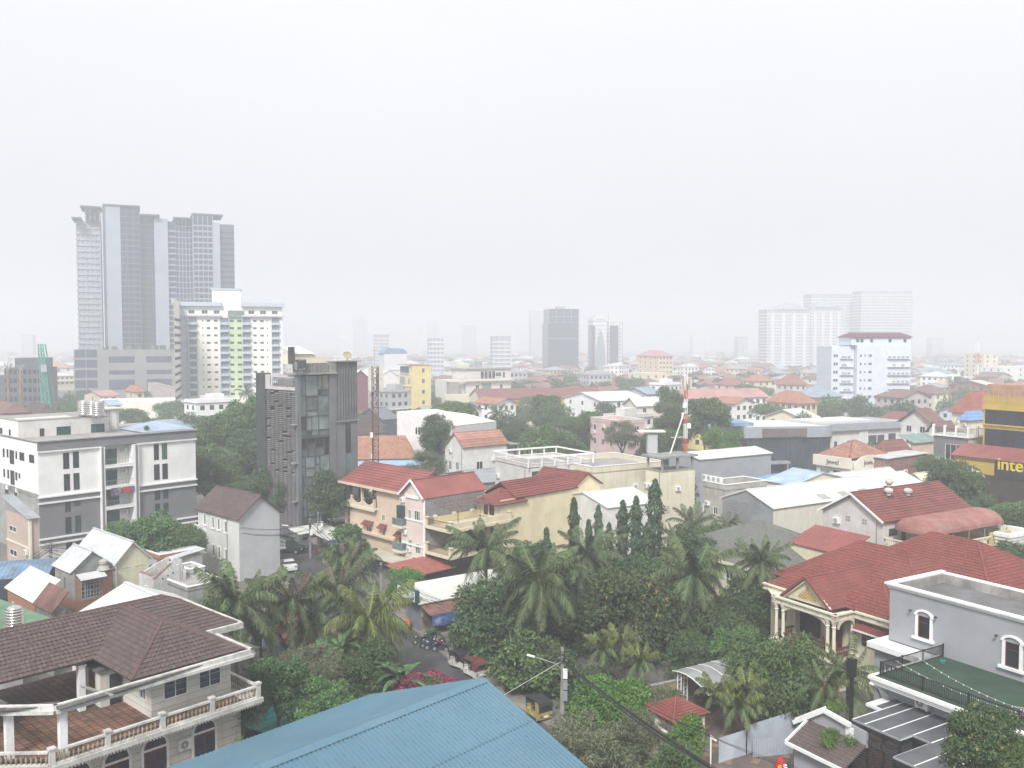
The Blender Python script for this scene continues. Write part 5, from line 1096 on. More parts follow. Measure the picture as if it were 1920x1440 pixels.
# ------ middle distance, left: the grey and white apartment block
C2=CR(0,740,3.429)
def apartment():
    h=House('grey_white_apartment_block','white and grey apartment block with green windows and a central balcony bay',70,829,130,43,bx=366,D=20);r=h.root;H=h.H;W=h.W
    col=lambda xs,ys:[(x0,y0,x1,y1) for(x0,x1) in xs for(y0,y1) in ys]
    left=h.rects('f',[(405,375,445,475),(468,368,508,468),(410,512,450,615),(472,506,512,608),(416,652,455,752),(478,645,517,712),(420,788,460,890),(482,780,522,880),(425,928,465,1010),(487,918,525,1002)],C2)
    right=h.rects('f',[(988,320,1022,418),(1040,315,1075,413),(990,450,1026,546),(1043,445,1079,540),(994,582,1030,674),(1046,575,1083,665),(997,703,1031,803),(1050,697,1085,794),(1000,838,1034,886),(1053,830,1087,892)],C2)
    gr=[None,ggreen];left=[(*x,(ggreen if i%2 else gdark)) for i,x in enumerate(left)];right=[(*x,(gdark,mat('bright green glass',(.06,.17,.06),.2),gdark,gdark,gdark,ggreen,gdark,ggreen,ggreen,ggreen)[i]) for i,x in enumerate(right)]  # one pane on the right gets a brighter green
    u=lambda x,y=500:h.pt('f',*C2(x,y))[0];z=lambda x,y:h.pt('f',*C2(x,y))[1]
    b0,b1=u(652),u(880);zg=z(450,640);zb=z(450,905)
    for a,b,ws,off in((0,b0,left,0),(b1,W,right,0)):
        zt=H-1.3;ws_=lambda lo,hi:[w for w in ws if lo<w[1]<hi]
        h.wall('f',a,b,zg,H,ws_(zg,99),white,fr=dgrey);h.wall('f',a,b,zb,zg,ws_(zb,zg),greyw,fr=dgrey);h.wall('f',a,b,0,zb,ws_(-9,zb),white2,fr=dgrey)
    for zz in(H-1.5,zg,zg-.9,zb,zb-.8):
        for a,b in((-.15,b0-.1),(b1+.1,W+.1)):MB().box(a,b,-.3,-.001,zz-.1,zz+.12).build('string_course',trim,r)
    for zz in(zg-.42,zb-.38):
        for a,b in((0,b0-.1),(b1+.1,W)):MB().box(a,b,-.06,-.002,zz-.34,zz+.3).build('grey_band',greyw,r)
    MB().box(-.05,W+.05,-.18,-.002,H-1.35,H-.02).build('grey_band',greyw,r)
    MB().box(-.2,W+.25,-.4,.3,H,H+.16).box(-.25,.1,.3,h.D,H,H+.16).build('roof_coping',mat('cement coping',(.36,.355,.35),.9,.1,1,.4),r)
    # balcony bay
    P=MB();c0,c1=u(640),u(668);d0,d1=u(850),u(885)
    for a,b,m0 in((c0,c1,0),(d0,d1,1)):P.box(a,b,-.55,1.4,0,H-1.5)
    P.build('bay_pier',white,r);P=MB()
    for a,b in((c0+.15,c0+.45),(d0+.35,d0+.7)):P.box(a,b,-.6,-.551,0,H-1.5)
    P.build('pier_stripe',greyw,r);MB().box(c1,d0,1.3,1.5,0,H-.05).build('bay_back_wall',white2,r);rr=random.Random(3)
    rows=[(345,440),(478,575),(612,705),(745,840),(878,950)]
    for i,(y0,y1) in enumerate(rows):
        zf=z(760,y1+8);f=MB().box(c1,d0,-.5,1.3,zf-.32,zf-.02).build('balcony_slab',trim,r);MB().box(c1,d0,-.52,-.42,zf-.02,zf+.12).build('kerb',white,f)
        R_=MB();R_.bar((c1,-.47,zf+.95),(d0,-.47,zf+.95),.05)
        for k in range(9):x=c1+(d0-c1)*(k+.5)/9;R_.bar((x,-.47,zf),(x,-.47,zf+.95),.03)
        R_.build('balcony_rail',frameg,f);hh=2.35;x0=c1+.65+(.25 if i>1 else 0)
        d=MB().box(x0,x0+1.9,1.22,1.295,zf,zf+hh).build('balcony_door',ggreen,f);MB().box(x0+.92,x0+.98,1.19,1.22,zf,zf+hh).box(x0-.05,x0,1.19,1.25,zf,zf+hh).box(x0,x0+.5,1.2,1.219,zf+.1,zf+hh-.1).build('door_frame',dgrey,d)
        ac_unit(None,(d0-.75,1.25,zf+(1.7 if i!=2 else 1.6)),0,.85,r)
        MB().box(c0-.0,d1,-.56,-.5,zf-.36,zf-.33).build('soffit',white,f)
    q=z(770,650);p=on(r,c1+1.7,-.6,q)
    for k,(x,w,c,lb) in enumerate(((c1+.8,1.5,(.09,.10,.16),'dark patterned blanket hanging over the balcony rail of the apartment block'),(c1+2.5,1.4,(.38,.07,.08),'red patterned blanket hanging over the balcony rail of the apartment block'),(c1+3.9,.5,(.10,.13,.3),'blue and white cloth hanging at the end of the balcony rail of the apartment block'))):
        M=MB()
        for i in range(6):
            a=w*i/6;b=w*(i+1)/6;dn=1.5-abs(i-2.5)*.16-.2*k;M.extr([(a,0,0),(b,0,0),(b,-.03*(i%2),-dn+.1*math.sin(i)),(a,-.03*(i%2),-dn+.1*math.sin(i-1))],(0,-.04,0))
        o=M.build('hanging_blanket',mat('blanket%d'%k,c,.9,.3,4,blotch=(.5,.35,.3),bl=.6));o.location=on(r,x,-.62,zg+.05+.2);o.rotation_euler=r.rotation_euler;o['label']=lb;o['category']='blanket'
    # left face
    lw=h.rects('l',[(187,382,221,443),(125,368,157,428),(100,362,111,415),(43,348,55,405),(18,345,31,402),(22,475,34,532),(47,482,60,540),(99,497,112,552),(120,503,131,540)],C2)
    bal=h.rects('l',[(62,353,92,450),(67,484,95,583),(68,618,100,716)],C2);z0l=h.pt('l',*C2(240,640))[1]
    H2=AT(33,790,130).z;H2=h.pt('l',*C2(115,172))[1];u2=h.pt('l',*C2(115,172))[0]
    lw2=h.rects('l',[(57,222,70,275),(0,212,17,265)],C2)
    h.wall('l',.0,h.D,z0l,H,[*lw,*[(a,b,c,d,gdark,'two') for a,b,c,d in bal]],white,fr=dgrey)
    h.wall('l',.0,h.D,0,z0l,[(13.5,9,1.4,1.6),(9.5,9,1.0,1.4)],mat('aged wall',(.36,.36,.345),.9,.15,.5,.6,grime=.5),fr=dgrey)
    MB().box(.17,c0,.17,20,0,H-.02).box(c0,d1,1.51,20,0,H-.02).box(d1,W,.17,20,0,H-.02).build('body',white2,r);h.flat(slab)
    # set-back top storey flush with the left side
    y0=u2;px1=h.lz(*C2(703,245),H)[0];fw=[]
    W2=MB();T2=H2;h.wall('l',y0,h.D,H-.001,T2,[(a,b,c,d) for a,b,c,d in lw2],white,fr=dgrey)
    def at(px,py):  # (x, z) on the set-back front plane
        o=Vector((h.P.x,h.P.y,0));d=ray(*C2(px,py));t=((o-EYE).dot(h.dy)+y0)/d.dot(h.dy);q=EYE+d*t;return(q-o).dot(h.dx),q.z
    ws=[]
    for x0_,yy0,x1_,yy1,g_ in((255,218,285,275,gdark),(363,208,455,265,ggreen),(585,190,672,246,ggreen)):(a,zt),(b,zz)=at(x0_,yy0),at(x1_,yy1);ws.append(((a+b)/2,(zt+zz)/2,q5(b-a),q5(zt-zz),g_))
    xe=at(705,200)[0];h.wall('f',0,xe,H,T2,ws,white2,fr=dgrey,oy=y0);MB().box(.17,xe,y0+.17,h.D,H,T2-.02).build('top_storey',white2,r);MB().box(-.05,xe+.05,y0-.05,h.D,T2-.02,T2+.08).build('roof',slab,r);MB().box(0.6,xe*.6,y0+.8,y0+3.5,T2+.09,T2+.22).build('white_roof_sheet',tinw,r)
    MB().box(xe,xe+2.2,y0+2.5,y0+6,H,T2+.9).build('stair_head',white2,r);MB().box(xe-.3,xe+3.4,y0+2.2,y0+6.4,T2+.9,T2+1.05).build('canopy_slab',cream2,r);MB().box(xe+1.9,xe+2.9,y0+3.2,y0+4.6,H,T2+.89).build('stair_wall',white,r)
    L=MB();L.bar((xe+.5,y0+2.3,H),(xe+.5,y0+2.3,T2+.6),.05);L.bar((xe+1.0,y0+2.3,H),(xe+1.0,y0+2.3,T2+.6),.05)
    for i in range(9):L.bar((xe+.5,y0+2.3,H+.3+i*.4),(xe+1.0,y0+2.3,H+.3+i*.4),.04)
    L.build('roof_ladder',dgrey,r)
    M=MB();C=MB();x2=W+.3;xm=h.lz(*C2(855,240),H)[0];hip2(M,C,xm,x2,.9,9.5,H+.2,(xm+3.5,5.2),(x2-4.5,5.2),H+1.5,mode='rib',tw=.5,lift=.04);M.build('blue_grey_roof',mat('blue grey metal roof',(.33,.40,.50),.45,.1,.3,grime=.25),r)
    for k,(px,s) in enumerate(((158,1.),(174,1.02),(184,1.0))):
        P=GZ(px,779+k,T2+.25);tank(P-Vector((0,0,0)),s,'stainless steel water tank with ribbed sides on the apartment block roof, %s of three'%('leftmost','middle','rightmost')[k],'water tanks on the apartment block roof')
    T=on(r,xe+3.2,1.5,H);bush('potted_plant',lf_brt,*PR(T+Vector((0,0,.8))),T.y,.35,'potted green shrub on the apartment block roof edge',z=T.z,n=120,lw=.08,ll=.2,cat='potted plant')
def tank(P,s,label,group=None,m=None):
    o=thing('water_tank',label,'water tank',P,0,group);R_,h=.95*s,2.3*s;pr=[(R_*.9,0)]
    for i in range(6):z=h*(i+.5)/7;pr+=[(R_,z),(R_,z+h*.1),(R_*.95,z+h*.11),(R_*.95,z+h*.13)]
    pr+=[(R_,h*.93),(R_*.6,h*1.04),(R_*.2,h*1.1),(.05,h*1.12)];MB().lathe(pr,k=20).build('tank_body',m or steel,o,smooth=True)
    for t in range(4):put('leg',shared('tleg',lambda:MB().box(-.04,.04,-.04,.04,-.3,0).mesh('leg',dgrey)),o,(R_*.7*math.cos(t*1.57),R_*.7*math.sin(t*1.57),0))
    return o
apartment()

# ------ narrow white house with brown roof
def narrow():
    h=House('narrow_white_house','narrow three storey white house with brown tiled gable roof beside the street',448,973,118,43,bx=524,cx=371);H=h.H
    ws=h.rects('l',[(1312,768,1324,835),(1363,787,1379,858),(1400,800,1415,868),(1443,815,1461,886),(1316,945,1330,1015),(1367,966,1383,1036),(1403,980,1418,1050),(1447,1000,1462,1062)],C2)
    gm=mat('warm white render',(.60,.60,.57),.9,.05,.4,.25,bump=.1);hb=[(a,b,.6,1.5,mat('muted window',(.09,.12,.11),.3)) for a,b,c,d in ws]
    h.wall('l',0,h.D,0,H,hb+[(h.D*.2,H-1.7,.25,.4,gdark,'plain')],gm,fr=trim,surround=None,style='plain');h.wall('f',0,h.W,0,H,[],mat('shaded side render',(.46,.47,.48),.92,.06,.5,.35,bump=.5,bsc=5),name='gable_side');h.shell(gm)  # gable side gets a darker render, its shade put into the colour
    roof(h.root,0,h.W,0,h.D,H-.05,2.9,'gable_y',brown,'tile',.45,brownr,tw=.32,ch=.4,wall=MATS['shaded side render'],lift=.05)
    for a,b,c,d,*_ in hb:
        put('window_surround',shared(('sur',c,d,'n'),lambda:sur_mesh(c,d,trim)),h.root,(0,a,b),-math.pi/2)
    MB().tube([(-.1,3.0,H-.3),(-.1,3.0,0)],.05,6).build('downpipe',frameg,h.root)
    b=MB().box(-1.0,0,h.D-2.2,h.D-.3,5.4,5.6).build('balcony',trim,h.root);MB().box(-1.0,-.9,h.D-2.2,h.D-.3,5.6,6.5).build('balcony_wall',trim,b)
    c=MB().box(h.W,h.W+1.6,1.0,4.5,3.0,3.2).build('side_balcony',trim,h.root);
    for i in range(14):put('baluster',baluster_mesh(.8,trim),c,(h.W+1.5,1.1+i*.25,3.2))
    MB().box(h.W+1.42,h.W+1.6,1.0,4.5,4.0,4.12).build('handrail',trim,c)
narrow()

# ------ dark grey office tower with louvred wing and mosaic glazing
C3=CR(440,620,3.6)
def office():
    h=House('dark_office_tower','slim dark grey office tower with louvred side wing and irregular glazed front',555,703,142,43,bx=624,cx=481);r=h.root;H=h.H;W1=h.W;x2=span(h.P,h.dx,669);D=h.D
    u=lambda x,y=500:h.pt('f',*C3(x,y))[0];z=lambda x,y:h.pt('f',*C3(x,y))[1];lu=lambda x,y=500:h.pt('l',*C3(x,y))[0];lz=lambda x,y:h.pt('l',*C3(x,y))[1]
    cl=mat('grey cladding',(.17,.175,.185),.7,.1,.4,.35,bump=.2,grime=.2);cd=mat('dark cladding',(.06,.062,.07),.7,.15,.4,.2)
    # glazed front: irregular panes in dark frames between two clad piers
    g0,g1=u(442),u(640);MB().box(0,g0,-.25,1,0,H).box(g1,W1+.4,-.25,1,0,H).build('front_pier',cl,r);MB().box(g0,g1,.35,1,0,H).build('core',black,r)
    rr=random.Random(12);F=MB();floors=8;fh=(H-.6)/floors
    ga=[glassm('pale green pane',(.21,.26,.26),.2),glassm('grey green pane',(.13,.165,.165),.2),gdark,glassm('cream pane',(.26,.25,.20),.4)]
    def split(x0,x1,z0,z1,d):
        w,hh=x1-x0,z1-z0
        if d==0 or(w<1.3 and hh<1.5) or rr.random()<.12*(3-d):
            k=rr.random();zz=(z0+z1)/2/H;dark=.5<zz<.68
            gm=(gdark if k<.6 else ga[1]) if dark else(ga[3] if zz>.85 and k<.5 else ga[0] if k<.62 else ga[1] if k<.9 else ga[2])
            MB().box(x0+.05,x1-.05,.18,.24,z0+.05,z1-.05).build('pane',gm,r)
            F.box(x0,x1,.1,.3,z0-.05,z0+.05);F.box(x0-.05,x0+.05,.101,.301,z0+.05,z1-.05)
            if rr.random()<.35:F.box(x0,x1,.02,.1,z1-.07,z1+.03);F.box(x0,x0+.1,.02,.099,z0,z1-.07)
            return
        if w>hh*.8:m=x0+w*rr.choice((.33,.4,.5,.62));split(x0,m,z0,z1,d-1);split(m,x1,z0,z1,d-1)
        else:m=z0+hh*rr.choice((.3,.42,.55,.66));split(x0,x1,z0,m,d-1);split(x0,x1,m,z1,d-1)
    for i in range(floors):split(g0,g1,.4+i*fh,.4+(i+1)*fh,3)
    F.box(g1-.05,g1,.1,.3,0,H);F.build('glazing_frame',dgrey,r);MB().box(g0,g1,-.12,.1,H*.615,H*.63).build('balcony_edge',dgrey,r)
    MB().box(-.4,W1+.5,-.6,2,H,H+.25).build('roof_slab',concr,r)
    # clad fin tower on the right, one storey taller
    zf=h.pt('f',*C3(700,210))[1];MB().box(W1+.4,x2,-.1,8,0,zf).build('fin_tower',cl,r);N=MB();k=W1+.5
    while k<x2-.1:N.box(k,k+.12,-.3,-.1,H*.72,zf);k+=.55
    N.build('vertical_fin',cl,r);MB().box(x2-(x2-W1)*.52,x2-(x2-W1)*.3,-.14,-.101,2.5,H*.72).build('slot_window',ga[1],r);MB().box(x2-(x2-W1)*.52,x2-(x2-W1)*.3,-.16,-.141,H*.5,H*.69).build('dark_slot',gdark,r)
    MB().box(W1+.1,x2+.5,-.7,3,zf,zf+.15).build('fin_cap',concr,r);MB().box(W1+.4,x2+.35,-.35,0,H*.7,H*.7+.15).build('ledge',concr,r)
    # plant room cladding, cream stair roof, sign
    s0,s1=u(465),u(640);V=MB();MB().box(s0,W1+.4,-.3,3,H+.25,zf-.1).build('plant_screen',concr,r);rr=random.Random(1)
    for i in range(10):x=s0+(s1-s0)*i/10;V.box(x,x+.18+.1*rr.random(),-.38,-.301,H+.3,zf-.15)
    V.build('screen_batten',mat('weathered batten',(.22,.215,.19),.9,.3,2,grime=.5),r)
    M=MB();x0_=u(420);xm=u(560);M.extr([(x0_,.6,zf-.1),(xm+2.6,.6,zf-.1),(xm-.3,.6,zf+1.3),(x0_,.6,zf+1.3)],(0,3.2,0));M.build('stair_head',cream,r);M=MB();M.quad((x0_-.2,4.3,zf+2.6),(x0_-.2,.3,zf+1.35),(xm-.2,.3,zf+1.35),(xm-.5,4.3,zf+2.6));M.build('stair_roof',tinw,r)
    MB().box(x0_-.9,x0_-.1,.3,1.0,zf-.2,zf+2.5).build('chimney_stack',dgrey,r)
    sg=MB().box(u(383),u(462),-1.0,-.7,z(420,275),z(420,195)).build('roof_sign',dgrey,r);rr=random.Random(4);S=MB()
    for i in range(3):
        for j in range(3):
            if rr.random()<.75:S.box(u(410)+j*.45,u(410)+j*.45+.3,-1.02,-1.001,z(420,265)+i*.75,z(420,265)+i*.75+rr.uniform(.15,.5))
    S.extr([(u(392)+.3*math.cos(t*.785),-1.001,(z(420,235))+.8*math.sin(t*.785)) for t in range(8)],(0,-.02,0));S.build('sign_emblem',frameg,sg)
    D_=thing('satellite_dish','yellowish satellite dish on top of the dark grey office tower','satellite dish',on(r,x2-1.6,.5,zf+.15),0);MB().tube([(0,0,0),(0,0,.7)],.06).build('stand',dgrey,D_);o=MB().lathe([(.03,0),(.45,.09),(.75,.26),(.72,.27),(.43,.12),(.03,.04)],k=16).build('dish',mat('old dish',(.35,.3,.16),.6),D_,(0,0,.8));o.rotation_euler=(.9,0,.5)
    # louvred wing on the left face
    l0,l1,lt=.0,lu(212),lz(300,398);MB().box(.2,W1+2,.5,D,0,lt).build('wing_body',cd,r);MB().box(-.15,1,l1+.01,D,0,lz(180,285)).build('dark_screen',cd,r)
    MB().box(-.1,.15,.3,l1,lt,lt+.5).box(-.1,.15,.3,l1,H-.5,H-.1).box(-.1,.15,l1-1.4,l1,lt+.5,H-.5).build('terrace_frame',mat('pinkish white render',(.5,.47,.46),.9,.08),r);MB().box(2.2,2.4,.3,l1,lt,H-.2).build('terrace_back',concr,r)
    T=MB();T.bar((-.05,.4,lt+1.5),(-.05,l1-1.4,lt+1.5),.06);
    for i in range(12):y=.4+(l1-1.8)*i/11;T.bar((-.05,y,lt+.5),(-.05,y,lt+1.5),.04)
    T.build('terrace_rail',dgrey,r)
    S=MB();n=int(lt/.33);cols=7;rr=random.Random(6)
    for j in range(cols):
        a=.35+(l1-.5)*j/cols;b=a+(l1-.5)/cols-.22
        for i in range(n):
            zz=.6+i*(lt-.7)/n
            if rr.random()<.93:S.extr([(-.22,a,zz),(-.22,b,zz),(.08,b,zz+.17),(.08,a,zz+.17)],(0,0,.04))
    S.build('louvre',mat('louvre blade',(.20,.19,.19),.7,.15,1,grime=.3),r,kind='stuff');MB().box(.14,.19,.3,l1,0,lt).build('louvre_backing',black,r)
    for k in(.24,.47,.7):MB().box(-.75,.1,-.3,.55,H*k,H*k+.18).build('floor_stub',concr,r)
    # blue notice in the window
    MB().box(g0+1.4,g0+2.7,.12,.17,H*.235,H*.275).build('blue_notice',mat('notice blue',(.12,.22,.45),.6),r)
office()

# ------ beige, terraced and yellow row houses
def row():
    az=46;A=AT(797,935,122);o=thing('beige_terraced_house','beige and yellow row of houses with red roofs, stacked terraces and stained end wall','house',(A.x,A.y,0),R(90-az));H=House.__new__(House);H.P=A;H.az=az;H.dx=azd(az);H.dy=azd(az-90);H.root=o;H.W=11;H.D=5.4;H.H=A.z
    C8=CR(640,860,6.545);Z=A.z;pk=pinkw
    mid=H.rects('l',[(897,632,965,785),(908,1035,975,1175)],C8)+H.rects('l',[(820,618,862,750),(820,985,868,1150)],C8)
    H.wall('l',0,5.4,0,Z+.2,[(a,b,c,d,ggreen,'three') for a,b,c,d in mid]+[(1.6,.9+.4,2.6,1.3,ggreen,'two')],pk,fr=trim);MB().box(.17,11,.0,5.4,0,Z+.1).build('body',mat('bare cement wall',(.27,.27,.265),.95,.12,.5,.5,grime=.5),o)
    roof(o,0,11,.2,5.2,Z,2.3,'gable_x',redm,'rib',.35,tw=.35,lift=.03,wall=pk,fascia=None,thick=.1)
    K=MB();K.bar((-.5,-.1,Z-.05),(-.5,2.7,Z+2.3),.14,.25);K.bar((-.5,2.7,Z+2.3),(-.5,5.6,Z-.05),.14,.25);K.box(-.2,0,1.2,4.2,Z-.3,Z+.1);K.box(-.12,.0,-.05,.3,0,Z);K.box(-.12,0,.31,5.3,3.5,3.75);K.box(-.12,0,.31,5.3,7.0,7.25);K.build('white_trim',trim,o)
    # beige block
    bw=[]
    for b,s in(((310,825,375,940),'three'),((505,870,540,985),'two'),((498,680,535,765),'two'),((707,965,780,1095),'three'),((512,1155,578,1235),'three')):
        q=[C8(b[0],b[1]),C8(b[2],b[3])];u0,z1=H.pt('l',*q[0],.8);u1,z0=H.pt('l',*q[1],.8);bw.append(((u0+u1)/2,(z0+z1)/2,q5(abs(u1-u0)),q5(z1-z0),gdark,s))
    H.wall('l',5.4,19.5,0,7.4,[b for b in bw if b[1]<6.9 or b[0]>5.4][:5],beige,off=.8,fr=trim);H.wall('l',5.4,12.5,7.4,10.4,[],beige,off=.8)
    MB().box(.97,9.5,5.41,19.5,0,7.4).box(.97,9.5,5.41,12.5,7.4,10.35).build('beige_body',beige,o);MB().box(.5,9.6,12.5,20.8,7.1,7.4).build('terrace_slab',beige,o)
    roof(o,.8,9.4,4.8,21.0,10.5,2.6,'gable_y',redm,'course',.5,redm,ch=.62,lift=.08,wall=beige)
    MB().box(.0,.3,4.6,21.6,10.2,10.52).box(.31,9.8,21.2,21.5,10.2,10.5).build('eaves_beam',beige,o)
    for x,y,z0,z1 in((.9,20.2,7.4,10.3),(.9,16.3,7.4,10.3),(.9,20.6,0,7.1)):put('column',shared(('bc',z1-z0),lambda:MB().box(-.17,.17,-.17,.17,0,z1-z0).mesh('column',beige)),o,(x,y,z0))
    # curved parapet with infill railings
    Pp=MB();y=12.6;R_=MB()
    for i in range(3):
        y0=12.4+i*2.9
        for k in range(8):t0,t1=k/8,(k+1)/8;f=lambda t:7.4+.95-.6*math.sin(math.pi*t);Pp.extr([(.25,y0+2.9*t0,7.4),(.25,y0+2.9*t1,7.4),(.25,y0+2.9*t1,f(t1)),(.25,y0+2.9*t0,f(t0))],(.14,0,0));R_.bar((.3,y0+2.9*(k+.5)/8,7.5),(.3,y0+2.9*(k+.5)/8,8.35),.04)
        R_.bar((.3,y0+.2,8.35),(.3,y0+2.7,8.35),.05);Pp.box(.15,.5,y0-.15,y0+.15,7.4,8.7)
    Pp.build('parapet',beige,o);R_.build('parapet_railing',dgrey,o);D=MB()
    for i in range(44):D.box(.1,.3,12.3+i*.2,12.4+i*.2,6.85,7.1)
    D.box(.15,.8,12.2,21.2,7.1,7.39);D.build('balcony_moulding',trimc,o);MB().box(.1,.8,7.5,19.8,3.3,3.6).build('first_floor_ledge',beige,o)
    for(u_,z_,w_,*_r) in(bw[0],bw[1],bw[3]):A_=MB();cover(A_,[(.0,u_-w_/2-.5,z_+.95),(.0,u_+w_/2+.5,z_+.95),(.8,u_+w_/2+.5,z_+1.5),(.8,u_-w_/2-.5,z_+1.5)],'tile',.3,.3,.04,thick=.08);A_.build('window_awning',redt,o)
    for zz in(1,5.6):  # corner balconies with glass
        zz=2.6 if zz==1 else 6.1;b=MB().box(-.9,.8,4.2,6.4,zz-.35,zz).build('corner_balcony',trimc,o);MB().box(-.88,-.84,4.3,6.3,zz+.05,zz+.95).box(-.83,.0,4.3,4.34,zz+.05,zz+.95).build('glass_panel',gpale,b);M=MB();M.bar((-.88,4.25,zz+1),(-.88,6.35,zz+1),.06);M.bar((-.88,4.25,zz+1),(0,4.25,zz+1),.06)
        for q in((-.88,4.25),(-.88,5.3),(-.88,6.35),(-.02,4.25)):M.bar((*q,zz),(*q,zz+1),.05)
        M.build('balcony_rail',frameg,b)
    MB().box(-.7,.6,4.5,5.6,7.1,8.9).build('glass_enclosure',ggreen,o);ac_unit(None,(-.05,4.9,9.4),-math.pi/2,.9,o);ac_unit(None,(-.05,4.4,4.9),-math.pi/2,.9,o);ac_unit(None,(-.05,3.4,2.6),-math.pi/2,.9,o)
    # stacked terraces
    tw=cream2;zts=(6.75,3.2);rt=maroon
    for k,zt in enumerate(zts):
        s=MB().box(.0,12.2,-5.4,-.02,zt-.35,zt).build('terrace_slab',tw,o);m=MB();MB().box(-.12,12.2,-5.55,-5.4,zt-.3,zt+.1).box(-.15,-.01,-5.55,0,zt-.3,zt+.1).build('slab_edge',tw,s)
        for x,y in((.1,-.2),(.1,-5.3),(11,-5.3)):MB().box(x-.2,x+.2,y-.2,y+.2,zt+.1,zt+1.15).box(x-.3,x+.3,y-.3,y+.3,zt+1.15,zt+1.28).build('post',tw,s)
        R2=MB();R2.bar((.1,-.4,zt+1),(.1,-5.1,zt+1),.06)
        R2.build('top_rail',rt,s);me=shared('tb',lambda:MB().box(-.02,.02,-.02,.02,0,.9).mesh('rail_bar',mat('brown rail',(.16,.1,.08),.6)))
        for i in range(24):put('rail_bar',me,s,(.1,-.5-i*.19,zt+.1))
        MB().box(.3,10.9,-5.42,-5.22,zt+.1,zt+.95).build('front_parapet',tw,s)
    MB().box(1.5,11.5,-.35,-.05,6.8,7.7).build('planter_wall',mat('yellow parapet',(.62,.55,.32),.9,.1,.6,.3),o)
    for x in(1.6,5,8.4):MB().box(x-.22,x+.22,-.45,0,7.7,8.0).build('pier_cap',trimc,o)
    P2=MB()
    for i in range(16):P2.bar((.8+i*.62,-.1,10.1),(.8+i*.62+.0,-4.6,9.3),.06,.08)
    for y in(-1.2,-2.4,-3.6):P2.bar((.5,y,10.0-(-y)*.17),(10.5,y,10.0-(-y)*.17),.05)
    P2.build('pergola_battens',mat('pergola timber',(.17,.12,.11),.9,.2,2),o)
    for x,y in((2,-4.6),(6,-4.6),(9.8,-4.6)):MB().box(x-.04,x+.04,y-.04,y+.04,6.8,9.35).build('pergola_post',dgrey,o)
    W2=MB();W2.box(12.2,24.0,-4.9,3,0,9.6);W2.build('yellow_body',cream2,o);ye=mat('stained pale yellow wall',(.70,.62,.42),.92,.07,.4,.6,(.36,.34,.27),grime=.3,bump=.15)
    H.wall('f',9.5,31,0,9.7,[],ye,oy=-5.0,name='end_wall');H.wall('l',-5.0,0,7.0,9.6,[(-3.2,8.2,1.0,1.7,gdark,'two')],cream,off=9.5,fr=maroon);H.wall('l',-5.0,0,3.3,6.4,[(-3.6,4.6,1.2,2.0,gdark,'plain'),(-1.6,4.6,1.1,2.1,maroon,'plain')],cream,off=9.5,fr=maroon)
    MB().box(9.4,9.5,-2.4,-1.6,7.3,9.0).build('open_shutter',maroon,o)
    MB().box(9.68,31,-4.83,2,0,9.6).build('yellow_core',cream2,o)
    roof(o,12.6,25.2,-5.0,1.2,9.7,1.9,'gable_x',redt,'course',.3,redr,ch=.5,lift=.08);roof(o,24.9,31,-5.0,4.0,9.7,2.0,'gable_y',redt,'course',.35,redr,ch=.5,lift=.08,wall=ye,name='gable_roof')
    M=MB();C=MB();hip2(M,C,8.3,14.5,-5.5,-.4,9.1,(11.2,-2.9),(11.6,-2.9),10.9,tw=.3,ch=.45,mode='tile');M.build('corner_roof',redt,o);C.build('ridge_cap',redr,o)
    M=MB();cover(M,[(-6.5,-4.8,1.6),(1.5,-4.8,1.6),(1.5,.4,2.4),(-6.5,.4,2.4)],'rib',.4,lift=.04);M.build('red_lean_to',mat('dull red sheet',(.32,.1,.08),.8,.12,1,grime=.3),o)
    MB().box(-3.5,.0,.6,12,1.5,1.65).build('cream_canopy',mat('cream concrete canopy',(.5,.48,.38),.9,.1,.6,.5,grime=.3),o)
row()

# ------ generic houses placed by their nearest eaves corner
NAMES={}
def bld(name,label,px,py,Y,az,bx=None,cx=None,wall=white,rf=('flat',slab,0),fw=0,lw=0,wh=(1.2,1.3),W=None,D=None,over=.45,g=gdark,fr=None,style='two',fl=None,st=3.3,cat='house',group=None,mode=None,fascia=None,par=None,join=None,fwin=None,lwin=None,top=1.5,base=0.):
    h=House(name,label,px,py,Y,az,bx,cx,W,D,cat,group);H=h.H;join=(Y>215) if join is None else join;n=fl if fl else max(1,int((H-.6)/st))
    rows=[H-top-k*st for k in range(n) if H-top-k*st>.9]
    ff=fwin if fwin is not None else(grid(.3,h.W-.3,fw,rows,*wh) if fw else[]);ll=lwin if lwin is not None else(grid(.3,h.D-.3,lw,rows,*wh) if lw else[])
    h.wall('f',0,h.W,base,H,ff,wall,g=g,fr=fr,style=style,join=join);h.wall('l',0,h.D,base,H,ll,wall,g=g,fr=fr,style=style,join=join);h.shell(wall,base)
    if Y<270 and H>5 and cat in('house','building','shop'):
        q=random.Random(int(px*3+py));MB().tube([(-.08,h.D*.08+.2,H-.2),(-.08,h.D*.08+.2,base)],.06,6).build('downpipe',frameg,h.root)
        for i in range(q.choice((1,1,2))):ac_unit(None,(-.02,h.D*q.uniform(.3,.9),H-q.choice((1.3,2.9))),-math.pi/2,1.,h.root)
        ac_unit(None,(h.W*q.uniform(.2,.8),-.02,H-q.choice((2.9,3.2))),0,1.,h.root)
    k,m,rise=rf[:3];md=mode or('course' if Y<260 else 'plain')
    if k=='flat':
        h.flat(m)
        if par is not None:h.parapet(wall,par,cap=trim if Y<220 else None)
    else:roof(h.root,0,h.W,0,h.D,H,rise,k,m,md,over,ch=.45 if Y<160 else .8,tw=rf[3] if len(rf)>3 else .9,wall=wall if 'gable' in k else None,fascia=fascia,lift=.06)
    return h
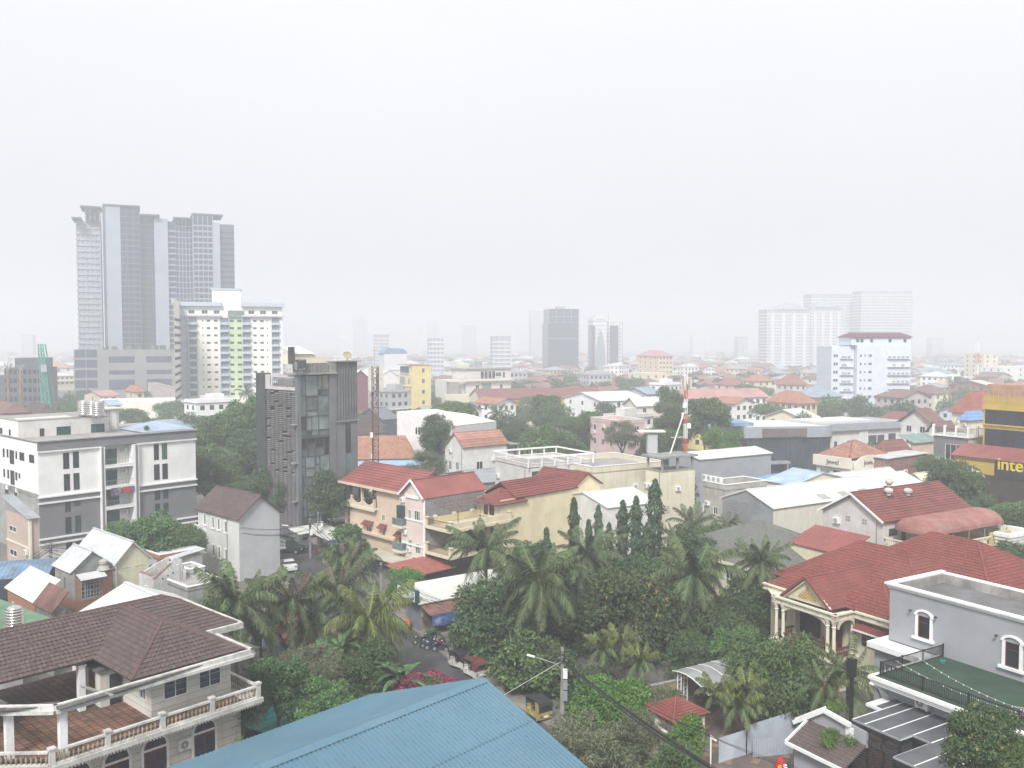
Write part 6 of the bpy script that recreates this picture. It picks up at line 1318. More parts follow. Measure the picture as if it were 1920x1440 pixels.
# right side: long white warehouse
h=bld('white_warehouse','long warehouse with white sheet roof and ivy on its louvred gable end',*CR(1340,840,6.4)(710,725),120,59,cx=1354,W=34,wall=mat('pale sheet cladding',(.62,.60,.52),.6,.05,.3,.3),rf=('gable_x',tinw,1.9,1.0),mode='rib',over=.25,cat='warehouse')
r=h.root;G=MB()
for i in range(68):G.box(.15+i*.5,.2+i*.5,-.035,-.001,0,h.H-.15)
G.build('cladding_rib',MATS['pale sheet cladding'],r,kind='stuff');G=MB();gc=mat('grey gable cladding',(.27,.28,.29),.8,.12,.4,.5,grime=.5)
MB().extr([(-.06,.1,0),(-.06,h.D-.1,0),(-.06,h.D-.1,h.H-.1),(-.06,h.D/2,h.H+1.65),(-.06,.1,h.H-.1)],(.05,0,0)).build('gable_cladding',gc,r)
for i in range(30):zz=3.2+i*.22;lim=h.D/2+max(0,min(h.D/2-.4,(h.H+1.6-zz)/1.9*h.D/2));G.box(-.13,-.06,h.D*.42,min(lim,h.D-.4),zz,zz+.09)
G.build('louvre',mat('louvre grey',(.34,.34,.35),.7,.1,1),r,kind='stuff')
for k,x in enumerate((10.2,14.6,19.2)):MB().extr([(x,.3,h.H+.2),(x+1.6,.3,h.H+.2),(x+1.6,1.6,h.H+.72),(x,1.6,h.H+.72)],(0,0,.06)).build('skylight',mat('grey skylight',(.33,.33,.31),.5),r)
iv=[];rr=random.Random(5)
for i in range(34):iv.append((-.2,.4+rr.random()**2*6.2,rr.uniform(.4,h.H-1.0)*(.5+.5*rr.random()),rr.uniform(.25,.6),1.2))
P=on(r,0,0,0);o=put('ivy',leaf_mesh('ivy',lf_mid,iv,1500,.12,.22,9,3,.4),None,P,r.rotation_euler[2],label='ivy climbing the grey gable end of the long white warehouse',cat='ivy',kind='stuff')
G=MB()
for i in range(24):
    t=rr.uniform(.3,7);G.tube([(-.12,t,.2),(-.13,t+rr.uniform(-.4,.4),2),(-.12,t+rr.uniform(-.8,.8),rr.uniform(3,5.5))],[.03,.02,.01],4)
G.build('vine_stem',bark,r)
# white house with maroon roof, barrel canopy and yellow terrace
def barrel():
    h=bld('barrel_canopy_house','pale pink gabled house with maroon roof, red barrel canopy and yellow balustraded terrace',1657,978,106,59,cx=1543,W=17,wall=mat('faded pink white wall',(.60,.56,.54),.9,.06,.5,.45,grime=.15),rf=('gable_x',mat('maroon tile',(.20,.065,.055),.75,.15,.5,grime=.3),2.9),over=.4,lwin=[(2.6,9,.01,.01)],cat='house');r=h.root;H=h.H;D=h.D
    V=MB();V.bar((-.5,-.3,H-.1),(-.5,D/2,H+2.75),.12,.22);V.bar((-.5,D/2,H+2.75),(-.5,D+.5,H-.15),.12,.22);V.build('verge_trim',trim,r)
    for y in(D*.28,D*.55):
        for i in range(2):
            for j in range(2):put('vent_hole',shared('vh',lambda:MB().box(-.03,.0,-.13,.13,-.13,.13).mesh('vent_hole',frameg)),r,(-.001,y+i*.36,H-.3-j*.36))
    zt=H-3.1;x1=15.5;yw=mat('yellow house wall',(.58,.49,.22),.9,.06,.5,.35)
    MB().box(.2,x1,-6.2,0,0,zt).build('yellow_block',yw,r);MB().box(.0,x1+.2,-6.4,0,zt,zt+.18).build('terrace_slab',trimc,r)
    b=MB().box(.0,x1-4,-6.35,-6.15,zt+1.1,zt+1.22).box(0,.2,-6.14,0,zt+1.1,zt+1.22).build('handrail',trimc,r);me=shared('ybal',lambda:MB().lathe([(.07,0),(.05,.1),(.1,.35),(.05,.7),(.07,.9)],k=6).mesh('baluster',trimc))
    for i in range(20):put('baluster',me,b,(.1,-.3-i*.3,zt+.2))
    for i in range(34):put('baluster',me,b,(.4+i*.31,-6.25,zt+.2))
    MB().box(x1-4,x1,-6.4,-6.1,zt+.18,zt+1.6).build('parapet',yw,r)
    # white coffered parapet box at the end
    K=MB()
    for i,a in enumerate((.0,.12,.26,.42)):K.box(x1-3.4-a,x1+1.2+a,-8.2-a,-8.0,zt+.1+i*.42,zt+.1+(i+1)*.42);K.box(x1+1.0,x1+1.2+a,-7.99,-1,zt+.1+i*.42,zt+.1+(i+1)*.42);K.box(x1-3.4-a,x1-3.2,-7.99,-6.5,zt+.1+i*.42,zt+.1+(i+1)*.42)
    K.build('white_parapet',trim,r);MB().box(x1-3.2,x1+1,-8.0,-1,0,zt+.5).build('yellow_wing',yw,r);put('window',win_mesh(1.6,1.3,'two',trim),r,(x1-1.2,-8.02,zt-2.2));MB().box(x1-2,x1-.4,-8.06,-8.01,zt-2.85,zt-1.55).build('window_glass',gdark,r)
    # barrel vault canopy with half-round hood end, ribbed
    xa,xb=1.8,14.8;rad=1.55;yc=-3.1;zc=zt+2.3;n=12;m=mat('faded red sheet',(.27,.115,.10),.6,.12,.8,grime=.35,dirt=(.5,.4,.38));M=MB()
    k=int((xb-xa)/.26)
    for i in range(k):
        for j in range(n):
            t0,t1=math.pi*j/n,math.pi*(j+1)/n;x0=xa+i*.26;f=lambda x,t,q:(x,yc-(rad*1.75+q)*math.cos(t),zc+(rad+q)*math.sin(t));M.quad(f(x0,t0,0),f(x0+.26,t0,.0),f(x0+.26,t1,.0),f(x0,t1,0));M.quad(f(x0,t0,0),f(x0+.07,t0,.05),f(x0+.07,t1,.05),f(x0,t1,0));M.quad(f(x0+.07,t0,.05),f(x0+.14,t0,0),f(x0+.14,t1,0),f(x0+.07,t1,.05))
    for e,sgn in((xa,-1),(xb,1)):
        for i in range(6):
            for j in range(n):
                p=lambda a,b:(e+sgn*rad*1.0*math.sin(a),yc-rad*1.75*math.cos(b)*math.cos(a),zc+rad*math.sin(b)*math.cos(a));a0,a1=math.pi/2*i/6,math.pi/2*(i+1)/6;b0,b1=math.pi*j/n,math.pi*(j+1)/n;q=[p(a0,b0),p(a1,b0),p(a1,b1),p(a0,b1)];M.quad(*(q if sgn>0 else q[::-1]))
    M.build('barrel_canopy',m,r)
    for x in(1.8,5,8.2,11.4,14.6):MB().tube([(x,-5.6,zt+.18),(x,-5.6,zc)],.05,6).build('canopy_post',frameg,r)
    MB().box(3.4,4.3,-.03,0,zt+.2,zt+2.3).build('door',maroon,r);MB().box(1.0,2.6,-.03,0,zt+1.2,zt+2.1).build('dark_window',gdark,r)
    for k,(x,y,z_) in enumerate(((5.2,D*.36,H+2.2),(7.6,D*.55,H+2.9),(8.7,D*.33,H+1.9))):
        o=thing('roof_ventilator','round spinning roof ventilator on the maroon roof, %s of three'%('leftmost','rearmost','rightmost')[k],'ventilator',on(r,x,y,z_-.2),r.rotation_euler[2],'ventilators on the maroon roof');MB().box(-.5,.5,-.45,.45,-.2,.25).build('flashing',dgrey,o);MB().lathe([(.3,.2),(.3,.5),(.5,.62),(.56,.85),(.45,1.08),(.15,1.18)],k=14).build('vent_dome',mat('rusty white vent',(.55,.5,.46),.5,.1,2,grime=.5),o)
barrel()
h=bld('red_metal_roof_shed','low shed with faded red ribbed metal roof between grey tiled roof and pink house',1577,1040,100,59,cx=1482,W=4.5,wall=cream2,rf=('shed_x',redm,1.6,.5),mode='rib',over=.2)
def grey_tile():
    for nm,lb,px,py,Y,W,D,rise in(('grey_tiled_house','house with a broad grey green tiled roof behind the coconut palms',1440,1075,100,16,17,3.6),('grey_tiled_annex','lower annex with grey green tiled roof behind the left of the palm row',1335,1062,108,9,9,2.2)):
        h=House(nm,lb,px,py,Y,59,W=W,D=D,cat='house');r=h.root;M=MB();C=MB();w,d=W,D
        h.wall('f',.5,W-.5,0,h.H,grid(.5,W-.5,4,[h.H-1.6],1.2,1.3),cream,oy=.5);h.wall('l',.5,D-.5,0,h.H,grid(.5,D-.5,4,[h.H-1.6],1.2,1.3),cream,ox=.5);MB().box(.7,W-.5,.7,D-.5,0,h.H-.02).build('body',cream,r)
        roof(r,0,W,0,D,h.H,rise,'hip',greyt,'tile',.3,greyt,trimc,tw=.4,ch=.42)
grey_tile()
# ------ middle distance, right
cA=CR(1200,700,2.667);cB=CR(1620,720,6);cC=CR(1340,500,3.31)
h=bld('blue_roofed_workshop','workshop with a bright blue sheet roof between white warehouses',*cA(600,565),150,59,cx=1377,W=14,wall=greyl,rf=('gable_x',blues,1.2,.8),over=.3,cat='workshop',mode='rib')
bld('light_blue_roof_shed','shed with a pale blue corrugated roof behind the long white warehouse',*cA(770,560),141,59,cx=1437,W=13,wall=cream,rf=('gable_y',mat('pale blue sheet',(.36,.46,.58),.5,.1,.5,grime=.2),1.6,.6),over=.3,mode='rib',cat='shed')
bld('white_roof_shed','shed with a low white metal roof in front of the jewellery shop',*cA(870,575),155,59,cx=1480,W=24,wall=white2,rf=('gable_x',tinw,1.7,1.2),over=.3,mode='rib',cat='shed')
bld('cream_roof_warehouse','warehouse with a cream sheet roof behind the right end of the white warehouse',*cA(1430,555),148,59,cx=1695,W=16,wall=white2,rf=('gable_x',mat('cream sheet',(.66,.62,.48),.55,.06,.3,grime=.15),1.6,1.2),over=.3,mode='rib',cat='warehouse')
h=bld('grey_warehouse','tall windowless grey warehouse with a white roof edge beside the mast',*cA(300,430),172,59,bx=1446,D=9,wall=mat('grey sheet wall',(.33,.35,.38),.6,.06,.3,.35,grime=.2),rf=('gable_x',tinw,.9,1.),over=.3,mode='rib',cat='warehouse')
h=bld('old_grey_house','old two storey concrete house with dark windows and air conditioners on its roof',*cA(430,585),138,59,cx=1318,W=9,wall=mat('old grey render',(.42,.40,.37),.9,.1,.5,.8,grime=.4),rf=('flat',slab,0),par=.8,lwin=[(5.5,5.2,1.4,1.8,gdark,'two'),(2.2,5.4,1.0,1.2,gdark,'two')],st=3.2)
for k in range(4):ac_unit(None,(1.0,2.2+k*1.1,h.H+.9),-math.pi/2,1.15,h.root)
# cream block with roof frame, mast base
h=bld('cream_stair_tower','tall blank cream tower block with a weathered roof frame under the red and white mast',*cA(110,492),138,59,bx=1303,D=4,wall=mat('pale cream wall',(.66,.62,.48),.92,.05,.4,.5,grime=.15),rf=('flat',concr,0),cat='building');r=h.root
for x in(.3,h.W/2,h.W-.3):
    for y in(.3,3.7):MB().box(x-.15,x+.15,y-.15,y+.15,h.H,h.H+2.0).build('frame_post',concr,r)
MB().box(-.5,h.W+.3,-.4,4.4,h.H+2.0,h.H+2.3).build('top_slab',concr,r)
for i in range(4):MB().box(.6,1.5,-.03,0,h.H-6.6+i*.32,h.H-6.45+i*.32).build('vent_slot',frameg,r)
TP=on(r,h.W-.7,1.5,h.H+2.3)
h=bld('cream_long_block','long low cream building with a plain parapet left of the cream tower',*cA(-235,498),146,59,bx=1244,D=14,wall=MATS['pale cream wall'],rf=('flat',slab,0),par=.9)
h=bld('white_roof_hall','hall with a white sheet roof between the yellow wall and the cream tower',1140,952,128,59,bx=1232,D=12,wall=white2,rf=('gable_x',tinw,1.4,1.),over=.2,mode='rib',cat='hall',fwin=[(2,5,.8,2.2,gdark),(5,4.6,1.2,1.2,gdark)])
h=bld('white_roof_terrace_house','white concrete house with green shutter window and railing frame on the roof',*CR(640,820,3.6)(1265,205),146,59,bx=1106,D=11,wall=white2,rf=('flat',mat('rust stained slab',(.32,.29,.27),.9,.15,.5,grime=.5),0),par=.5,fwin=[(2.0,0,.5,.5)],cat='house');r=h.root
MB().box(.6,4.4,-.06,-.0,h.H-2.6,h.H-.7).build('green_shutter',ggreen,r);P=MB()
for x in np.linspace(-.4,h.W+.3,6):
    for y in(-.5,10.8):P.box(x-.1,x+.1,y-.1,y+.1,h.H,h.H+1.6)
P.box(-.6,h.W+.5,-.65,-.35,h.H+1.5,h.H+1.75);P.box(-.6,h.W+.5,10.6,10.9,h.H+1.5,h.H+1.75);P.box(-.6,-.4,-.34,10.59,h.H+1.5,h.H+1.74);P.box(h.W+.3,h.W+.5,-.34,10.59,h.H+1.5,h.H+1.74);P.build('roof_frame',trim,r)
# curved glass showroom
def showroom():
    Y=222;A=AT(1536,792,Y);az=82;o=thing('curved_showroom','low grey showroom with curved dark glass front and long metal fascia','showroom',(A.x,A.y,0),R(90-az));Z=A.z;rad=4.5;L=22.5;gl=glassm('showroom glass',(.05,.07,.095),.3)
    # plan: straight front along -x from the corner, rounded corner, then the long wing going right and back
    n=10;pts=[(-L,-9)]+[(-rad+rad*math.sin(t)*1.0,-9+rad-rad*math.cos(t)) for t in np.linspace(0,math.pi/2,n)]+[(0,6)]+[(-L,6)]
    def ring(pl,z0,z1,nm,m):M=MB();M.prism(pl,z0,z1);return M.build(nm,m,o)
    ring(pts,.0,Z-2.6,'glass_body',gl);big=[(x*1.02+(.4 if x>-L+1 else-.6),y*1.06) for x,y in pts];ring(big,Z-2.6,Z,'fascia',mat('showroom fascia',(.33,.35,.38),.5,.06,.4,.2));ring([(x,y) for x,y in pts],Z,Z+.15,'roof',tinw)
    M=MB()
    for i in range(22):x=-L+.5+i*(L-rad)/21;M.box(x-.05,x+.05,-9.12,-9.0,0,Z-2.6)
    for t in np.linspace(.1,1.5,8):x,y=-rad+(rad+.08)*math.sin(t),-9+rad-(rad+.08)*math.cos(t);M.box(x-.05,x+.05,y-.05,y+.05,0,Z-2.6)
    for zz in(Z-4.4,):M.box(-L,-rad,-9.1,-9.0,zz,zz+.08)
    M.build('mullion',dgrey,o);MB().box(-L+3.5,-8,-9.85,-9.6,Z-2.3,Z-.4).build('brown_sign_panel',mat('sign brown',(.16,.13,.12),.6),o);MB().box(-L-3,-L+2,-8,4,Z+.1,Z+.9).build('blue_roof_unit',blues,o)
    q=MB().box(-L+3.8,-12.5+0,-10.8,-9.0,3.2,3.8);q.build('entrance_canopy',mat('canopy grey',(.3,.32,.34),.5),o);MB().box(-L+4,-L+4.3,-10.6,-10.3,0,3.2).box(-13.2,-12.9,-10.6,-10.3,0,3.2).build('canopy_pillar',MATS['canopy grey'],o)
    h=House('showroom_wing','long white wing with slot windows, recessed balconies and grey metal fascia',1538,796,214,66,bx=1694,D=12,cat='building');r=h.root;W=h.W;H=h.H
    ws=[(W*.18,H*.52,.9,3.0),(W*.33,H*.52,.8,3.0),(W*.62,H*.62,2.6,2.6),(W*.72,H*.62,2.2,2.6),(W*.86,H*.62,2.4,3.0),(W*.6,H*.2,3.2,2.8),(W*.74,H*.2,2.6,2.6)]
    h.wall('f',0,W,0,H-1.7,ws,white2,g=gl,fr=dgrey,style='plain');h.wall('l',0,12,0,H-1.7,[],white2);MB().box(.17,W,.17,12,0,H-1.8).build('body',white2,r)
    MB().box(-.4,W+.6,-.9,12.4,H-1.7,H).build('metal_fascia',MATS['showroom fascia'],r);MB().box(.2,W*.66,1.5,11,H,H+.5).build('pale_roof',tinw,r);MB().box(W*.52,W*.76,-1.8,0,H*.33,H*.38).build('porch_slab',trim,r)
    for k in range(5):MB().box(W*.45+k*.55,W*.45+k*.55+.2,-.5,-.02,0,H-1.75).build('vertical_louvre',trim,r)
showroom()
def jewel():
    h=House('jewellery_shop','cream jewellery shop with mottled orange hipped roof and rounded parapet lettered Jewel',*CR(1200,700,2.667)(1052,442),170,59,cx=1531,W=9.5,cat='shop');r=h.root;H=h.H;cw=mat('jewel cream',(.66,.62,.53),.9,.05,.4,.3)
    h.wall('l',0,h.D,0,H-.02,[(h.D*.38,H-3.2,1.6,2.2,gdark,'two'),(h.D*.12,1.6,.1,.1)],cw,fr=dgrey);h.wall('f',0,9.5,0,H,[(4,1.6,5,2.4,gdark,'three')],cw,fr=dgrey);h.shell(cw)
    MB().box(-.6,0,-.3,h.D+.4,H-1.4,H+.6).build('parapet_band',cw,r);A_=MB();A_.extr([(-.05,h.D*.12+1.3*math.cos(math.pi*i/8),H-3.6+1.1*math.sin(math.pi*i/8)) for i in range(9)],(.04,0,0));A_.build('arched_window',gdark,r)
    MB().box(-1.2,-.6,h.D*.55,h.D*.75,0,H-1.7).build('glass_bay',mat('bay grey',(.2,.22,.24),.4),r)
    M=MB();C=MB();hip2(M,C,-.0,12.5,.3,h.D+.2,H+.5,(5.6,h.D/2),(6.6,h.D/2),H+3.4,tw=.4,ch=.5);M.build('roof',orng2,r);C.build('ridge_cap',redr,r)
    P=MB();n=12;W2=9.0;P.extr([(.6,-.6,H-2.2)]+[(.6+W2,-.6,H-2.2)]+[(.6+W2/2+W2/2*math.cos(math.pi*i/n),-.6,H-1.0+2.0*math.sin(math.pi*i/n)) for i in range(n+1)],(0,.35,0));P.build('rounded_parapet',cw,r)
    for(f,loc,rz,sz) in(('l',(-.63,h.D*.45,H-.85),-math.pi/2,1.35),('f',(4.6,-.63,H-.8),0,1.35)):
        text('shop_lettering','Jewel',sz,.04,dgrey,r,loc,(math.pi/2,0,rz))
    ac_unit(None,(9.0,-.6,H-1.9),0,1.2,r)
jewel()
bld('brown_hip_kiosk','low building with a brown red hipped tile roof beside the jewellery shop',*cA(1215,395),178,59,bx=1704,cx=1641,wall=mat('reddish wall',(.32,.18,.14),.9),rf=('hip',mat('brown red tile',(.22,.085,.07),.8,.2,.5,rnd=.2,grime=.4),2.2),over=.4,fwin=[(2,3,1,1)])
bld('white_metal_annex','flat white metal annex roof in front of the brown red hipped roof',*cA(1240,425),170,59,bx=1740,D=6,wall=mat('old brick wall',(.26,.15,.12),.9,.2,1),rf=('shed_x',tin,.3,.8),over=.3,mode='rib',fwin=[(2,3,1,1)])
# house beyond: green roof, stone faced house, terraces, blue canopy, yellow retail block
bld('green_roof_house','pinkish house with a faded green sheet roof beside the stone faced house',*cB(560,665),190,59,bx=1757,cx=1690,wall=mat('peach wall',(.60,.46,.36),.9,.06,.5,.3),rf=('shed_y',mat('faded green sheet',(.20,.28,.25),.6,.12,.5,grime=.3),1.5,.6),over=.4,mode='rib',fwin=[(7.0,2.6,1.1,2.4,gdark)])
def stone():
    h=House('stone_faced_house','grey stone faced house with railed terraces and white sliding window',*cB(1175,610),172,59,bx=1848,cx=1751,cat='house');r=h.root;H=h.H;D=h.D;sm=mat('grey stone facing',(.19,.19,.20),.9,.22,2.2,.2,bump=.5,rnd=.2)
    h.wall('l',0,D,0,H,[(D*.42,H-3.0,3.4,3.0,gdark,'three')],sm,fr=trim,style='three');h.wall('f',0,h.W,0,H,[],greyl);h.shell(greyl)
    G=MB();rr=random.Random(4)
    for k in range(120):
        y=rr.uniform(0,D-.6);z=rr.uniform(H-5.4,H-.4)
        if not(D*.42-2<y<D*.42+2 and z>H-5):G.box(-.05,-.0,y,y+rr.uniform(.3,.6),z,z+.16)
    G.build('stone_course',sm,r);s=MB().box(-.4,h.W,-.3,D+.3,H,H+.3).build('cornice',trim,r)
    for y in np.linspace(0,D,4):MB().box(-.3,.1,y-.2,y+.2,H+.3,H+2.2).build('terrace_post',trim,r)
    for x in(h.W*.5,h.W-.3):MB().box(x-.2,x+.2,-.3,.1,H+.3,H+2.2).build('terrace_post',trim,r)
    G=MB()
    for i in range(40):G.bar((-.1,D*i/40,H+.3),(-.1,D*i/40,H+1.7),.05)
    G.bar((-.1,0,H+1.7),(-.1,D,H+1.7),.08)
    for i in range(14):G.bar((h.W*i/14,-.1,H+.3),(h.W*i/14,-.1,H+1.7),.05)
    G.bar((0,-.1,H+1.7),(h.W,-.1,H+1.7),.08);G.build('terrace_railing',dgrey,r)
    b=MB().box(-1.6,0,-.2,D+.2,H-5.6,H-5.2).build('balcony_slab',trim,r)
    for y in(D*.2,D*.72):MB().extr([(-1.6,y-1.2,H-5.2),(-1.6,y+1.2,H-5.2),(-1.6,y+.8,H-4.6),(-1.6,y+.3,H-4.1),(-1.6,y-.3,H-4.1),(-1.6,y-.8,H-4.6)],(.2,0,0)).build('curved_parapet',trim,b)
    G=MB()
    for i in range(26):G.bar((-1.5,D*i/26,H-5.2),(-1.5,D*i/26,H-4.3),.05)
    G.build('balcony_railing',dgrey,b)
stone()
bld('blue_canopy_terrace','rooftop room under a bright blue hipped canopy behind the stone faced house',*cB(1175,410),205,59,bx=1850,cx=1800,wall=cream,rf=('hip',mat('bright blue sheet',(.16,.28,.50),.5,.06,.5),2.1),over=.6,fwin=[(4,7.0,3.0,2.2,gdark,'two')],cat='house')
bld('big_red_roof_house','house with a large brick red hipped roof left of the mustard building',*cB(1230,330),235,59,bx=1880,cx=1785,wall=cream,rf=('hip',mat('brick red tile',(.30,.09,.065),.8,.12,.5,grime=.25),5.5),over=.8,cat='house',mode='course')
def mustard_block():
    h=House('mustard_retail_building','mustard retail building with black glass bands and yellow lettering on its black fascia',1845,742,168,149,W=30,D=16,cat='building');r=h.root;H=h.H
    z=lambda y,x=1400:h.pt('f',*cB(x,y))[1];u=lambda x,y=700:h.pt('f',*cB(x,y))[0]
    b=[z(255),z(285),z(462),z(500),z(705)]
    h.wall('f',0,30,0,H,[],mustard);h.wall('l',0,16,0,H,[],mustard);MB().box(.05,29.9,.05,15.9,0,H-.1).build('body',mustard,r);h.flat(slab,o=-.1)
    for a,c in((b[2],b[1]),(b[4],b[3])):
        k=0;x=.4
        while x<28:MB().box(x,x+1.75,-.12,-.02,a,c).build('black_panel',glassm('black glass',(.012,.015,.03),.2),r);x+=1.8
    MB().box(-.15,30,-.3,-.121,b[2]-.0,b[3]+.001-0 if False else b[2]+.25).box(-.15,30,-.3,-.121,b[1],b[1]+.9).build('mustard_band',mustard,r)
    xx=u(1270,900);S=MB();S.box(-3.2,30,-4.0,0,0,b[4]-1.9);S.build('podium',mustard,r);M=MB();cover(M,[(-3.6,-4.5,b[4]-1.7),(30,-4.5,b[4]-1.7),(30,-.2,b[4]+.3),(-3.6,-.2,b[4]+.3)],'rib',.8,lift=.06);M.build('red_canopy_roof',redm,r)
    # black fascia with lettering
    o_=Vector((h.P.x,h.P.y,0));d=ray(*cB(1510,870));t=((o_-EYE).dot(h.dy)-4.0)/d.dot(h.dy);q=EYE+d*t;ux=(q-o_).dot(h.dx);uz=q.z
    q2=EYE+ray(*cB(1480,790))*(((o_-EYE).dot(h.dy)-4.0)/ray(*cB(1480,790)).dot(h.dy));x1=(q2-o_).dot(h.dx);q3=EYE+ray(*cB(1290,1000))*(((o_-EYE).dot(h.dy)-4.0)/ray(*cB(1290,1000)).dot(h.dy))
    MB().box(x1,30,-4.25,-4.01,uz-3.2,b[4]-1.75).build('black_fascia',black,r);MB().box(-2.9,x1,-4.06,-4.01,0,q3.z-.1).box(x1,30,-4.1,-4.01,0,uz-3.3).build('dark_shopfront',mat('dark brown shopfront',(.05,.035,.03),.5,.2),r);MB().box(-2.9,x1,-4.1,-4.01,(q3.z+b[4])/2-.05,(q3.z+b[4])/2).build('panel_joint',dgrey,r)  # dark brown sheets cover the shopfront below the fascia
    text('sign_lettering','intertel',3.1,.08,mat('yellow letters',(.75,.56,.05),.5),r,(ux,-4.3,uz-1.35),(math.pi/2,0,0),1,'LEFT',.04)
    for k,(px,cl) in enumerate(((1335,(.7,.5,.05)),(1440,(.25,.1,.3)),(1500,(.7,.5,.05)))):
        p=GZ(*cB(px,1200),0);f=thing('flag',('yellow feather flag nearest the left end of the mustard shopfront','purple flag on a pole in front of the mustard building','yellow feather flag right of the purple flag')[k],'flag',p,0,'flags before the mustard building');MB().tube([(0,0,0),(0,0,6)],.05,5).build('flag_pole',trim,f);M=MB()
        for i in range(6):M.extr([(0,0,2+i*.65),(.9-.1*i,.1*(i%2),2+i*.65),(.9-.1*(i+1),.1*((i+1)%2),2.65+i*.65),(0,0,2.65+i*.65)],(0,.03,0))
        M.build('flag_cloth',mat('flag cloth %d'%k,cl,.8),f)
    N=MB();N.box(-.3,30,-.35,-.32,b[1]+1.0,H+.6);m=MATS.get('netting') or mat('netting',(.5,.42,.2),.9);N=MB()
    for i in range(30):N.bar((i,-.35,b[1]+1),(i,-.35,H+1.0),.05)
    for i in range(6):N.bar((0,-.35,b[1]+1+i*.9),(30,-.35,b[1]+1+i*.9),.04)
    N.build('roof_netting_frame',m,r);MB().box(-.0,29,1,12,H,H+2.2).build('roof_room',mat('red roof room',(.42,.24,.16),.8),r)
mustard_block()
def lattice(name,label,base,h,w,m,k=14,ants=True,alt=None,cat='antenna mast',th=1.):
    o=thing(name,label,cat,base);P=MB();Q=MB();c=[(w*math.cos(t),w*math.sin(t)) for t in(.3,2.4,4.5)]
    for i in range(k):
        z0,z1=h*i/k,h*(i+1)/k;T=P if(not alt or(i*6//k)%2==0) else Q
        for j in range(3):a,b=c[j],c[(j+1)%3];T.bar((*a,z0),(*a,z1),.14*th);T.bar((*a,z0),(*b,z1),.08*th);T.bar((*a,z1),(*b,z1),.07*th)
    P.build('lattice_frame',m,o,kind='stuff')
    if alt:Q.build('white_lattice_section',alt,o,kind='stuff')
    ap=th if th<1 else 1.5
    if ants:
        for j,t in enumerate((.2,2.3,4.4,1.2)):MB().box(-.24*ap,.24*ap,-.16,.16,-1.5*ap,1.3*ap).build('antenna_panel',mat('antenna plastic',(.52,.52,.45),.6),o,((w+.5)*math.cos(t),(w+.5)*math.sin(t),h-1.6),t);
        for j in range(3):MB().box(-.25,.25,-.2,.2,-.4,.4).build('radio_box',trim,o,((w+.25)*math.cos(j*2.1),(w+.25)*math.sin(j*2.1),h*(.35+.13*j)),j)
    MB().tube([(0,0,h),(0,0,h+h*.12)],.04,5).build('lightning_rod',frameg,o);return o
b_=AT(703,870,145);lattice('telecom_mast','brown lattice telecom mast with white antenna panels beside the dark office tower',(b_.x,b_.y,0),AT(699,690,145).z,.62,mat('rusty lattice',(.16,.10,.09),.8,.2,1),26)
lattice('red_white_mast','red and white antenna mast standing on the cream tower',TP,AT(1299,703,139).z-TP.z,.3,mat('red mast paint',(.50,.10,.06),.6,.1,1),16,True,trim,th=.6)
MB().bar(TP+Vector((-2.4,0,0)),TP+Vector((-.3,0,6.5)),.18).bar(TP+Vector((-2.2,.6,2.5)),TP+Vector((-.3,.3,2.6)),.08).build('mast_strut',trim,label='slanting white and red strut bracing the red mast',cat='strut')
o=thing('roof_cabin','small equipment cabin with a white flat canopy beside the mast foot','cabin',TP+Vector((-5.2,1,0)));MB().box(-.8,.8,-.8,.8,0,3.2).build('cabin_wall',greyl,o);MB().box(-2.2,2,-1.3,1.3,3.4,3.55).build('canopy',trim,o)
# lamp post and small truck by the showroom
b_=GZ(1494,880,0);o=thing('street_lamp','tall grey street lamp with curved arm in front of the showroom','street lamp',b_);M=MB();M.tube([(0,0,0),(0,0,8),(-.6,0,9.2),(-2.4,0,9.5)],.1,6);M.build('post',frameg,o);MB().box(-3.0,-2.2,-.15,.15,9.4,9.55).build('lamp_head',trim,o)
b_=GZ(1505,884,.02);car(b_,R(200),cwh,'small white truck parked in front of the showroom glass',5.5,2.2,2.4,True,'truck','parked_truck')

# ------ middle distance, centre
c3=CR(440,620,3.6)
def orange():
    A=GZ(*c3(1225,862),7);o=thing('orange_tiled_house','house with a broad orange clay tile roof and pale blue verandah strip behind the mast','house',(A.x,A.y,0),R(90-82));L=21;M=MB();cover(M,[(-L,0,7),(0,0,7),(-2.2,7.5,11.2),(-L,7.5,11.2)],'tile',.4,.45,.05);cover(M,[(0,0,7),(0,15,7),(-2.2,7.5,11.2)],'course',.4,.5,.05);cover(M,[(0,15,7),(-L,15,7),(-L,7.5,11.2),(-2.2,7.5,11.2)],'course',.4,.6,.05);M.build('roof',orng,o)
    M=MB();cover(M,[(-L,-2.6,5.9),(1.5,-2.6,5.9),(1.5,.1,6.7),(-L,.1,6.7)],'rib',.6,lift=.04);M.build('blue_verandah_roof',mat('pale blue strip',(.30,.42,.55),.5,.08,.5),o);MB().box(-L,-.5,.5,14.5,0,6.8).build('body',cream2,o)
orange()
bld('brown_stacked_roof','house with two stacked dark brown hipped roofs right of the dark office tower',*c3(820,655),245,47,bx=718,cx=650,wall=cream2,rf=('hip',darkt,3.2),over=.6)
bld('brown_lower_roof','lower dark brown hipped roof behind the orange clay roof',*c3(822,705),216,47,bx=722,cx=650,wall=cream2,rf=('hip',darkt,2.6),over=.6)
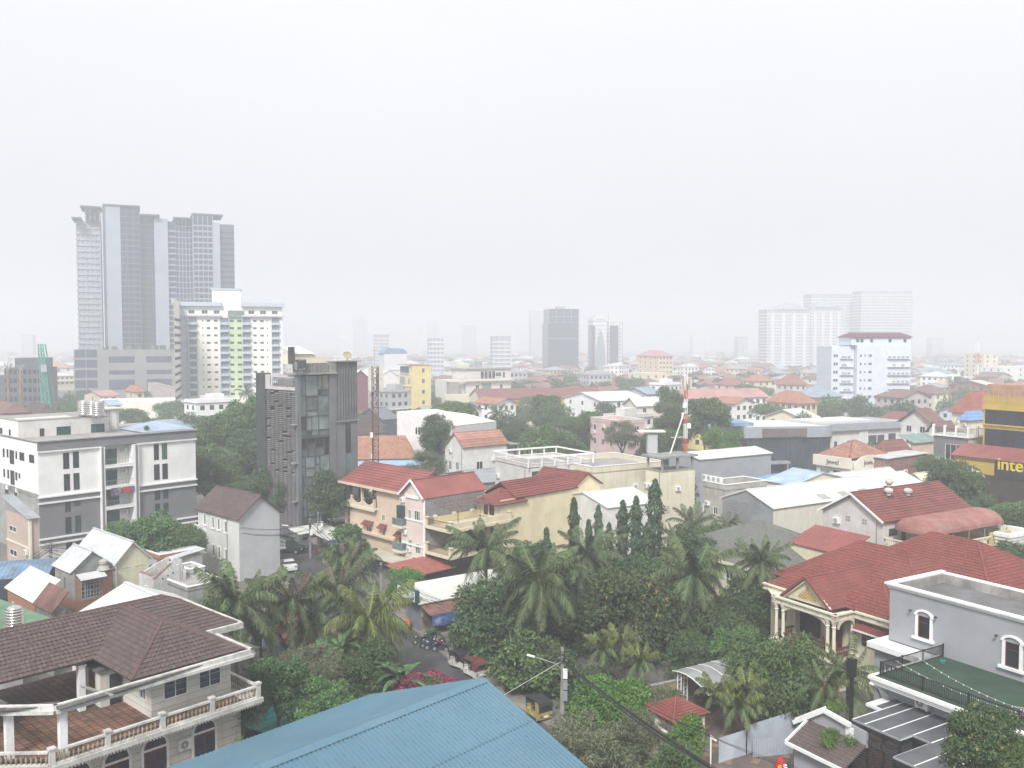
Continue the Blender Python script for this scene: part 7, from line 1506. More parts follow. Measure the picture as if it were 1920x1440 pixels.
def bigwhite():
    z=8.0;A=GZ(*c3(1300,700),3.0);p=[AT(*c3(1095,545),205),AT(*c3(1420,525),232),AT(*c3(1690,630),205),AT(*c3(1465,645),186)]
    o=thing('white_roof_hall','large hall with a plain white monopitch roof and white side wall','hall',(p[0].x,p[0].y,0));q=[Vector((a.x-p[0].x,a.y-p[0].y,a.z)) for a in p];q[2]=q[3]+(q[1]-q[0])*.98;M=MB();cover(M,[q[0],q[3],q[2],q[1]],'rib',1.2,lift=.08);M.build('roof',tinw,o)
    W2=MB();k=Vector((0,0,-.15));f=lambda a:Vector((a.x,a.y,0));W2.quad(f(q[0]),f(q[3]),q[3]+k,q[0]+k);W2.quad(f(q[3]),f(q[2]),q[2]+k,q[3]+k);W2.quad(f(q[2]),f(q[1]),q[1]+k,q[2]+k);W2.quad(f(q[1]),f(q[0]),q[0]+k,q[1]+k);W2.build('wall',white,o)
    d=(f(q[3])-f(q[0])).normalized();n=Vector((d.y,-d.x,0))*.05
    for t in(.38,.43):c=q[0].lerp(q[3],t)+n;put('window',shared('bww',lambda:MB().box(-.3,.3,-.05,.05,-1.6,-.2).mesh('window',gdark)),o,(c.x,c.y,c.z-2.2),math.atan2(d.y,d.x))
bigwhite()
bld('grey_flat_shed','low flat grey roofed shed in front of the white hall',*c3(1165,740),235,47,bx=800,cx=722,wall=concr,rf=('flat',ting,0),fwin=[(3,2,.5,.5)],cat='shed')
h=bld('small_white_house','small white house with patchy orange tile roof and balcony frame',*c3(1545,790),180,52,bx=950,cx=838,wall=white2,rf=('gable_x',orng2,2.8),over=.4,fwin=[(4,6.6,1.6,1.7,gdark),(11,6.3,1.3,2.6,gdark)],lwin=[(2.2,6.6,1.0,1.6),(4.8,6.5,1.0,1.8),(7.2,6.5,1.0,1.8)])
r=h.root;W=h.W;F=MB()
for x in(W+.2,W+3.2):
    for y in(.2,5):F.box(x-.12,x+.12,y-.12,y+.12,0,h.H-.2)
F.box(W,W+3.5,0,5.2,h.H-.3,h.H-.1);F.box(W,W+3.5,0,5.2,h.H-3.6,h.H-3.4);F.build('balcony_frame',concr,r)
bld('grey_tin_roofs','low grey tin roofed building below the small white house',900,905,172,60,bx=965,cx=840,wall=concr,rf=('gable_x',ting,1.5,.8),over=.4,mode='rib')
bld('pale_tin_roof','pale rusty tin roof at the left of the small white house',*c3(1290,870),200,47,bx=838,cx=770,wall=concr,rf=('shed_y',mat('patched pale tin',(.48,.45,.38),.7,.15,1,grime=.4),.8,.8),over=.3,mode='rib',cat='shed')
bld('dark_roof_shed','shed with a dark ribbed roof left of the white hall',*c3(1000,600),265,47,bx=745,cx=672,wall=mat('dark gable',(.08,.1,.13),.8),rf=('gable_x',mat('dark ribbed sheet',(.16,.17,.19),.6,.1,1),3.0,.9),over=.4,mode='rib',cat='shed')
bld('maroon_wall_depot','depot with a maroon upper wall and pale roof behind the dark office tower',*c3(790,320),330,47,bx=690,D=20,wall=mat('maroon wall',(.22,.07,.10),.8,.08),rf=('gable_y',tinw,3.0),over=.4,cat='depot')
bld('white_gable_depot','white depot with a low gable behind the telecom mast',*c3(965,320),360,60,bx=750,D=24,wall=white,rf=('gable_y',tinw,3.2),over=.3,cat='depot',fwin=[(6,7.5,3,.5),(12,7.5,3,.5)])
# yellow mid-rise with glazed bay
def yellow():
    h=House('yellow_mid_rise','yellow mid rise house with glazed bay and roof terrace',*c3(1195,235),350,62,bx=808,cx=748,cat='building');r=h.root;H=h.H;W=h.W;D=h.D
    rows=[H-2.0-k*4.2 for k in range(4)];h.wall('f',0,W,0,H,[(W*.6,z,1.2,1.7,gdark,'two') for z in rows],yellw,join=False);g_=glassm('bay glass',(.07,.09,.13),.3)
    h.wall('l',0,D,0,H-4.2,[(D*.22,z,2.2,2.4,g_,'three') for z in rows[1:]]+[(D*.72,z,D*.42,3.2,g_,'grid') for z in rows[1:]],yellw,join=False);h.shell(yellw,0,H-4.2);MB().box(.2,W,.2,D*.1+2,H-4.2,H).build('top_room',yellw,r)
    MB().box(.5,W,2.8,D,H-4.2,H-.6).build('dark_terrace_room',gtower,r);MB().box(-.5,W+.2,-.2,D+.5,H,H+.2).build('roof',mat('rust brown canopy',(.35,.2,.14),.8),r);R2=MB()
    for i in range(20):R2.bar((-.1,D*i/20,H-4.2),(-.1,D*i/20,H-3.1),.08)
    R2.bar((-.1,0,H-3.1),(-.1,D,H-3.1),.1);R2.build('terrace_rail',trim,r)
    for z in rows[1:]:MB().box(-.35,.0,0,D,z-2.2,z-1.9).build('floor_band',trimc,r)
yellow()
def modern():
    h=House('white_modern_house','white modern house with tall dark windows and stepped terraces',*c3(1560,262),390,60,bx=958,D=14,cat='house');r=h.root;H=h.H;W=h.W
    h.wall('f',0,W,0,H,[(W*.36+i*1.9,H-2.6,1.5,3.2,gdark,'none') for i in range(4)]+[(W*.72,H-2.4,3,1.8,gpale,'two'),(W*.84,H-2.6,1.2,2.6,gdark,'two'),(W*.45,H-8.2,5,4.2,gpale,'grid'),(W*.25,H-8.4,1.6,3,gdark),(W*.78,H-8.4,1.4,3,gdark)],mat('off white wall',(.62,.60,.56),.9,.05,.4,.2),join=False);h.shell(MATS['off white wall'])
    h.flat(slab,o=.6,z=H+.4,t=.5);MB().box(-9,-.01,1,12,0,H-4.6).build('left_terrace_block',MATS['off white wall'],r);MB().box(-9.5,W+.5,-1.6,0,H-5.2,H-4.7).build('terrace_slab',trimc,r);MB().box(-12,W+.5,-4.5,-1.6,0,H-10.4).build('lower_block',trimc,r)
    MB().box(-8.8,-4.6,-2.8,1,0,H-5.3).build('brown_screen_wall',mat('taupe wall',(.36,.31,.29),.9),r);G=MB()
    for i in range(50):G.bar((-9+i*.6,-1.55,H-4.7),(-9+i*.6,-1.55,H-3.7),.05)
    G.bar((-9,-1.55,H-3.7),(W,-1.55,H-3.7),.08);G.build('terrace_rail',frameg,r)
modern()
def longhall():
    h=House('mustard_market_hall','long hall with maroon roof and mustard end walls among the trees',*CR(900,540,3.84)(10,800),365,75,bx=1132,D=22,cat='hall');r=h.root;H=h.H
    h.wall('f',0,h.W,0,H,[],mat('mustard yellow wall',(.58,.37,.06),.8,.06,.4,.2));h.wall('l',0,22,0,H,[],cream);MB().box(.1,h.W,.1,22,0,H-.1).build('body',cream,r);MB().box(h.W*.45,h.W*.62,-.2,-.02,0,H).build('white_panel',white,r)
    roof(r,0,h.W,0,22,H,3.6,'gable_x',mat('dull maroon sheet',(.23,.09,.085),.7,.1,.3,grime=.25),'course',.5,ch=1.2,wall=cream,lift=.08)
longhall()
# ------ further houses placed one by one: name, label, px, py, Y, az, bx, cx, wall, roof kind, roof material, rise, windows front/left
pr_=mat('pinkish roof',(.42,.24,.22),.8,.1,.3);sg_=mat('slate blue roof',(.26,.32,.38),.7,.1,.4);rb=mat('rose brick tile',(.28,.12,.10),.8,.12,.4);rb2=mat('orange red tile',(.34,.15,.105),.8,.12,.4);brn2=mat('brown purple tile',(.20,.115,.11),.8,.12,.4);rowm=mat('row roof red',(.27,.135,.12),.8,.14,.2,grime=.3)
peach=mat('peach render',(.66,.54,.38),.9,.05,.4,.2);tau=mat('taupe render',(.48,.42,.40),.9,.05,.4,.2)
LST=[
 ('white_roof_villa','wide white roofed house with a deep balcony in front of the red row roofs',1128,752,238,62,1212,1058,white,'gable_x',tinw,2.6,4,3),('white_roof_villa_wing','white gabled wing right of the wide white roofed house',1195,762,240,62,1246,1170,cream,'gable_x',tinw,2.8,2,2),
 ('pink_roof_school','long low white building with a pale pink roof and slot vents',1268,748,262,72,1440,1255,white,'hip',pr_,3.4,14,2),('pink_shop','small pink fronted shop with arched dark openings',1155,795,212,62,1208,1107,mat('pink shop wall',(.60,.44,.42),.9,.05,.4,.2),'flat',tin,0,2,3),
 ('peach_house','two storey peach house with orange red hipped roof and orange trim',1500,757,245,59,1532,1438,peach,'hip',rb2,4.0,3,5),('slate_roof_house','taupe house with slate blue hipped roof behind the peach house',1532,745,268,59,1577,1489,tau,'hip',sg_,4.4,2,3),
 ('flat_brown_roof_house','white house with brown gabled roof in front of the pale blue block',1560,712,330,72,1592,1505,white,'gable_y',brn2,2.4,2,2),('red_pagoda_house','house with stacked red hipped roofs left of the brown gabled roof',1490,722,300,62,1512,1455,white2,'hip',rb,5.0,2,3),
 ('red_gable_house','house with orange red hipped roof in the middle right distance',1420,715,330,62,1456,1388,cream,'hip',rb2,3.6,3,2),('maroon_small_roof','small house with maroon hipped roof left of the orange red one',1372,722,335,62,1398,1340,cream,'hip',rb,3,2,2),
 ('cream_box_house','tall cream box house with flat white roof above the red row roofs',1208,702,335,62,1252,1178,cream,'flat',tinw,0,3,2),('cream_villa_far','cream villa with broad pink roof beyond the trees',1235,668,470,70,1262,1196,peach,'hip',pr_,4,4,4),
 ('brick_and_white_store','brick and white store with a pale curved roof right of the pale blue block',1862,725,262,75,1880,1779,mat('rose brick wall',(.36,.18,.15),.9,.08),'gable_x',tinw,2.4,1,6),('brown_hip_roof_house','house with brown hipped roof below the pale blue block',1752,738,268,62,1778,1706,cream,'hip',brn2,3.2,2,3),
 ('twin_gable_house','brown roofed house with twin white edged gables',1745,795,205,59,1768,1690,white2,'gable_x',brn2,3.2,2,2),('twin_gable_wing','second white edged gable of the brown roofed house, nearer the stone faced house',1762,812,198,59,1790,1742,white2,'gable_x',brn2,2.4,1,1),('maroon_ridge_house','low house with maroon hipped roof left of the twin gables',1700,790,225,59,1722,1648,white2,'hip',mat('maroon ridge tile',(.23,.09,.085),.8,.12),2.4,2,2),
 ('white_terrace_house_right','white house with terraces near the right edge in the haze',1880,690,330,70,1990,1838,white,'flat',slab,0,5,3),('cream_house_far_right','cream mid rise house with pale bands in the haze near the right edge',1845,665,420,75,1872,1808,cream,'flat',slab,0,2,3),
 ('dark_modern_left_wing','taupe modern house with flat dark roof below the cream apartment tower',330,735,262,60,350,277,tau,'flat',concd,0,2,3),('dark_modern_house','modern white and dark glass house below the cream apartment tower',378,732,255,62,436,342,white,'flat',concd,0,0,0),
 ('red_pyramid_house','low cream house with a salmon red pyramid roof beside the dark office tower',455,778,225,50,500,422,cream,'hip',mat('salmon roof',(.40,.15,.14),.8,.08),2.6,3,2),('red_roof_far_left','house with pink red roof between the crane and the podium',100,690,420,55,138,75,white,'hip',pr_,4,2,1),
 ('pink_gable_left','pink roofed house in the trees left of the podium',190,742,300,50,222,158,cream,'gable_x',pr_,1.6,2,1),('blue_roof_left','small house with a pale blue roof behind the steel water tanks',205,760,290,50,226,190,cream,'gable_x',mat('pale blue tin',(.3,.42,.58),.6),1.6,1,1),('cream_roof_left','cream house with orange red pyramid roof before the podium',255,735,300,50,270,236,peach,'hip',rb2,2.6,1,1),
 ('grey_roof_left','grey walled house with dark hipped roof above the apartment block',75,780,215,50,105,45,tau,'hip',darkt,2.6,2,2),('white_house_left','white house with maroon roof at the left edge above the apartment block',25,735,240,50,60,-30,cream,'hip',brn2,3.0,3,3),('cream_wall_left','blank cream walled house beside the green crane',60,742,270,60,86,40,cream,'flat',slab,0,0,0),('low_roof_left','lower maroon roofed house at the left edge above the apartment block',10,775,215,50,52,-40,greyl,'hip',brn2,2.0,3,2),
]
for nm,lb,px,py,Y,az,bx,cx,wl_,k,m,rs,f_,l_ in LST:
    if Y>215:Y=.25*Y+.75*min(700,23*1680/(py-640))
    bld(nm,lb,px,py,Y,az,bx,cx,wall=wl_,rf=(k,m,rs),fw=f_,lw=l_,wh=(1.4,1.5),over=.7,join=Y>215,par=.8 if k=='flat' else None)
dm=bpy.data.objects['dark_modern_house'];MB().box(1,9,-.3,.0,5.2,8.4).box(1,8,-.3,0,.6,3.8).build('glass_wall',gtower,dm);MB().box(-6,0,1,7,0,9).build('dark_glass_wing',gtower,dm);MB().box(-.5,13,-1.4,0,8.6,9.0).box(-.5,12,-1.4,0,4.2,4.6).build('white_slab',trim,dm)
# pale blue block with rooms of air conditioners
def blue_block():
    h=House('pale_blue_block','seven storey pale blue block with maroon roof and air conditioner ledges',*cC(885,488),360,84,bx=1708,D=16,W=None,cat='building');r=h.root;H=h.H;W=h.W;hd=gdark
    z=[H-4.2-k*3.3 for k in range(7)]
    h.wall('f',0,W,0,H,[(W*.07,a,.7,1.0) for a in z]+[(W*.15,a,.5,1.0) for a in z]+[(W*.23,a,.7,1.0) for a in z]+[(W*.26,a,.7,1.0) for a in z],bluew,join=True,g=hd);h.shell(bluew)
    left=MB().box(-9.5,0,2.5,16,0,H-.4).build('left_wing',bluew,r);L=MB()
    for a in z[:6]:
        for x in(-8.6,-7.6):L.box(x,x+.7,2.4,2.49,a-.5,a+.5)
    L.build('window_row',gdark,r,kind='stuff');MB().box(-2,W+.4,.8,12,H,H+3.4).build('top_storey',bluew,r)
    M=MB();cover(M,[(-2.6,0,H+3.3),(W+1,0,H+3.3),(W-1,6,H+5.2),(-.6,6,H+5.2)],'course',.5,1.0,.08);cover(M,[(W+1,12.6,H+3.3),(-2.6,12.6,H+3.3),(-.6,6,H+5.2),(W-1,6,H+5.2)],'plain');cover(M,[(-2.6,12.6,H+3.3),(-2.6,0,H+3.3),(-.6,6,H+5.2)],'plain');M.build('roof',mat('plum roof',(.16,.07,.09),.8),r)
    T=MB();
    for x in(0,1.7,.08*W+4,W*.6,W*.88):T.box(x,x+1.2,.74,.79,H+1.2,H+2.6)
    T.build('top_window',gdark,r,kind='stuff')
    for k in range(6):
        a=z[k]-1.2
        MB().box(W*.56,W*.98,-1.0,0,a,a+.18).build('service_ledge',trim,r);MB().box(-6,-.5,1.6,2.49,a,a+.18).build('service_ledge',trim,r)
        for x in list(np.linspace(W*.6,W*.93,5))+([-4.8,-3.8,-2.2] if k<5 else[]):
            if rng.random()<.8:put('air_conditioner',shared('farac',lambda:MB().box(-.5,.5,-.4,0,0,.8).box(-.3,.2,-.43,-.4,.15,.65).mesh('air_conditioner',[frameg])),r,(x,-.3 if x>0 else 2.3,a+.2))
blue_block()

# ------ left side in front of the apartment block
cD=CR(0,1000,5.647)
def left_house():
    h=House('pinkish_left_house','pinkish beige two storey house with grey ribbed gable at the left edge',58,970,112,43,W=.9,D=9,cat='house');r=h.root;H=h.H;m=mat('pinkish beige render',(.50,.39,.33),.9,.05,.5,.25)
    ws=h.rects('l',[(58,835,105,890),(63,985,110,1048)],C2);h.wall('l',0,9,0,H,[(*w,gdark,'two') for w in ws],m,fr=trim);h.wall('f',0,.9,0,H,[],m);h.shell(m)
    MB().box(-.25,-.0,-.2,.35,0,H-.3).build('corner_pilaster',trimc,r);MB().box(-.12,0,.36,9,H-4.2,H-4.0).build('string_course',trimc,r)
    M=MB();M.extr([(-.1,-.2,H),(-.1,9,H),(-.1,9,H+1.6)],(.1,0,0));M.build('ribbed_gable',mat('grey ribbed gable',(.30,.31,.33),.7,.1,1,.4),r);M=MB();cover(M,[(-.5,-.4,H-.1),(1,-.4,H-.1),(1,9.5,H+1.7),(-.5,9.5,H+1.7)],'rib',.5,lift=.05);M.build('roof',ting,r)
    for zz in(ws[1][1]+.6,ws[1][1]-.8):ac_unit(None,(-.02,ws[1][0]-2.2 if False else 1.6,zz),-math.pi/2,.9,r)
left_house()
def blue_shop():
    A=AT(95,1072,108);o=thing('blue_roof_shop','dark shopfront under a long patched blue tin roof at the left edge','shop',(A.x,A.y,0),R(90-133));Z=A.z;
    o.rotation_euler=(0,0,R(90-75));M=MB();cover(M,[(-22,-1.5,Z-.2),(0,-1.5,Z-.2),(0,3.0,Z+1.0),(-22,3.0,Z+1.0)],'rib',.5,lift=.04);M.build('roof',mat('patched blue tin',(.16,.25,.36),.6,.2,.6,grime=.45),o)
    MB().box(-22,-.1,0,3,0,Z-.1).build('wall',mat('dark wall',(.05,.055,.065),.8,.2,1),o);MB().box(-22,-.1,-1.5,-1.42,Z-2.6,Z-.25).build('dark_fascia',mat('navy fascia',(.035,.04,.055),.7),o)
    for k,x in enumerate((-8.9,-8.4)):MB().box(x,x+1.3,-1.56,-1.5,Z-1.9-1.9*k,Z-1.1-1.9*k).build('pink_notice',mat('pink notice',(.5,.28,.33),.7,.2,5),o)
    MB().box(-4.2,-1.2,-.9,0,0,Z-1.4).build('white_kiosk',white2,o);ac_unit(None,(-.6,-.6,Z-2.0),0,.9,o)
    M=MB();cover(M,[(0.5,0,Z+.1),(12,0,Z+.1),(12,5,Z+.6),(.5,5,Z+.6)],'rib',.5);M.build('grey_annex_roof',ting,o);MB().box(.8,12,.4,5,0,Z).build('yellow_annex_wall',mat('mustard annex',(.5,.38,.12),.9),o)
blue_shop()
def brick_tower():
    h=House('brick_tower_house','raw orange brick tower house with barred corner window and pale gabled roof',*cD(790,430),100,43,bx=125+90,cx=103,cat='house');r=h.root;W=h.W;H=h.H;D=h.D
    bm=bpy.data.materials.new('brickwork');bm.use_nodes=True;N=bm.node_tree.nodes;L=bm.node_tree.links;b=N['Principled BSDF'];b.inputs['Roughness'].default_value=.9;tcn=N.new('ShaderNodeTexCoord');sp=N.new('ShaderNodeSeparateXYZ');ad=N.new('ShaderNodeMath');cb=N.new('ShaderNodeCombineXYZ');bt=N.new('ShaderNodeTexBrick')
    L.new(tcn.outputs['Object'],sp.inputs[0]);L.new(sp.outputs[0],ad.inputs[0]);L.new(sp.outputs[1],ad.inputs[1]);L.new(ad.outputs[0],cb.inputs[0]);L.new(sp.outputs[2],cb.inputs[1]);L.new(cb.outputs[0],bt.inputs[0])
    bt.inputs['Scale'].default_value=3.2;bt.inputs['Color1'].default_value=(.42,.17,.085,1);bt.inputs['Color2'].default_value=(.30,.12,.065,1);bt.inputs['Mortar'].default_value=(.30,.22,.17,1);bt.inputs['Mortar Size'].default_value=.03;bt.inputs['Brick Width'].default_value=.75;bt.inputs['Row Height'].default_value=.28
    L.new(bt.outputs[0],b.inputs['Base Color']);bp=N.new('ShaderNodeBump');bp.inputs['Strength'].default_value=.6;L.new(bt.outputs['Fac'],bp.inputs['Height']);bp.invert=True;L.new(bp.outputs[0],b.inputs['Normal']);MATS['brickwork']=bm
    zl=H-4.3
    h.wall('l',0,D,0,zl+1.2,[(D*.45,zl-2.6,.6,1.5,gdark)],bm,fr=frameg);h.wall('l',0,D,zl+1.2,H,[(D*.5,H-1.6,.6,1.5,gdark)],concr,fr=frameg,name='upper_wall')
    h.wall('f',0,W,0,H-.3,[(.9+W*.17,H-1.75,W*.44,2.6,gdark,'grid'),(W*.28,zl-2.3,1.0,.7,gdark,'grid')],bm,fr=greyl);MB().box(.17,W,.17,D,0,H-.35).build('body',bm,r)
    Bd=MB();Bd.box(-.06,W+.05,-.06,-.001,zl-.55,zl-.2);Bd.box(-.06,-.001,0,D,zl-.55,zl-.2);Bd.box(-.08,.25,-.08,-.061,0,H-4);Bd.box(W-.3,W+.05,-.08,-.061,0,H);Bd.build('concrete_band',concr,r)
    Wb=MB();w0,w1=.2,W*.62
    for i in range(9):Wb.bar((w0+(w1-w0)*i/8,-.5,H-3.0),(w0+(w1-w0)*i/8,-.5,H-.5),.05)
    for i in range(6):Wb.bar((w0,-.5,H-3.0+i*.5),(w1,-.5,H-3.0+i*.5),.05)
    Wb.bar((w0,-.5,H-3),(w0,0,H-3),.06);Wb.bar((w1,-.5,H-3),(w1,0,H-3),.06);Wb.build('window_bars',frameg,r)
    M=MB();cover(M,[(.2,-1.3,H-.6),(w1+.3,-1.3,H-.6),(w1+.3,0,H-.1),(.2,0,H-.1)],'rib',.25,lift=.03,thick=.05);M.build('window_awning',tin,r)
    roof(r,0,W,.9,D,H-.0,2.1,'gable_y',tin,'rib',.3,tw=.3,lift=.03,wall=mat('ribbed grey gable',(.30,.31,.31),.7,.15,1,.5),thick=.06)
    v=put('vent_cowl',MB().lathe([(.75,0),(.5,.35),(.35,.5),(.35,.6),(.48,.7),(.48,1.0),(.25,1.2)],k=14).mesh('vent_cowl',mat('old white vent',(.42,.41,.36),.8,.1,2,grime=.4)),r,(W*.72,.1,H-.1))
    MB().box(w1,W,-.2,1,H-.32,H-.15).build('ledge',rust,r);MB().tube([(W+.1,0,0),(W+.1,0,H)],.08,6).build('downpipe',trim,r)
brick_tower()
def cream_gable():
    A=AT(*cD(1225,330),104);o=House('cream_gable_house','pale cream house with a white metal gable roof behind the brick tower',*cD(1225,335),104,43,bx=279,cx=148,cat='house');r=o.root;W=o.W;D=o.D;H=o.H
    m=mat('pale cream render',(.60,.58,.43),.9,.06,.5,.4);o.wall('f',0,W,0,H,[(W*.3,H-.7,1.2,.45,m,'grid'),(W*.72,H-.7,1.2,.45,m,'grid')],m,fr=trimc);o.wall('l',0,D,0,H,[],m);o.shell(m)
    roof(r,0,W,0,D,H,2.5,'gable_y',mat('white rib roof',(.52,.53,.55),.5,.07,.5,grime=.2),'rib',.4,tw=.3,lift=.03,wall=m)
cream_gable()
def ruins():
    h=House('roofless_white_ruin','roofless whitewashed ruin with black stained walls beside the cream gable',*cD(1622,490),98,43,bx=342,cx=263,cat='ruin');r=h.root;W=h.W;D=h.D;H=h.H;m=mat('stained whitewash',(.60,.60,.59),.92,.1,.8,.9,(.12,.12,.13),grime=.6,bump=.4)
    M=MB();M.extr([(0,0,0),(W,0,0),(W,0,H+1.7),(W*.7,0,H+2.0),(W*.6,0,H+1.4),(0,0,H)],(0,.22,0));M.build('front_wall',m,r);h.wall('l',.23,D,0,H,[(D*.5,H-2.2,1.0,2.4,frameg,'grid')],m,fr=trim);MB().box(.001,.2,.23,D,H-.2,H+.3).build('left_wall_top',m,r)
    M=MB();M.extr([(0,D,0),(W,D,0),(W,D,H+1.4),(W*.5,D,H+.8),(0,D,H)],(0,.22,0));M.build('back_wall',m,r);MB().box(W-.2,W,.23,D,0,H+.9).build('right_wall',m,r);C_=MB();C_.bar((0,.1,H+.05),(W*.62,.1,H+1.45),.3,.1);C_.bar((.1,.3,H+.35),(.1,D,H+.35),.3,.08);C_.build('brick_coping',mat('brick coping',(.28,.16,.12),.9,.2,2),r)
    for x in(W*.8,W*1.02):MB().box(x,x+.3,-.1,.2,0,H+1.2-(x>W)*.8).build('pilaster',m,r)
    H2=MB()
    for i in range(5):H2.box(W*.3+i*.6,W*.3+i*.6+.16,-.02,-.001,H-.2+i*.22,H-.02+i*.22)
    H2.build('beam_hole',black,r)
    b=bld('red_brick_ruin_wall','ruined shed with orange brick gable and rubble filled roof behind the whitewashed ruin',*cD(1690,275),112,43,W=5,cx=238,wall=MATS['brickwork'],rf=('flat',mat('rubble roof',(.27,.26,.25),.95,.25,2,grime=.5,bump=.8),0),cat='ruin',lwin=[(1,1,.3,.3)],par=.5)
    bld('white_lean_to','white lean-to with a slanting pale metal roof behind the ruin',*cD(1835,268),112,43,bx=379,cx=296,wall=mat('dirty white wall',(.45,.44,.42),.9,.12,.8,.8,grime=.4),rf=('shed_x',tin,-.0+.6,.4),over=.3,mode='rib',cat='shed',fwin=[(1,1,.3,.3)])
    h=bld('white_ruin_block','weathered white block with a boarded window right of the roofless ruin',354,1075,102,43,bx=384,cx=330,wall=m,rf=('flat',slab,0),par=.4,fwin=[],lwin=[(1.6,3.6,1.0,1.9,wood,'plain')],cat='ruin')
    bld('cement_yard_building','low cement building with flat roof in front of the narrow white house',352,1108,96,43,bx=420,cx=300,wall=concr,rf=('flat',slab,0),par=.35,fwin=[],lwin=[])
    bld('white_tent_roof_shed','bright white metal gable roof behind the brown tiled villa',*cD(1560,770),84,43,W=8,cx=178,wall=white2,rf=('gable_x',tinw,2.2,.5),over=.2,mode='rib',cat='shed') if False else None
ruins()
def tent():
    P0=GZ(*cD(1325,520),8.6);o=thing('white_gable_roof_shed','bright white metal gable roof just behind the brown tiled villa','shed',(P0.x,P0.y,0),R(90-43));M=MB();cover(M,[(0,0,8.6),(0,5,6.4),(10,5,6.4),(10,0,8.6)],'rib',.5,lift=.03);cover(M,[(0,-5.5,6.2),(10,-5.5,6.2),(10,0,8.6),(0,0,8.6)],'rib',.5,lift=.03);o.rotation_euler=(0,0,R(90-133));M.build('roof',tinw,o);C=MB();C.bar((0,0,8.65),(10,0,8.65),.4,.06);C.build('ridge_cap',mat('pale blue ridge',(.55,.66,.72),.5),o);MB().box(.3,9.7,-5.2,4.7,0,6.2).build('wall',white2,o)
tent()
bld('white_roof_brick_shed','low brick shed with a wide white roof at the left edge',*cD(365,730),92,43,W=2.3,cx=14,wall=MATS['brickwork'],rf=('shed_x',tinw,1.9,.6),over=.25,mode='rib',cat='shed',lwin=[(6.3,3.4,.6,.5,gdark,'plain')])
bld('rusty_roof_shed','shed with a rusty brown metal roof between the white roof and brick tower',*cD(560,840),88,43,W=1.2,cx=68,wall=mat('dirty plank wall',(.2,.18,.17),.9,.2,2),rf=('shed_x',rust,1.9,.5),over=.25,mode='rib',cat='shed',lwin=[(1,1,.3,.3)])
def green_shed():
    a,b=AT(-40,1108,96),AT(99,1160,84);d=azd(223)*7;k=Vector((0,0,-2.4));o=thing('green_roof_shed','long shed with a faded green metal roof behind the brown tiled villa','shed',(b.x,b.y,0));q=[v-Vector((b.x,b.y,0)) for v in(a,b,b+d+k,a+d+k)];q[3]=q[0]+q[2]-q[1];M=MB();cover(M,q,'rib',.5,lift=.04);M.build('roof',green,o);W2=MB();f=lambda v:Vector((v.x,v.y,0));W2.quad(f(q[0]),f(q[1]),q[1]-Vector((0,0,.2)),q[0]-Vector((0,0,.2)));W2.quad(f(q[2]),f(q[3]),q[3]-Vector((0,0,.2)),q[2]-Vector((0,0,.2)));W2.build('wall',concr,o)
green_shed()
P_=AT(28,1176,72);tank(P_-Vector((0,0,0)),.72,'small stainless steel water tank above the brown roof ridge at the left edge');MB().box(-1.2,1.2,-1.2,1.2,0,P_.z-.2).build('tank_stand',concr,loc=(P_.x,P_.y,0),label='concrete stand under the small steel water tank at the left edge',cat='tank stand')
# teal tarpaulin pool cover, red tiled roofs seen through the palms
M=MB();a=GZ(500,1345,1.5);rr=random.Random(2)
for i in range(12):
    for j in range(8):
        f=lambda i,j:(a.x-3.6+i*.75,a.y-2+j*.75,1.5+.35*math.sin(i*.9+j*.4)+.2*math.sin(j*1.3));M.quad(f(i,j),f(i+1,j),f(i+1,j+1),f(i,j+1))
M.build('teal_tarpaulin',mat('teal tarpaulin',(.02,.21,.19),.5,.15,1),label='teal green tarpaulin draped behind the balustraded villa',cat='tarpaulin',smooth=True);
bld('rose_tiled_house','low house with rose red tiled roof seen between the palm trunks',560,1215,88,43,bx=625,cx=470,wall=mat('blue grey wall',(.2,.25,.32),.9),rf=('hip',mat('rose tile',(.30,.115,.105),.85,.2,1,rnd=.2,grime=.3),2.4),over=.4)
# ------ towers in the haze
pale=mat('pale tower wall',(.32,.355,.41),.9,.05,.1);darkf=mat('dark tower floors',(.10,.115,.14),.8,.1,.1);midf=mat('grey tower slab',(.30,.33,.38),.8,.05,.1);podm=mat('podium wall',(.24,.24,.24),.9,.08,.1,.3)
def block(r,x0,x1,y0,y1,z0,z1,m,ft=3.2,slab_m=midf,cols=0,out=.5,band=.8,nm='tower_wing',left=True,bal=0):
    MB().box(x0,x1,y0,y1,z0,z1).build(nm,m,r);S=MB();n=int((z1-z0)/ft)
    for i in range(1,n):z=z0+i*ft;S.box(x0-(out if left else 0),x1,y0-out,y0-.01,z,z+band);(S.box(x0-out,x0-.01,y0,y1,z,z+band) if left else None)
    if S.v:S.build('floor_slab',slab_m,r,kind='stuff')
    V=MB()
    for i in range(cols+1 if cols else 0):x=x0+(x1-x0)*i/cols;V.box(x-.2,x+.2,y0-out-.1,y0-.01,z0,z1)
    if V.v:V.build('vertical_fin',slab_m,r,kind='stuff')
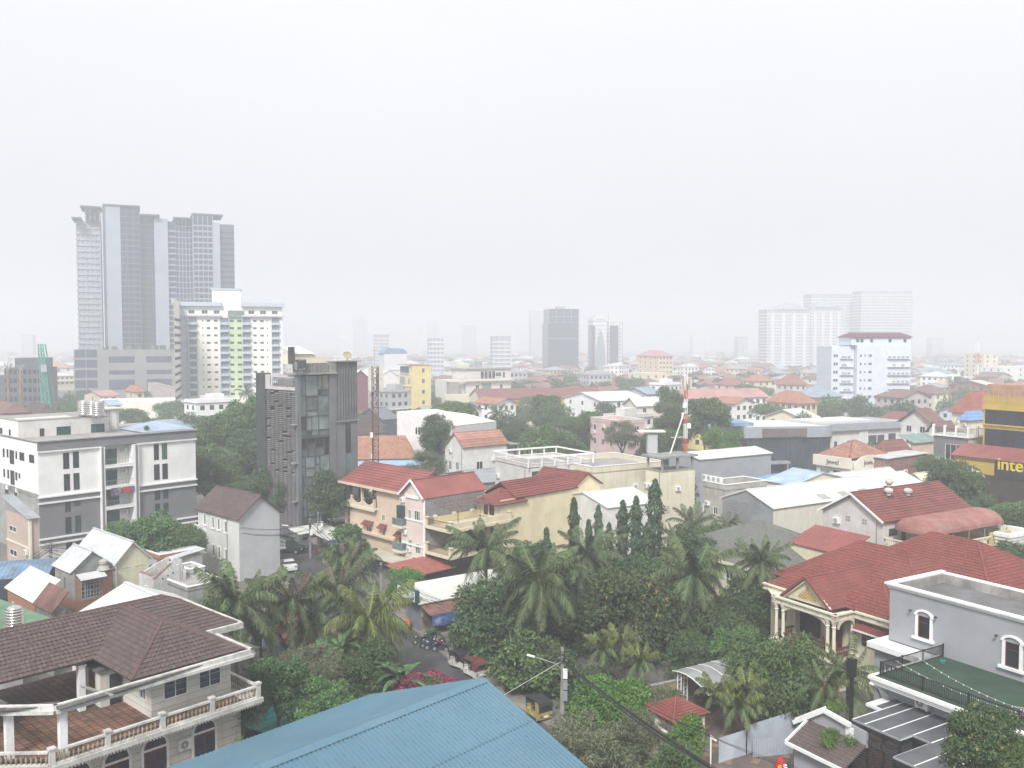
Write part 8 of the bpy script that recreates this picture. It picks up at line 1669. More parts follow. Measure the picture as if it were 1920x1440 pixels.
def twin():
    Y=498;A=AT(198,665,Y);az=68;o=thing('dark_twin_tower','tall dark twin apartment tower with pale vertical panels on a concrete podium','tower',(A.x,A.y,0),R(90-az));dx=azd(az);P=Vector((A.x,A.y,0));X=lambda px:span(Vector((A.x,A.y,90)),dx,px);Z=lambda py,y=Y:AT(300,py,y).z;z0=24;k=[X(p) for p in(150,198,226,262,300,322,362,412,439)]
    block(o,k[0]-2,k[1]-3,6,26,z0,Z(413),pale,cols=5,band=1.4,slab_m=mat('tower balcony grey',(.36,.38,.42),.9));block(o,k[1]-10,k[1]-3,3,24,Z(413),Z(392),gtower,cols=3,slab_m=pale)
    MB().box(k[1],k[2],-1,12,z0-2,Z(386)).build('pale_panel',pale,o);MB().box(k[1]-1.4,k[1]-.01,-1.2,12,z0-2,Z(384)).build('dark_edge',darkf,o)
    block(o,k[2]+.01,k[3],0,20,z0,Z(389),gtower,cols=3,slab_m=darkf,left=False);block(o,k[3]+.01,k[4]-3,4,22,z0,Z(402),gtower,cols=6,slab_m=darkf,band=.5,left=False)
    MB().box(k[4]-3,k[5]-2,1,20,z0,Z(404)).build('pale_panel',pale,o);block(o,k[5]-2+.01,k[5]+2,3,20,z0,Z(408),gtower,slab_m=pale,left=False);block(o,k[5]+2,k[6],4,22,z0,Z(405),gtower,cols=5,slab_m=midf,band=.4,left=False)
    block(o,k[6]+.01,k[7]-4,-2,18,z0,Z(396),gtower,cols=4,slab_m=midf,left=False);MB().box(k[7]-4,k[7],-2.4,18,z0,Z(408)).build('pale_panel',pale,o);block(o,k[7]+.01,k[8],0,16,z0,Z(410),darkf,slab_m=gtower,left=False)
    for a,b,z in((k[0]-4,k[1]-12,Z(412)),(k[1]-12.5,k[1]-2,Z(390)),(k[6]-.6,k[8]-6,Z(394)),(k[2]-8.5,k[3]+.4,Z(385)),(k[3],k[4],Z(400)),(k[5]+1,k[6],Z(403))):MB().box(a,b,-1.6,20,z,z+.7).build('roof_canopy',darkf,o)
    x0,x1=X(137),X(335)+20;pz=27.5;M=MB();
    H=House.__new__(House);H.P=A;H.az=az;H.dx=dx;H.dy=azd(az-90);H.root=o;H.W=x1;H.D=40;H.H=pz
    xs=X(180);H.wall('f',xs,x1,0,pz,[(xs+12+i*19,z,w,h_) for i in range(int((x1-xs)/19)) for z,h_,w in((22,3.5,13),(15,2.4,13),(8.3,5.6,13))],podm,join=True,style='none',oy=-12,g=gtower,name='podium_wall');MB().box(xs+.3,x1,-11.8,30,0,pz-.1).build('podium',podm,o)
    block(o,x0,xs-.01,-11,30,0,pz,gtower,ft=5.5,slab_m=podm,band=1.2,nm='podium_corner',cols=2);V=MB();rr=random.Random(2)
    for i in range(40):x=xs+2+rr.random()*(x1-xs-4);V.box(x,x+rr.uniform(.5,3),-11,-9+rr.random()*6,pz,pz+rr.uniform(.6,2.4))
    V.build('podium_garden',lf_dark,o,kind='stuff')
twin()
def cream_tower():
    Y=360;h=House('cream_apartment_tower','cream apartment tower with lime green centre strip and grey blue balconies',337,566,Y,74,bx=529,cx=325,cat='tower');r=h.root;H=h.H;W=h.W;D=h.D;cm=mat('cream tower wall',(.82,.80,.72),.9,.04,.3,.15);gm=mat('lime green strip',(.50,.62,.36),.9,.05,.3);bg=mat('grey blue band',(.46,.51,.58),.8,.05)
    C4=CR(100,360,3.43);u=lambda x:h.pt('f',*C4(x,900))[0];MB().box(.3,W,.3,16,0,H-.1).build('body',cm,r)
    zs=[h.pt('f',*C4(990,828+i*47.3))[1] for i in range(16)];zs=[z for z in zs if z>1.5];wz=[(u(x),z,w,.8) for z in zs for x,w in((962,.35),(998,1.4),(1045,1.3),(1297,1.3),(1342,1.4),(1376,.35))];gz=[(u(x),z,1.6,.95) for z in zs for x in(1148,1197)]
    ga,gb=u(1125),u(1225);low=zs[0]+1.6
    for a,b,m,hl in((0,ga,cm,[w for w in wz if w[0]<ga]),(ga,gb,gm,gz),(gb,W,cm,[w for w in wz if w[0]>gb])):h.wall('f',a,b,0,low,hl,m,join=True,style='none',g=gtower)
    h.wall('f',0,W,low,H,[(u(x),low+q,2.2,1.4) for x in(890,975,1052,1275,1350,1425) for q in(1.9,5.4)],cm,join=True,g=gtower,name='top_wall');h.wall('l',0,D,0,H,[(D*q,z,.7,1.0) for z in zs for q in(.2,.8)],cm,join=True,g=gtower)
    B=MB()
    for x,w in((898,3.6),(1102,3.2),(1245,3.2),(1430,3.0)):
        for z in zs:B.box(u(x)-w/2,u(x)+w/2,-1.2,-.01,z-1.6,z-.6)
        B.box(u(x)-w/2-.2,u(x)-w/2,-1.2,-.01,0,low)
    B.build('balcony',bg,r,kind='stuff');G=MB()
    for x in(898,1102,1245,1430):G.box(u(x)-1.4,u(x)+1.4,-.3,-.011,1,low-.3)
    G.build('balcony_glazing',mat('balcony glazing',(.16,.19,.25),.5),r,kind='stuff');MB().box(-.8,u(1085),-1.6,.0,H-1.6,H).box(u(1210),W+1,-1.6,0,H-1.6,H).box(-.8,-.01,.01,D+1,H-1.6,H).box(-.8,u(1085),-1.3,0,low+.1,low+.7).box(u(1210),W+1,-1.3,0,low+.1,low+.7).build('cornice_band',bg,r)
    MB().box(.5,2.6,-.35,-.01,0,H-1.6).build('blue_pilaster',bg,r);MB().box(-.5,-.01,D*.3,D*.6,0,H-1.6).build('blue_pilaster',bg,r);MB().box(u(1020),u(1205),5,14,H,H+5.4).build('stair_tower',cm,r);MB().box(u(1010),u(1215),4.5,14.5,H+5.4,H+5.9).build('roof',bg,r);MB().box(ga,gb,-.8,-.01,low-.1,low+2.6).build('green_glass_bay',gpale,r)
    P=MB()
    for i in range(9):P.bar((i*1.6+2,2,H),(i*1.6+2,2,H+1.6),.12)
    P.bar((2,2,H+1.6),(9,2,H+3.2),.15);P.bar((9,2,H+3.2),(16,2,H+1.6),.15);P.build('roof_pergola',frameg,r);MB().box(-30,28,-8,8,0,9).build('lower_podium',cm,r)
cream_tower()
def ftower(nm,lb,x0,x1,top,Y,m,sm,cols=6,ft=3.4,D=20,az=80,band=.9,extra=None):
    A=AT(x0,640,Y);o=thing(nm,lb,'tower',(A.x,A.y,0),R(90-az));W=span(Vector((A.x,A.y,60)),azd(az),x1);H=AT(960,top,Y).z;block(o,0,W,0,D,0,H,m,ft,sm,cols,.5,band,'body');
    if extra:extra(o,W,H)
    return o,W,H
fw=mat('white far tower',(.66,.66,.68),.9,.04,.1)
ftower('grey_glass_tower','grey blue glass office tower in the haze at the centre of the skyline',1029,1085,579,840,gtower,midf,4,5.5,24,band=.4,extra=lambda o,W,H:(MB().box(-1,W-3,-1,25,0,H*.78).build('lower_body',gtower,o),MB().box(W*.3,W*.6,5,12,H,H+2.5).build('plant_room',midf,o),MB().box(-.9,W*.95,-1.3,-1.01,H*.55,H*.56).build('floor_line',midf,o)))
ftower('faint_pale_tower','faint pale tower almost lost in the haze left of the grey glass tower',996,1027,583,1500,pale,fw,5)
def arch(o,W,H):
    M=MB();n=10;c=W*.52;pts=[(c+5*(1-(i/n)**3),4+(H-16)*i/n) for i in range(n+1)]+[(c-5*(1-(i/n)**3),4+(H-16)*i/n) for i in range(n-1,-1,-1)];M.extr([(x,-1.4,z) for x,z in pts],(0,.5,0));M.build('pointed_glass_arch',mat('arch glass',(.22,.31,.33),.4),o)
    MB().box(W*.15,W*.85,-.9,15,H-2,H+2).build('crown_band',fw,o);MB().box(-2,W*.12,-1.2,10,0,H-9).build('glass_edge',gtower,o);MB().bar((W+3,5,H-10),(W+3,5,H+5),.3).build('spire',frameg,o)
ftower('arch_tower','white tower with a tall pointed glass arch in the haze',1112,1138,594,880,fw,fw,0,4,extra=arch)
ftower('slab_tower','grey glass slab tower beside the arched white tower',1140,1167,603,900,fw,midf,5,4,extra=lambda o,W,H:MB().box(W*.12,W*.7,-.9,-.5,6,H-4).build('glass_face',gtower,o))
def hip_top(w0,w1):
    def f(o,W,H):
        for a,b in((w0,w1),):M=MB();cover(M,[(W*a,-1,H),(W*b,-1,H),(W*(a+b)/2+5,9,H+7),(W*(a+b)/2-5,9,H+7)],'plain');cover(M,[(W*b,19,H),(W*a,19,H),(W*(a+b)/2-5,9,H+7),(W*(a+b)/2+5,9,H+7)],'plain');cover(M,[(W*a,19,H),(W*a,-1,H),(W*(a+b)/2-5,9,H+7)],'plain');cover(M,[(W*b,-1,H),(W*b,19,H),(W*(a+b)/2+5,9,H+7)],'plain');M.build('hip_roof',midf,o)
        V=MB()
        for i in(1,4,7,10):V.box(W*i/12,W*(i+1)/12,-1.1,-.7,0,H-4)
        V.build('pale_pier',fw,o)
    return f
ftower('hipped_white_tower','pale apartment tower with a dusky hipped roof in the right skyline',1438,1518,580,930,mat('window grey',(.30,.33,.37),.8),fw,14,3.3,extra=hip_top(.2,1.0),band=1.7)
ftower('second_hipped_tower','second pale tower with hipped roof behind the first in the right skyline',1520,1580,576,960,MATS['window grey'],fw,12,3.3,extra=hip_top(.1,.9),band=1.7)
ftower('white_slab_tower','very wide white slab tower on the left of the right skyline pair',1521,1612,551,1060,MATS['window grey'],fw,16,3.4,band=1.5)
ftower('white_slab_tower_tall','tallest white slab tower at the right end of the skyline group',1614,1710,545,1040,MATS['window grey'],fw,16,3.4,band=1.5)
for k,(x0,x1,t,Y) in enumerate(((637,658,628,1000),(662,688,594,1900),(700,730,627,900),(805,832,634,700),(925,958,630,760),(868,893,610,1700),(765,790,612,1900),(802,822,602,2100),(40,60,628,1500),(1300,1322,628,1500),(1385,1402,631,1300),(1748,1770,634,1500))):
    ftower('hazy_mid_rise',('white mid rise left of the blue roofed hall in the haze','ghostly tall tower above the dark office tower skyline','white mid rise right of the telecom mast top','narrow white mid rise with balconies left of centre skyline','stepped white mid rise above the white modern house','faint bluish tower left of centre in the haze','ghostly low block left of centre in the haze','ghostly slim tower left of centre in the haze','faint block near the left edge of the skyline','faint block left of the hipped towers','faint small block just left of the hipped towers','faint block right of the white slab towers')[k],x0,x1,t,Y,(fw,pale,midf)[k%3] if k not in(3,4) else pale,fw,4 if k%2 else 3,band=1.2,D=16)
ftower('blue_topped_hall','hall with a blue curved roof in the haze left of centre',720,762,662,620,fw,fw,0,6,az=70,extra=lambda o,W,H:MB().extr([(-1,-.5,H),(W+1,-.5,H),(W*.85,-.5,H+3),(W*.2,-.5,H+3.6)],(0,18,0)).build('blue_roof',mat('steel blue roof',(.12,.26,.42),.6),o))

# crane, piling casings, dark hotel block at the left
b=AT(96,790,300);t=AT(78,645,300);o=thing('green_crane','green lattice crawler crane boom leaning left in front of the podium','crane',(b.x,b.y,0));gmt=mat('crane green',(.05,.30,.22),.6);M=MB();T=Vector((t.x-b.x,0,t.z));n=16
for i in range(n):
    a=T*(i/n);c=T*((i+1)/n);w=1.7*(1-i/n*.6)+.1;w2=1.7*(1-(i+1)/n*.6)+.1
    for sx in(-1,1):
        for sy in(-1,1):M.bar(a+Vector((sx*w,sy*w,0)),c+Vector((sx*w2,sy*w2,0)),.3)
    M.bar(a+Vector((-w,-w,0)),c+Vector((w2,-w2,0)),.18);M.bar(a+Vector((w,-w,0)),c+Vector((-w2,-w2,0)),.18);M.bar(a+Vector((-w,-w,0)),a+Vector((w,-w,0)),.18)
M.build('boom',gmt,o);MB().box(-2.5,3.5,-2,2,1.4,4.2).build('cab',gmt,o);MB().box(-3,4,-2.6,-1.6,0,1.3).box(-3,4,1.6,2.6,0,1.3).build('crawler_track',black,o);MB().box(-2,0,-2.1,-1.9,T.z*.7,T.z*.7+2.5).build('name_board',pale,o)
for k,(px,pt) in enumerate(((18,682),(41,684))):
    a=AT(px,800,250);o=thing('piling_mast',('brown piling rig mast at the left edge','brown piling rig mast nearer the green crane')[k],'piling rig',(a.x,a.y,0));h=AT(px,pt,250).z;M=MB();M.tube([(0,0,0),(0,0,h*.93)],.42,8);M.build('casing',mat('rusty casing',(.30,.19,.13),.8,.15,.5),o);M=MB();[M.bar((0,0,h*.93),(1.1*math.cos(i),.6*math.sin(i),h),.25) for i in range(5)];M.build('mast_head',frameg,o)
h=bld('dark_hotel_block','long dark modern block with stepped roof behind the piling masts',8,690,330,78,84,W=None,D=16,wall=mat('dark block wall',(.10,.11,.125),.8),rf=('flat',concd,0),fw=8,wh=(2.4,1.6),join=True,cx=None,cat='building');MB().box(3,h.W-1,2,14,h.H,h.H+3.6).build('upper_floor',MATS['dark block wall'],h.root);MB().box(-16,0,2,14,0,h.H-3).build('side_block',MATS['dark block wall'],h.root)
b=AT(1832,700,420);lattice('far_red_mast','red and white lattice mast rising in the haze near the right edge',(b.x,b.y,0),AT(1832,640,420).z,.8,MATS['red mast paint'],12,False,trim)

# ------ near and middle trees
G1='garden trees around the courtyard and palms';G2='street and garden trees in the middle distance'
T1=[('mango',1178,1150,90,5.9,'big mango tree with yellow flower heads behind the areca palms',.9),('dense',926,1160,89,4.9,'broad dark green tree overhanging the parked tuk-tuks',.95),('longleaf',1455,1272,74,4.6,'large drooping leaved tree beside the corrugated fence',.95),('bright',1143,1330,71,4.1,'bright green tree right of the lamp pole',.8),('loose',1000,1255,81,4.3,'open leafed breadfruit tree over the yellow tuk-tuk',.9),
 ('dry',1110,1400,64,3.9,'sparse olive tree at the bottom centre',.8),('dry',1190,1378,66,2.4,'small sparse olive tree beside the cream wall',.8),('mango',1850,1402,46,2.5,'tree with yellowish tips at the lower right corner',.8),('longleaf',1905,1440,45,1.9,'low dark tree in the extreme lower right corner',.8),
 ('dense',692,1262,73,2.9,'round dark green tree beside the bougainvillea',.8),('dry',588,1262,72,3.6,'dull brownish leaved tree among the left palms',.8),('dense',520,1290,66,2.7,'dark tree behind the teal tarpaulin',.8),('mid',610,1322,62,2.4,'dark leafy shrub tree along the blue roof edge',.7),('dry',545,1275,70,2.6,'brownish bush tree left of the round dark tree',.8),
 ('bright',762,1098,112,3.6,'spreading bright green tree below the red lean-to roof',.8),('bright',812,1112,108,2.6,'smaller bright green tree beside the shop signboard',.8),('loose',650,1028,122,4.0,'open branched tree before the beige house front',.9),('dense',622,928,138,4.2,'round green tree at the foot of the dark office tower',.95),('dense',505,912,150,4.6,'dark tree left of the office tower foot',.8),('dense',545,932,146,3.2,'small dark tree against the office tower base',.8),
 ('dense',468,850,172,5.2,'tall dark tree beside the louvred wing',1.),('mid',402,812,190,5.6,'mid green tree behind the narrow white house',.9),('mid',420,890,160,4.6,'green tree right behind the brown tiled gable',.9),('dense',385,900,155,4.4,'dark tree between apartment block and narrow house',.9),('dense',440,940,150,3.6,'low dark tree beyond the narrow house ridge',.9),
 ('mid',285,1014,118,4.6,'green tree in front of the apartment block corner',.7),('mid',235,1012,117,3.2,'smaller green tree left in front of the apartment block',.7),('mid',345,1020,118,3.2,'smaller green tree beside the narrow white house',.7),
 ('dense',1790,915,140,5.0,'round green tree at the end of the long white warehouse',.9),('dense',1838,962,135,3.2,'dark tree between the warehouse and the mustard building',.8),('mid',1908,985,124,4.0,'leafy tree near the right edge below the mustard shopfront',.8),('dense',1905,1010,112,4.0,'dark tree right of the yellow terrace',.8),('mid',1872,985,128,3.2,'light green tree right of the grey gable',.8),('dense',1900,1060,104,3.0,'dark tree at the right edge behind the red roof',.8),
 ('dense',1300,1050,110,4.2,'dark tree right of the tallest column tree',.8),('mid',1340,1015,118,3.4,'green tree under the distant coconut palm',.8),('dense',1395,1150,96,4.2,'dark tree between the two coconut palms on the right',.9),('dense',1345,1195,88,3.9,'dark tree below the right coconut palm',.9),('dense',1440,1145,94,3.2,'dark tree beside the red villa corner',.9),('mid',1055,1165,92,3.6,'feathery mid green tree left of the mango',.8),('dense',1045,1100,102,4.2,'dark tree behind the central coconut palms',.9),('dense',1140,1085,108,4.2,'dark tree between column trees and mango',.8),('dense',1000,1060,108,3.4,'dark tree below the yellow end wall',.8),('dense',1230,1110,100,4.2,'dark tree behind the mango crown',.8),('dense',1270,1185,92,3.4,'dark tree behind the areca palms right of the mango',.9),('mid',1385,1215,82,3.0,'green tree behind the arched carport',.8),('dense',1300,1235,84,2.8,'dark shrub tree above the ochre wall',.8),
 ('dense',820,812,188,4.3,'round tree in front of the white roofed hall',.9),('dense',824,842,192,4.0,'low dark tree under the round one before the white roofed hall',.8),('dry',800,880,158,4.6,'pale flowering leafless tree beside the red roof ridge',.7),('mid',1325,785,205,6.0,'tall green tree right of the red and white mast',.95),('dense',1262,800,212,5.0,'dark tree left of the red and white mast',.95),('bright',1355,828,190,5.0,'light green tree in front of the showroom',.8),('mid',1025,770,270,6.2,'green tree at the mustard hall',.9),('dry',1165,820,200,5.0,'brownish tree below the pink shop',.8),('mid',1060,842,185,5.0,'green tree behind the white rooftop frame',.8),('mid',1110,800,225,5.0,'green tree left of the pink shop',.8),('mid',1010,830,200,5.2,'green tree right of the small white house',.8),('dense',965,820,215,4.6,'dark tree behind the small white house',.8),('dense',1480,840,215,2.4,'small tree before the white showroom wing',.7),('mid',1745,875,165,3.0,'small tree in front of the stone faced house',.8)]
for k,px,py,Y,r,lb,hz_ in T1:tree(k,px,py,Y,r,lb,group=G1 if Y<112 else G2)
for a in((1076,931,108,19,'column tree at the left of the row, against the yellow wall'),(1122,945,112,16,'slim column tree just right of the yellow end wall'),(1142,978,110,13,'shortest slim column tree beside the white hall'),(1025,987,106,11,'small slim column tree peeping behind the central palm'),(1168,936,108,23,'column tree left of the tall pair'),(1193,928,107,25,'column tree second from the tallest'),(1228,896,104,36,'tallest and broadest column tree of the row'),(1104,972,109,12,'thin column tree behind the palm crown'),(1212,985,103,26,'shorter leaning column tree in front of the tallest')):ashoka(a[0],a[1],a[2],a[3],a[4])
for a in((1010,1090,86,'coconut palm in the centre with widest spreading fronds','coco',1.22,32),(912,1030,98,'coconut palm in front of the stacked terraces','coco',1.12,30),(1100,1042,98,'coconut palm before the yellow wall and column trees','coco',1.12,30),(1300,1078,90,'tall coconut palm right of the mango tree','coco',1.2,32),(1427,1055,96,'coconut palm against the grey green tiled roof','coco',.95,28),
          (442,1135,78,'coconut palm beside the brown villa eaves, leftmost of the row','coco',1.25,36),(545,1128,84,'half dry coconut palm, second from the left','dryco',1.2,30),(634,1108,92,'half dry coconut palm behind the yellowish one','dryco',1.25,32),(692,1162,80,'yellowish green drooping coconut palm by the road','coco2',1.1,34),(1296,985,126,'distant coconut palm left of the ivy covered gable','coco',1.0,22),(1365,982,118,'small palm in front of the louvred gable','coco',.55,14),(932,775,262,'coconut palm in front of the mustard wall','coco',1.1,18),(462,735,330,'far coconut palm beside the cream apartment tower','coco',1.1,14),(488,1165,84,'coconut palm crown low between the two leftmost palms','coco',1.0,26),(590,1165,86,'coconut palm crown between the two half dry palms','coco',1.05,26),(655,1060,98,'tall half dry coconut palm nearest the beige house','dryco',1.1,26),(398,1160,78,'coconut palm crown touching the brown villa roof','coco',.9,22),(1268,1010,120,'coconut palm crown behind the column trees','coco',.9,18),(1590,1262,68,'young coconut palm beside the porch of the red villa','coco',.78,18),(1548,1285,67,'young coconut palm left of the black post','coco',.7,16)):palm(*a[:4],a[4],a[5],a[6])
for a in((1130,1218,79,'areca palm, left stem of the cluster below the mango',(.8,0)),(1165,1205,80,'areca palm, tallest of the cluster below the mango',(.4,.3)),(1200,1240,78,'areca palm, right stem of the cluster below the mango',(-.5,0)),(1345,1300,70,'areca palm by the courtyard, leftmost one',(2.2,-.6)),(1400,1295,70,'areca palm by the courtyard with the straightest stem',(.3,0)),(1385,1325,69,'short areca palm by the courtyard',(.6,.2))):palm(a[0],a[1],a[2],a[3],'areca',1.0,16,a[4],name='areca_palm',group='areca palms in the courtyard',tr=.07)
for a in((600,1222,78,'banana plant with broad pale leaves between the palm trunks'),(640,1215,77,'banana plant behind the yellowish palm'),(742,1275,72,'banana plant with upright leaves beside the bougainvillea'),(752,1278,70,'small banana plant at the blue roof edge')):banana(*a)
bush('bougainvillea',lf_pink,768,1283,70,1.5,'magenta bougainvillea flowering behind the blue roof edge',n=1500,lw=.1,ll=.16,rz=.6);bush('bougainvillea',lf_pink,822,1280,71,1.5,'right hand end of the magenta bougainvillea beside the road',n=1300,lw=.1,ll=.16,rz=.5);bush('flower_hedge',lf_mid,795,1297,70,1.8,'green hedge below the bougainvillea',n=900,rz=.5)
bush('round_bush',lf_brt,1285,1392,63,1.8,'vivid green rounded bush by the cream wall',n=2600,lw=.09,ll=.2,rz=1.1);bush('weeping_bush',lf_mid,1268,1432,58,1.7,'dark weeping bush at the bottom edge',n=1600,lw=.06,ll=.4);bush('red_shrub',lf_dry,1250,1312,71,1.5,'straggly shrub over the small red pavilion roof',n=1100,lw=.07,ll=.2);bush('palm_shrub',lf_palm,455,1330,62,1.4,'spiky shrub beside the balustrade and teal tarpaulin',n=700,lw=.05,ll=.7);bush('low_shrub',lf_mid,452,1405,57,.9,'small shrub at the foot of the villa wall',n=500,lw=.06,ll=.2)
bush('shop_plants',lf_brt,812,1192,96,1.0,'potted plants beside the motorbikes under the tarpaulin',n=500,lw=.1,ll=.25);bush('terrace_plants',lf_mid,1520,1262,74,1.2,'shrub below the red balustrade of the villa',n=600)
ug=[(rng.uniform(-1,23),rng.uniform(79,112),.3,rng.uniform(.9,1.9),.8) for _ in range(230)]+[(rng.uniform(4.5,9),rng.uniform(74,84),.3,rng.uniform(.7,1.4),.7) for _ in range(45)]+[(rng.uniform(-27,-12),rng.uniform(62,92),.3,rng.uniform(.7,1.4),.7) for _ in range(80)]+[(rng.uniform(-34,-15),rng.uniform(60,78),.3,rng.uniform(.7,1.3),.7) for _ in range(30)]
ug=[u for u in ug if all(((u[0]-(a[0]+(b[0]-a[0])*t))**2+(u[1]-(a[1]+(b[1]-a[1])*t))**2)>32 for a,b in zip(STREET,STREET[1:]) for t in(0,.25,.5,.75)) and not(u[1]<86 and u[0]>9.5)]
put('undergrowth',leaf_mesh('undergrowth',lf_dark,ug,14000,.16,.38,77,3),label='low dark undergrowth beneath the garden trees and palms',cat='undergrowth',kind='stuff')
# person-like clutter by the fence: red and white draped umbrella
P_=GZ(1463,1478,0);o=thing('folded_umbrella','red and white folded umbrella with a yellow shell emblem beside the corrugated fence','umbrella',(P_.x,P_.y,0));o.scale=(.8,)*3;MB().tube([(0,0,0),(0,0,2.9)],.04,6).build('pole',frameg,o);M=MB();M.lathe([(.62,1.9),(.55,2.2),(.35,2.6),(.04,2.95)],k=9);M.build('canopy',mat('red canopy',(.45,.03,.03),.7,.1,2),o);M=MB();M.extr([(.05,-.62,1.6),(.5,-.56,1.7),(.42,-.4,2.4),(.1,-.5,2.4)],(0,.04,0));M.build('white_panel',trim,o);M=MB();M.extr([(-.22+.2*math.cos(t*.785),-.52,2.2+.2*math.sin(t*.785)) for t in range(8)],(0,.04,0));M.build('yellow_emblem',mat('emblem yellow',(.7,.45,.02),.6),o)
P_=GZ(1332,1448,0);o=thing('camera_post','white security camera on a bracket above the gate roof','security camera',(P_.x,P_.y,0));MB().box(-.05,.05,-.05,.05,0,2.8).build('bracket',trim,o);MB().bar((0,0,2.7),(.4,-.2,2.5),.14).build('camera_body',trim,o)

# ------ the rest of the city: row roofs, houses and trees out to the horizon
def blocked(x,y,m):
    for h in FOOT:
        q=Vector((x-h.P.x,y-h.P.y,0));a,b=q.dot(h.dx),q.dot(h.dy)
        if-m<a<h.W+m and-m<b<h.D+m:return True
    return False
EXTRA=[(AT(198,665,498),95),(AT(560,900,142),14),(AT(860,930,125),26),(AT(100,1100,100),40),(AT(1450,830,222),26),(AT(1700,760,180),20),(AT(720,840,185),16),(AT(820,790,205),24),(AT(1700,1040,90),24),(AT(1900,840,160),32),(AT(430,640,360),30)]
for o in bpy.data.objects:
    if o.parent is None and 'tower' in str(o.get('category')):EXTRA.append((Vector(o.location),32))
def free(x,y,m):
    if blocked(x,y,m):return False
    for p,r in EXTRA:
        if(x-p.x)**2+(y-p.y)**2<(r*.8+m)**2:return False
    return all((x-a)**2+(y-b)**2>(5+m)**2 for a,b in STREET)
def row_roofs(RW=[]):
    n=0
    for i in range(26):
        for j in range(5):
            P=Vector((-22+i*9.6+j*5,430+j*46+i*2.2,0));q=PR(P+Vector((0,0,9)))
            if not free(P.x,P.y,5) or not(940<q[0]<1370 or(1180<q[0]<1400)):continue
            key=(i*7+j)%3
            def mk():
                r=put('row_house',None);roof(r,0,8.6,0,30,6.5,2.6,'gable_y',(rowm,rb,brn2)[key],'plain',.3,name='roof');MB().box(.1,8.5,.2,29.8,0,6.4).build('wall',(cream,white2,peach)[key],r);MB().extr([(1.2,1,7.05),(2.0,1,7.5),(2.0,27,7.5),(1.2,27,7.05)],(0,0,.25)).build('pale_roof_strip',fw,r);r['category']='row house';return r
            RW.append(('%s row house with pale roof strip, %s'%(('dull red','brick red','brown')[key],where(q[0])),q[0],lambda l,t=(shared(('rowh',key),mk),P):place(*t,R(-28),1,l,'long row houses beyond the trees')))
            EXTRA.append((P+Vector((4,12,0)),10))
    rank(RW)
wl_=[white,cream,white2,peach,tau,greyl,bluew,yellw];rl_=[rb,rb2,brn2,pr_,sg_,tinw,rowm,ting,blues]
cn={white.name:'white',cream.name:'cream',white2.name:'off-white',peach.name:'peach',tau.name:'taupe',greyl.name:'grey',bluew.name:'pale blue',yellw.name:'yellow'};rn={rb.name:'rose red',rb2.name:'orange red',brn2.name:'brown',pr_.name:'pink',sg_.name:'slate blue',tinw.name:'white metal',rowm.name:'dull red',ting.name:'grey metal',blues.name:'blue metal'}
def proto(i):
    r_=random.Random(i*13+1);w=wl_[i%8] if i%5 else white;m=rl_[(i*5+i//9)%9];kind=('hip','gable_x','flat','hip','gable_y','hip','flat')[i%7];W,D,H=r_.uniform(9,17),r_.uniform(9,15),r_.choice((6.5,7,9.5,10,12.5 if kind=='flat' else 7))
    r=put('house',None);r['category']='house';H_=House.__new__(House);H_.root=r;H_.W=W;H_.D=D;H_.H=H;rows=[H-1.6-k*3.2 for k in range(int(H/3.2))]
    H_.wall('f',0,W,0,H,grid(.5,W-.5,int(W/3),rows,1.5,1.5),w,join=True,style='none');H_.wall('l',0,D,0,H,grid(.5,D-.5,int(D/3.4),rows,1.4,1.5),w,join=True,style='none');MB().box(.17,W,.17,D,0,H-.05).build('body',w,r)
    if kind=='flat':H_.flat(slab,o=.3);H_.parapet(w,.9);MB().box(W*.5,W*.85,D*.5,D*.9,H,H+2.4).build('stair_head',w,r)
    else:roof(r,0,W,0,D,H,(D if kind!='gable_y' else W)*.2,kind,m,'plain',.8,wall=w if 'gable' in kind else None)
    for rows_ in(rows[-1:],):MB().box(-.3,W+.2,-1.3,-.02,rows_[0]+1.2,rows_[0]+1.45).build('balcony_slab',trimc,r)
    r['lb']='%s %s house with %s roof'%(cn[w.name],'two-storey' if H<8 else 'three-storey' if H<11 else 'four-storey','flat' if kind=='flat' else rn[m.name]+(' hipped' if kind=='hip' else ' gabled'));r['wd']=(W,D,H);return r
PRT=[proto(i) for i in range(36)];spots=[];rr=random.Random(21);y=205.
while y<1500:
    st=24+y*.012;x=-.62*y
    while x<.62*y:
        X,Y_=x+rr.uniform(-5,5),y+rr.uniform(-6,6);spots.append((X,Y_,rr.random(),rr.random()));x+=st
    y+=st*1.02
LAND=[(60,'the left edge'),(240,'the podium'),(420,'the cream tower'),(600,'the dark office'),(700,'the telecom mast'),(780,'the yellow block'),(900,'the modern house'),(1055,'the glass tower'),(1140,'the arched tower'),(1300,'the red mast'),(1480,'the hipped towers'),(1640,'the blue block'),(1780,'the brick store'),(1880,'the right edge')]
ORD=('','second','third','fourth','fifth','sixth','seventh','eighth','ninth')
def where(px):
    l=min(LAND,key=lambda l:abs(l[0]-px));return('near' if l[1].endswith('edge') else 'left of' if px<l[0]-25 else 'right of' if px>l[0]+25 else 'below')+' '+l[1]
def rank(pend):  # tell look-alikes apart by their order from the left; pend holds (label, px, function of the label)
    by={}
    for t in pend:by.setdefault(t[0],[]).append(t)
    for lb,ts in by.items():
        ts.sort(key=lambda t:t[1])
        for i,t in enumerate(ts):t[2](lb if len(ts)==1 else lb+(', leftmost' if i==0 else ', rightmost' if i==len(ts)-1 else ', %s from left'%ORD[min(i,8)]))
row_roofs();HS,TS=[],[]
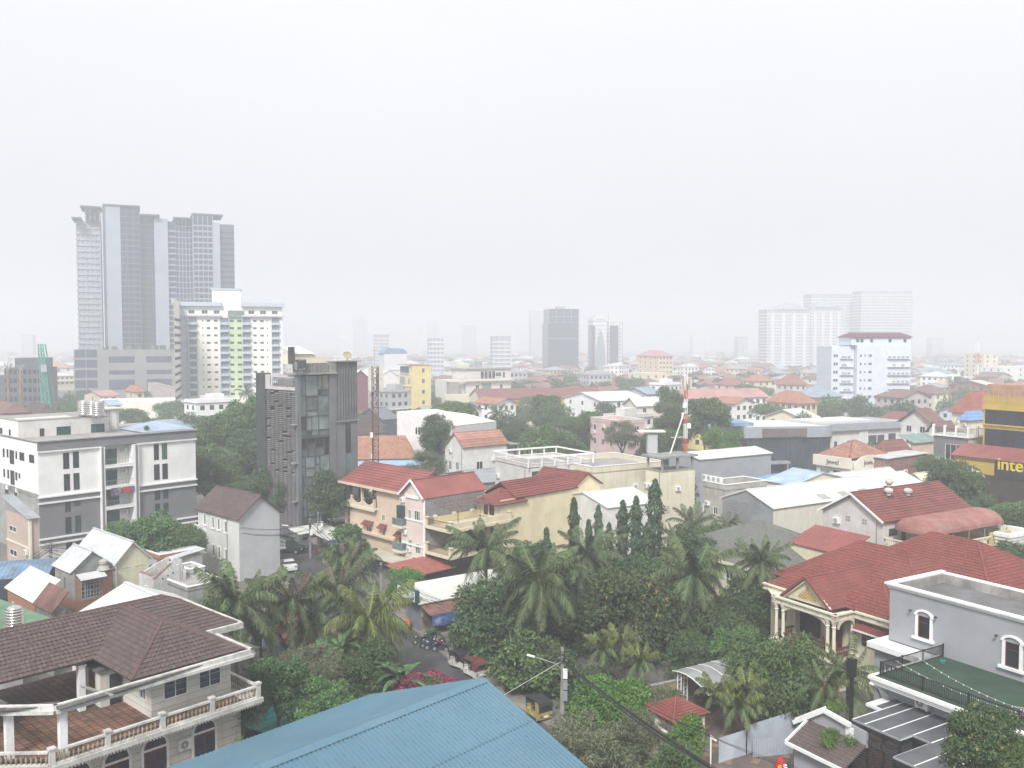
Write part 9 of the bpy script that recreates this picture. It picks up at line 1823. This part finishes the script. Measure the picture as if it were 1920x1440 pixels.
for X,Y_,a,b in spots:
    m=9 if Y_<700 else 6
    if a<(.5 if Y_<330 else .62 if Y_<500 else .78) and free(X,Y_,m):HS.append((X,Y_,b))
    elif free(X,Y_,3):TS.append((X,Y_,b))
fs=MB();n=0;cnt={};pend=[]
for X,Y_,b in sorted(HS,key=lambda t:t[1]):
    pr=PRT[int(b*36)%36];W,D,H=pr['wd'];ang=R(90-rr.choice((43,47,58,66,50)));
    if n<285:
        px=PR((X,Y_,H))[0];band='nearer' if Y_<330 else 'farther' if Y_<480 else 'hazy' if Y_<640 else 'faint'
        pend.append(('%s %s %s'%(band,pr['lb'],where(px)),px,lambda l,t=(pr,(X,Y_,0),ang):place(*t,1,l,'houses spread through the middle distance and haze')));n+=1
    else:
        c,s=math.cos(ang),math.sin(ang);mi=int(b*97)%5;f=lambda x,y_,z:(X+x*c-y_*s,Y_+x*s+y_*c,z);fs.cm=mi
        q=[f(0,0,0),f(W,0,0),f(W,D,0),f(0,D,0)];t=[(p[0],p[1],H) for p in q]
        for i in range(4):fs.quad(q[i],q[(i+1)%4],t[(i+1)%4],t[i])
        fs.cm=5+int(b*131)%4;a_,b_=f(D*.45,D/2,H+D*.2),f(W-D*.3,D/2,H+D*.2);e=[f(-.6,-.6,H),f(W+.6,-.6,H),f(W+.6,D+.6,H),f(-.6,D+.6,H)];fs.quad(e[0],e[1],b_,a_);fs.quad(e[2],e[3],a_,b_);fs.quad(e[1],e[2],b_);fs.quad(e[3],e[0],a_)
        if H>8:
            fs.cm=9
            for k in range(2):z=H-2-k*3.3;fs.quad(*[(p[0],p[1],p[2]) for p in(f(.8,-.05,z-.6),f(W-.8,-.05,z-.6),f(W-.8,-.05,z+.6),f(.8,-.05,z+.6))]);fs.quad(f(-.05,D-.8,z-.6),f(-.05,.8,z-.6),f(-.05,.8,z+.6),f(-.05,D-.8,z+.6))
fs.build('far_houses',[white,cream,white2,peach,greyl,rb,pr_,brn2,tinw,gtower],label='mass of low pale houses with red and brown roofs dissolving into the haze',kind='stuff',cat='far houses')
rank(pend)
for pr in PRT:
    if pr.name not in PLACED:
        for c in KIDS.get(pr.name,[]):
            for d in KIDS.get(c.name,[]):bpy.data.objects.remove(d)
            bpy.data.objects.remove(c)
        bpy.data.objects.remove(pr)
# trees among them: single trees near, one mass of crowns far off
more=[];y=132.
while y<620:
    st=11+y*.024;x=-.62*y
    while x<.62*y:
        X,Y_=x+rr.uniform(-4,4),y+rr.uniform(-4,4)
        if rr.random()<.74 and free(X,Y_,4.2) and all((X-h[0])**2+(Y_-h[1])**2>100 for h in HS if abs(Y_-h[1])<22):more.append((X,Y_,rr.random()))
        x+=st
    y+=st
TS=sorted([t for t in TS if t[1]<3000]+more,key=lambda t:t[1]);k=0;fv=[];fn_=[];frs=np.random.default_rng(3)
lobe=tree_proto(('far',0));TL=[]
for X,Y_,b in TS:
    px,py=PR((X,Y_,5))
    if not-60<px<1980:continue
    if Y_<175 and(px<390 and py>780):continue
    if k<235:
        r=3.2+b*3.0;kd=(('mid','dense','flat','mid','dense','far')[int(b*61)%6] if Y_<260 else('far','far','flat','far')[int(b*61)%4]);v=int(b*997)%2
        lb='%s %s tree %s, %s'%('large' if r>5 else 'medium' if r>4 else 'small',{'mid':'mid green','dense':'dark green','flat':'flat-topped','far':'rounded'}[kd],'amid the nearer roofs' if Y_<230 else 'in middle distance' if Y_<340 else 'in the haze',where(px));s_=r/4.9
        TL.append((lb,px,lambda l,t=(kd,v,X,Y_,s_):place(tree_proto((t[0],t[1])),(t[2],t[3],0),rr.uniform(0,6.28),(t[4],t[4],t[4]*rr.uniform(.85,1.1)),l,G2)));k+=1
    else:
        r=4+b*3.5;n_=46 if Y_<800 else 26;d=frs.normal(size=(n_,3));d/=np.linalg.norm(d,axis=1)[:,None];c=np.array([X,Y_,4.6])+d*[r,r,r*.62];s=frs.normal(size=(n_,3));s/=np.linalg.norm(s,axis=1)[:,None];t=np.cross(s,frs.normal(size=(n_,3)));t/=np.linalg.norm(t,axis=1)[:,None];q=r*.42
        fv.append(np.stack([c-s*q,c-t*q,c+s*q,c+t*q],1).reshape(-1,3));fn_.append(frs.random(n_)*.7)
put('far_trees',quads('far_trees',lf_dark,np.concatenate(fv),np.concatenate(fn_)),label='mass of hazy tree crowns between the far houses',cat='far trees',kind='stuff')
rank(TL)
for key,pr in TREES.items():
    if pr.name not in PLACED:
        for c in KIDS.get(pr.name,[]):bpy.data.objects.remove(c)
        bpy.data.objects.remove(pr)
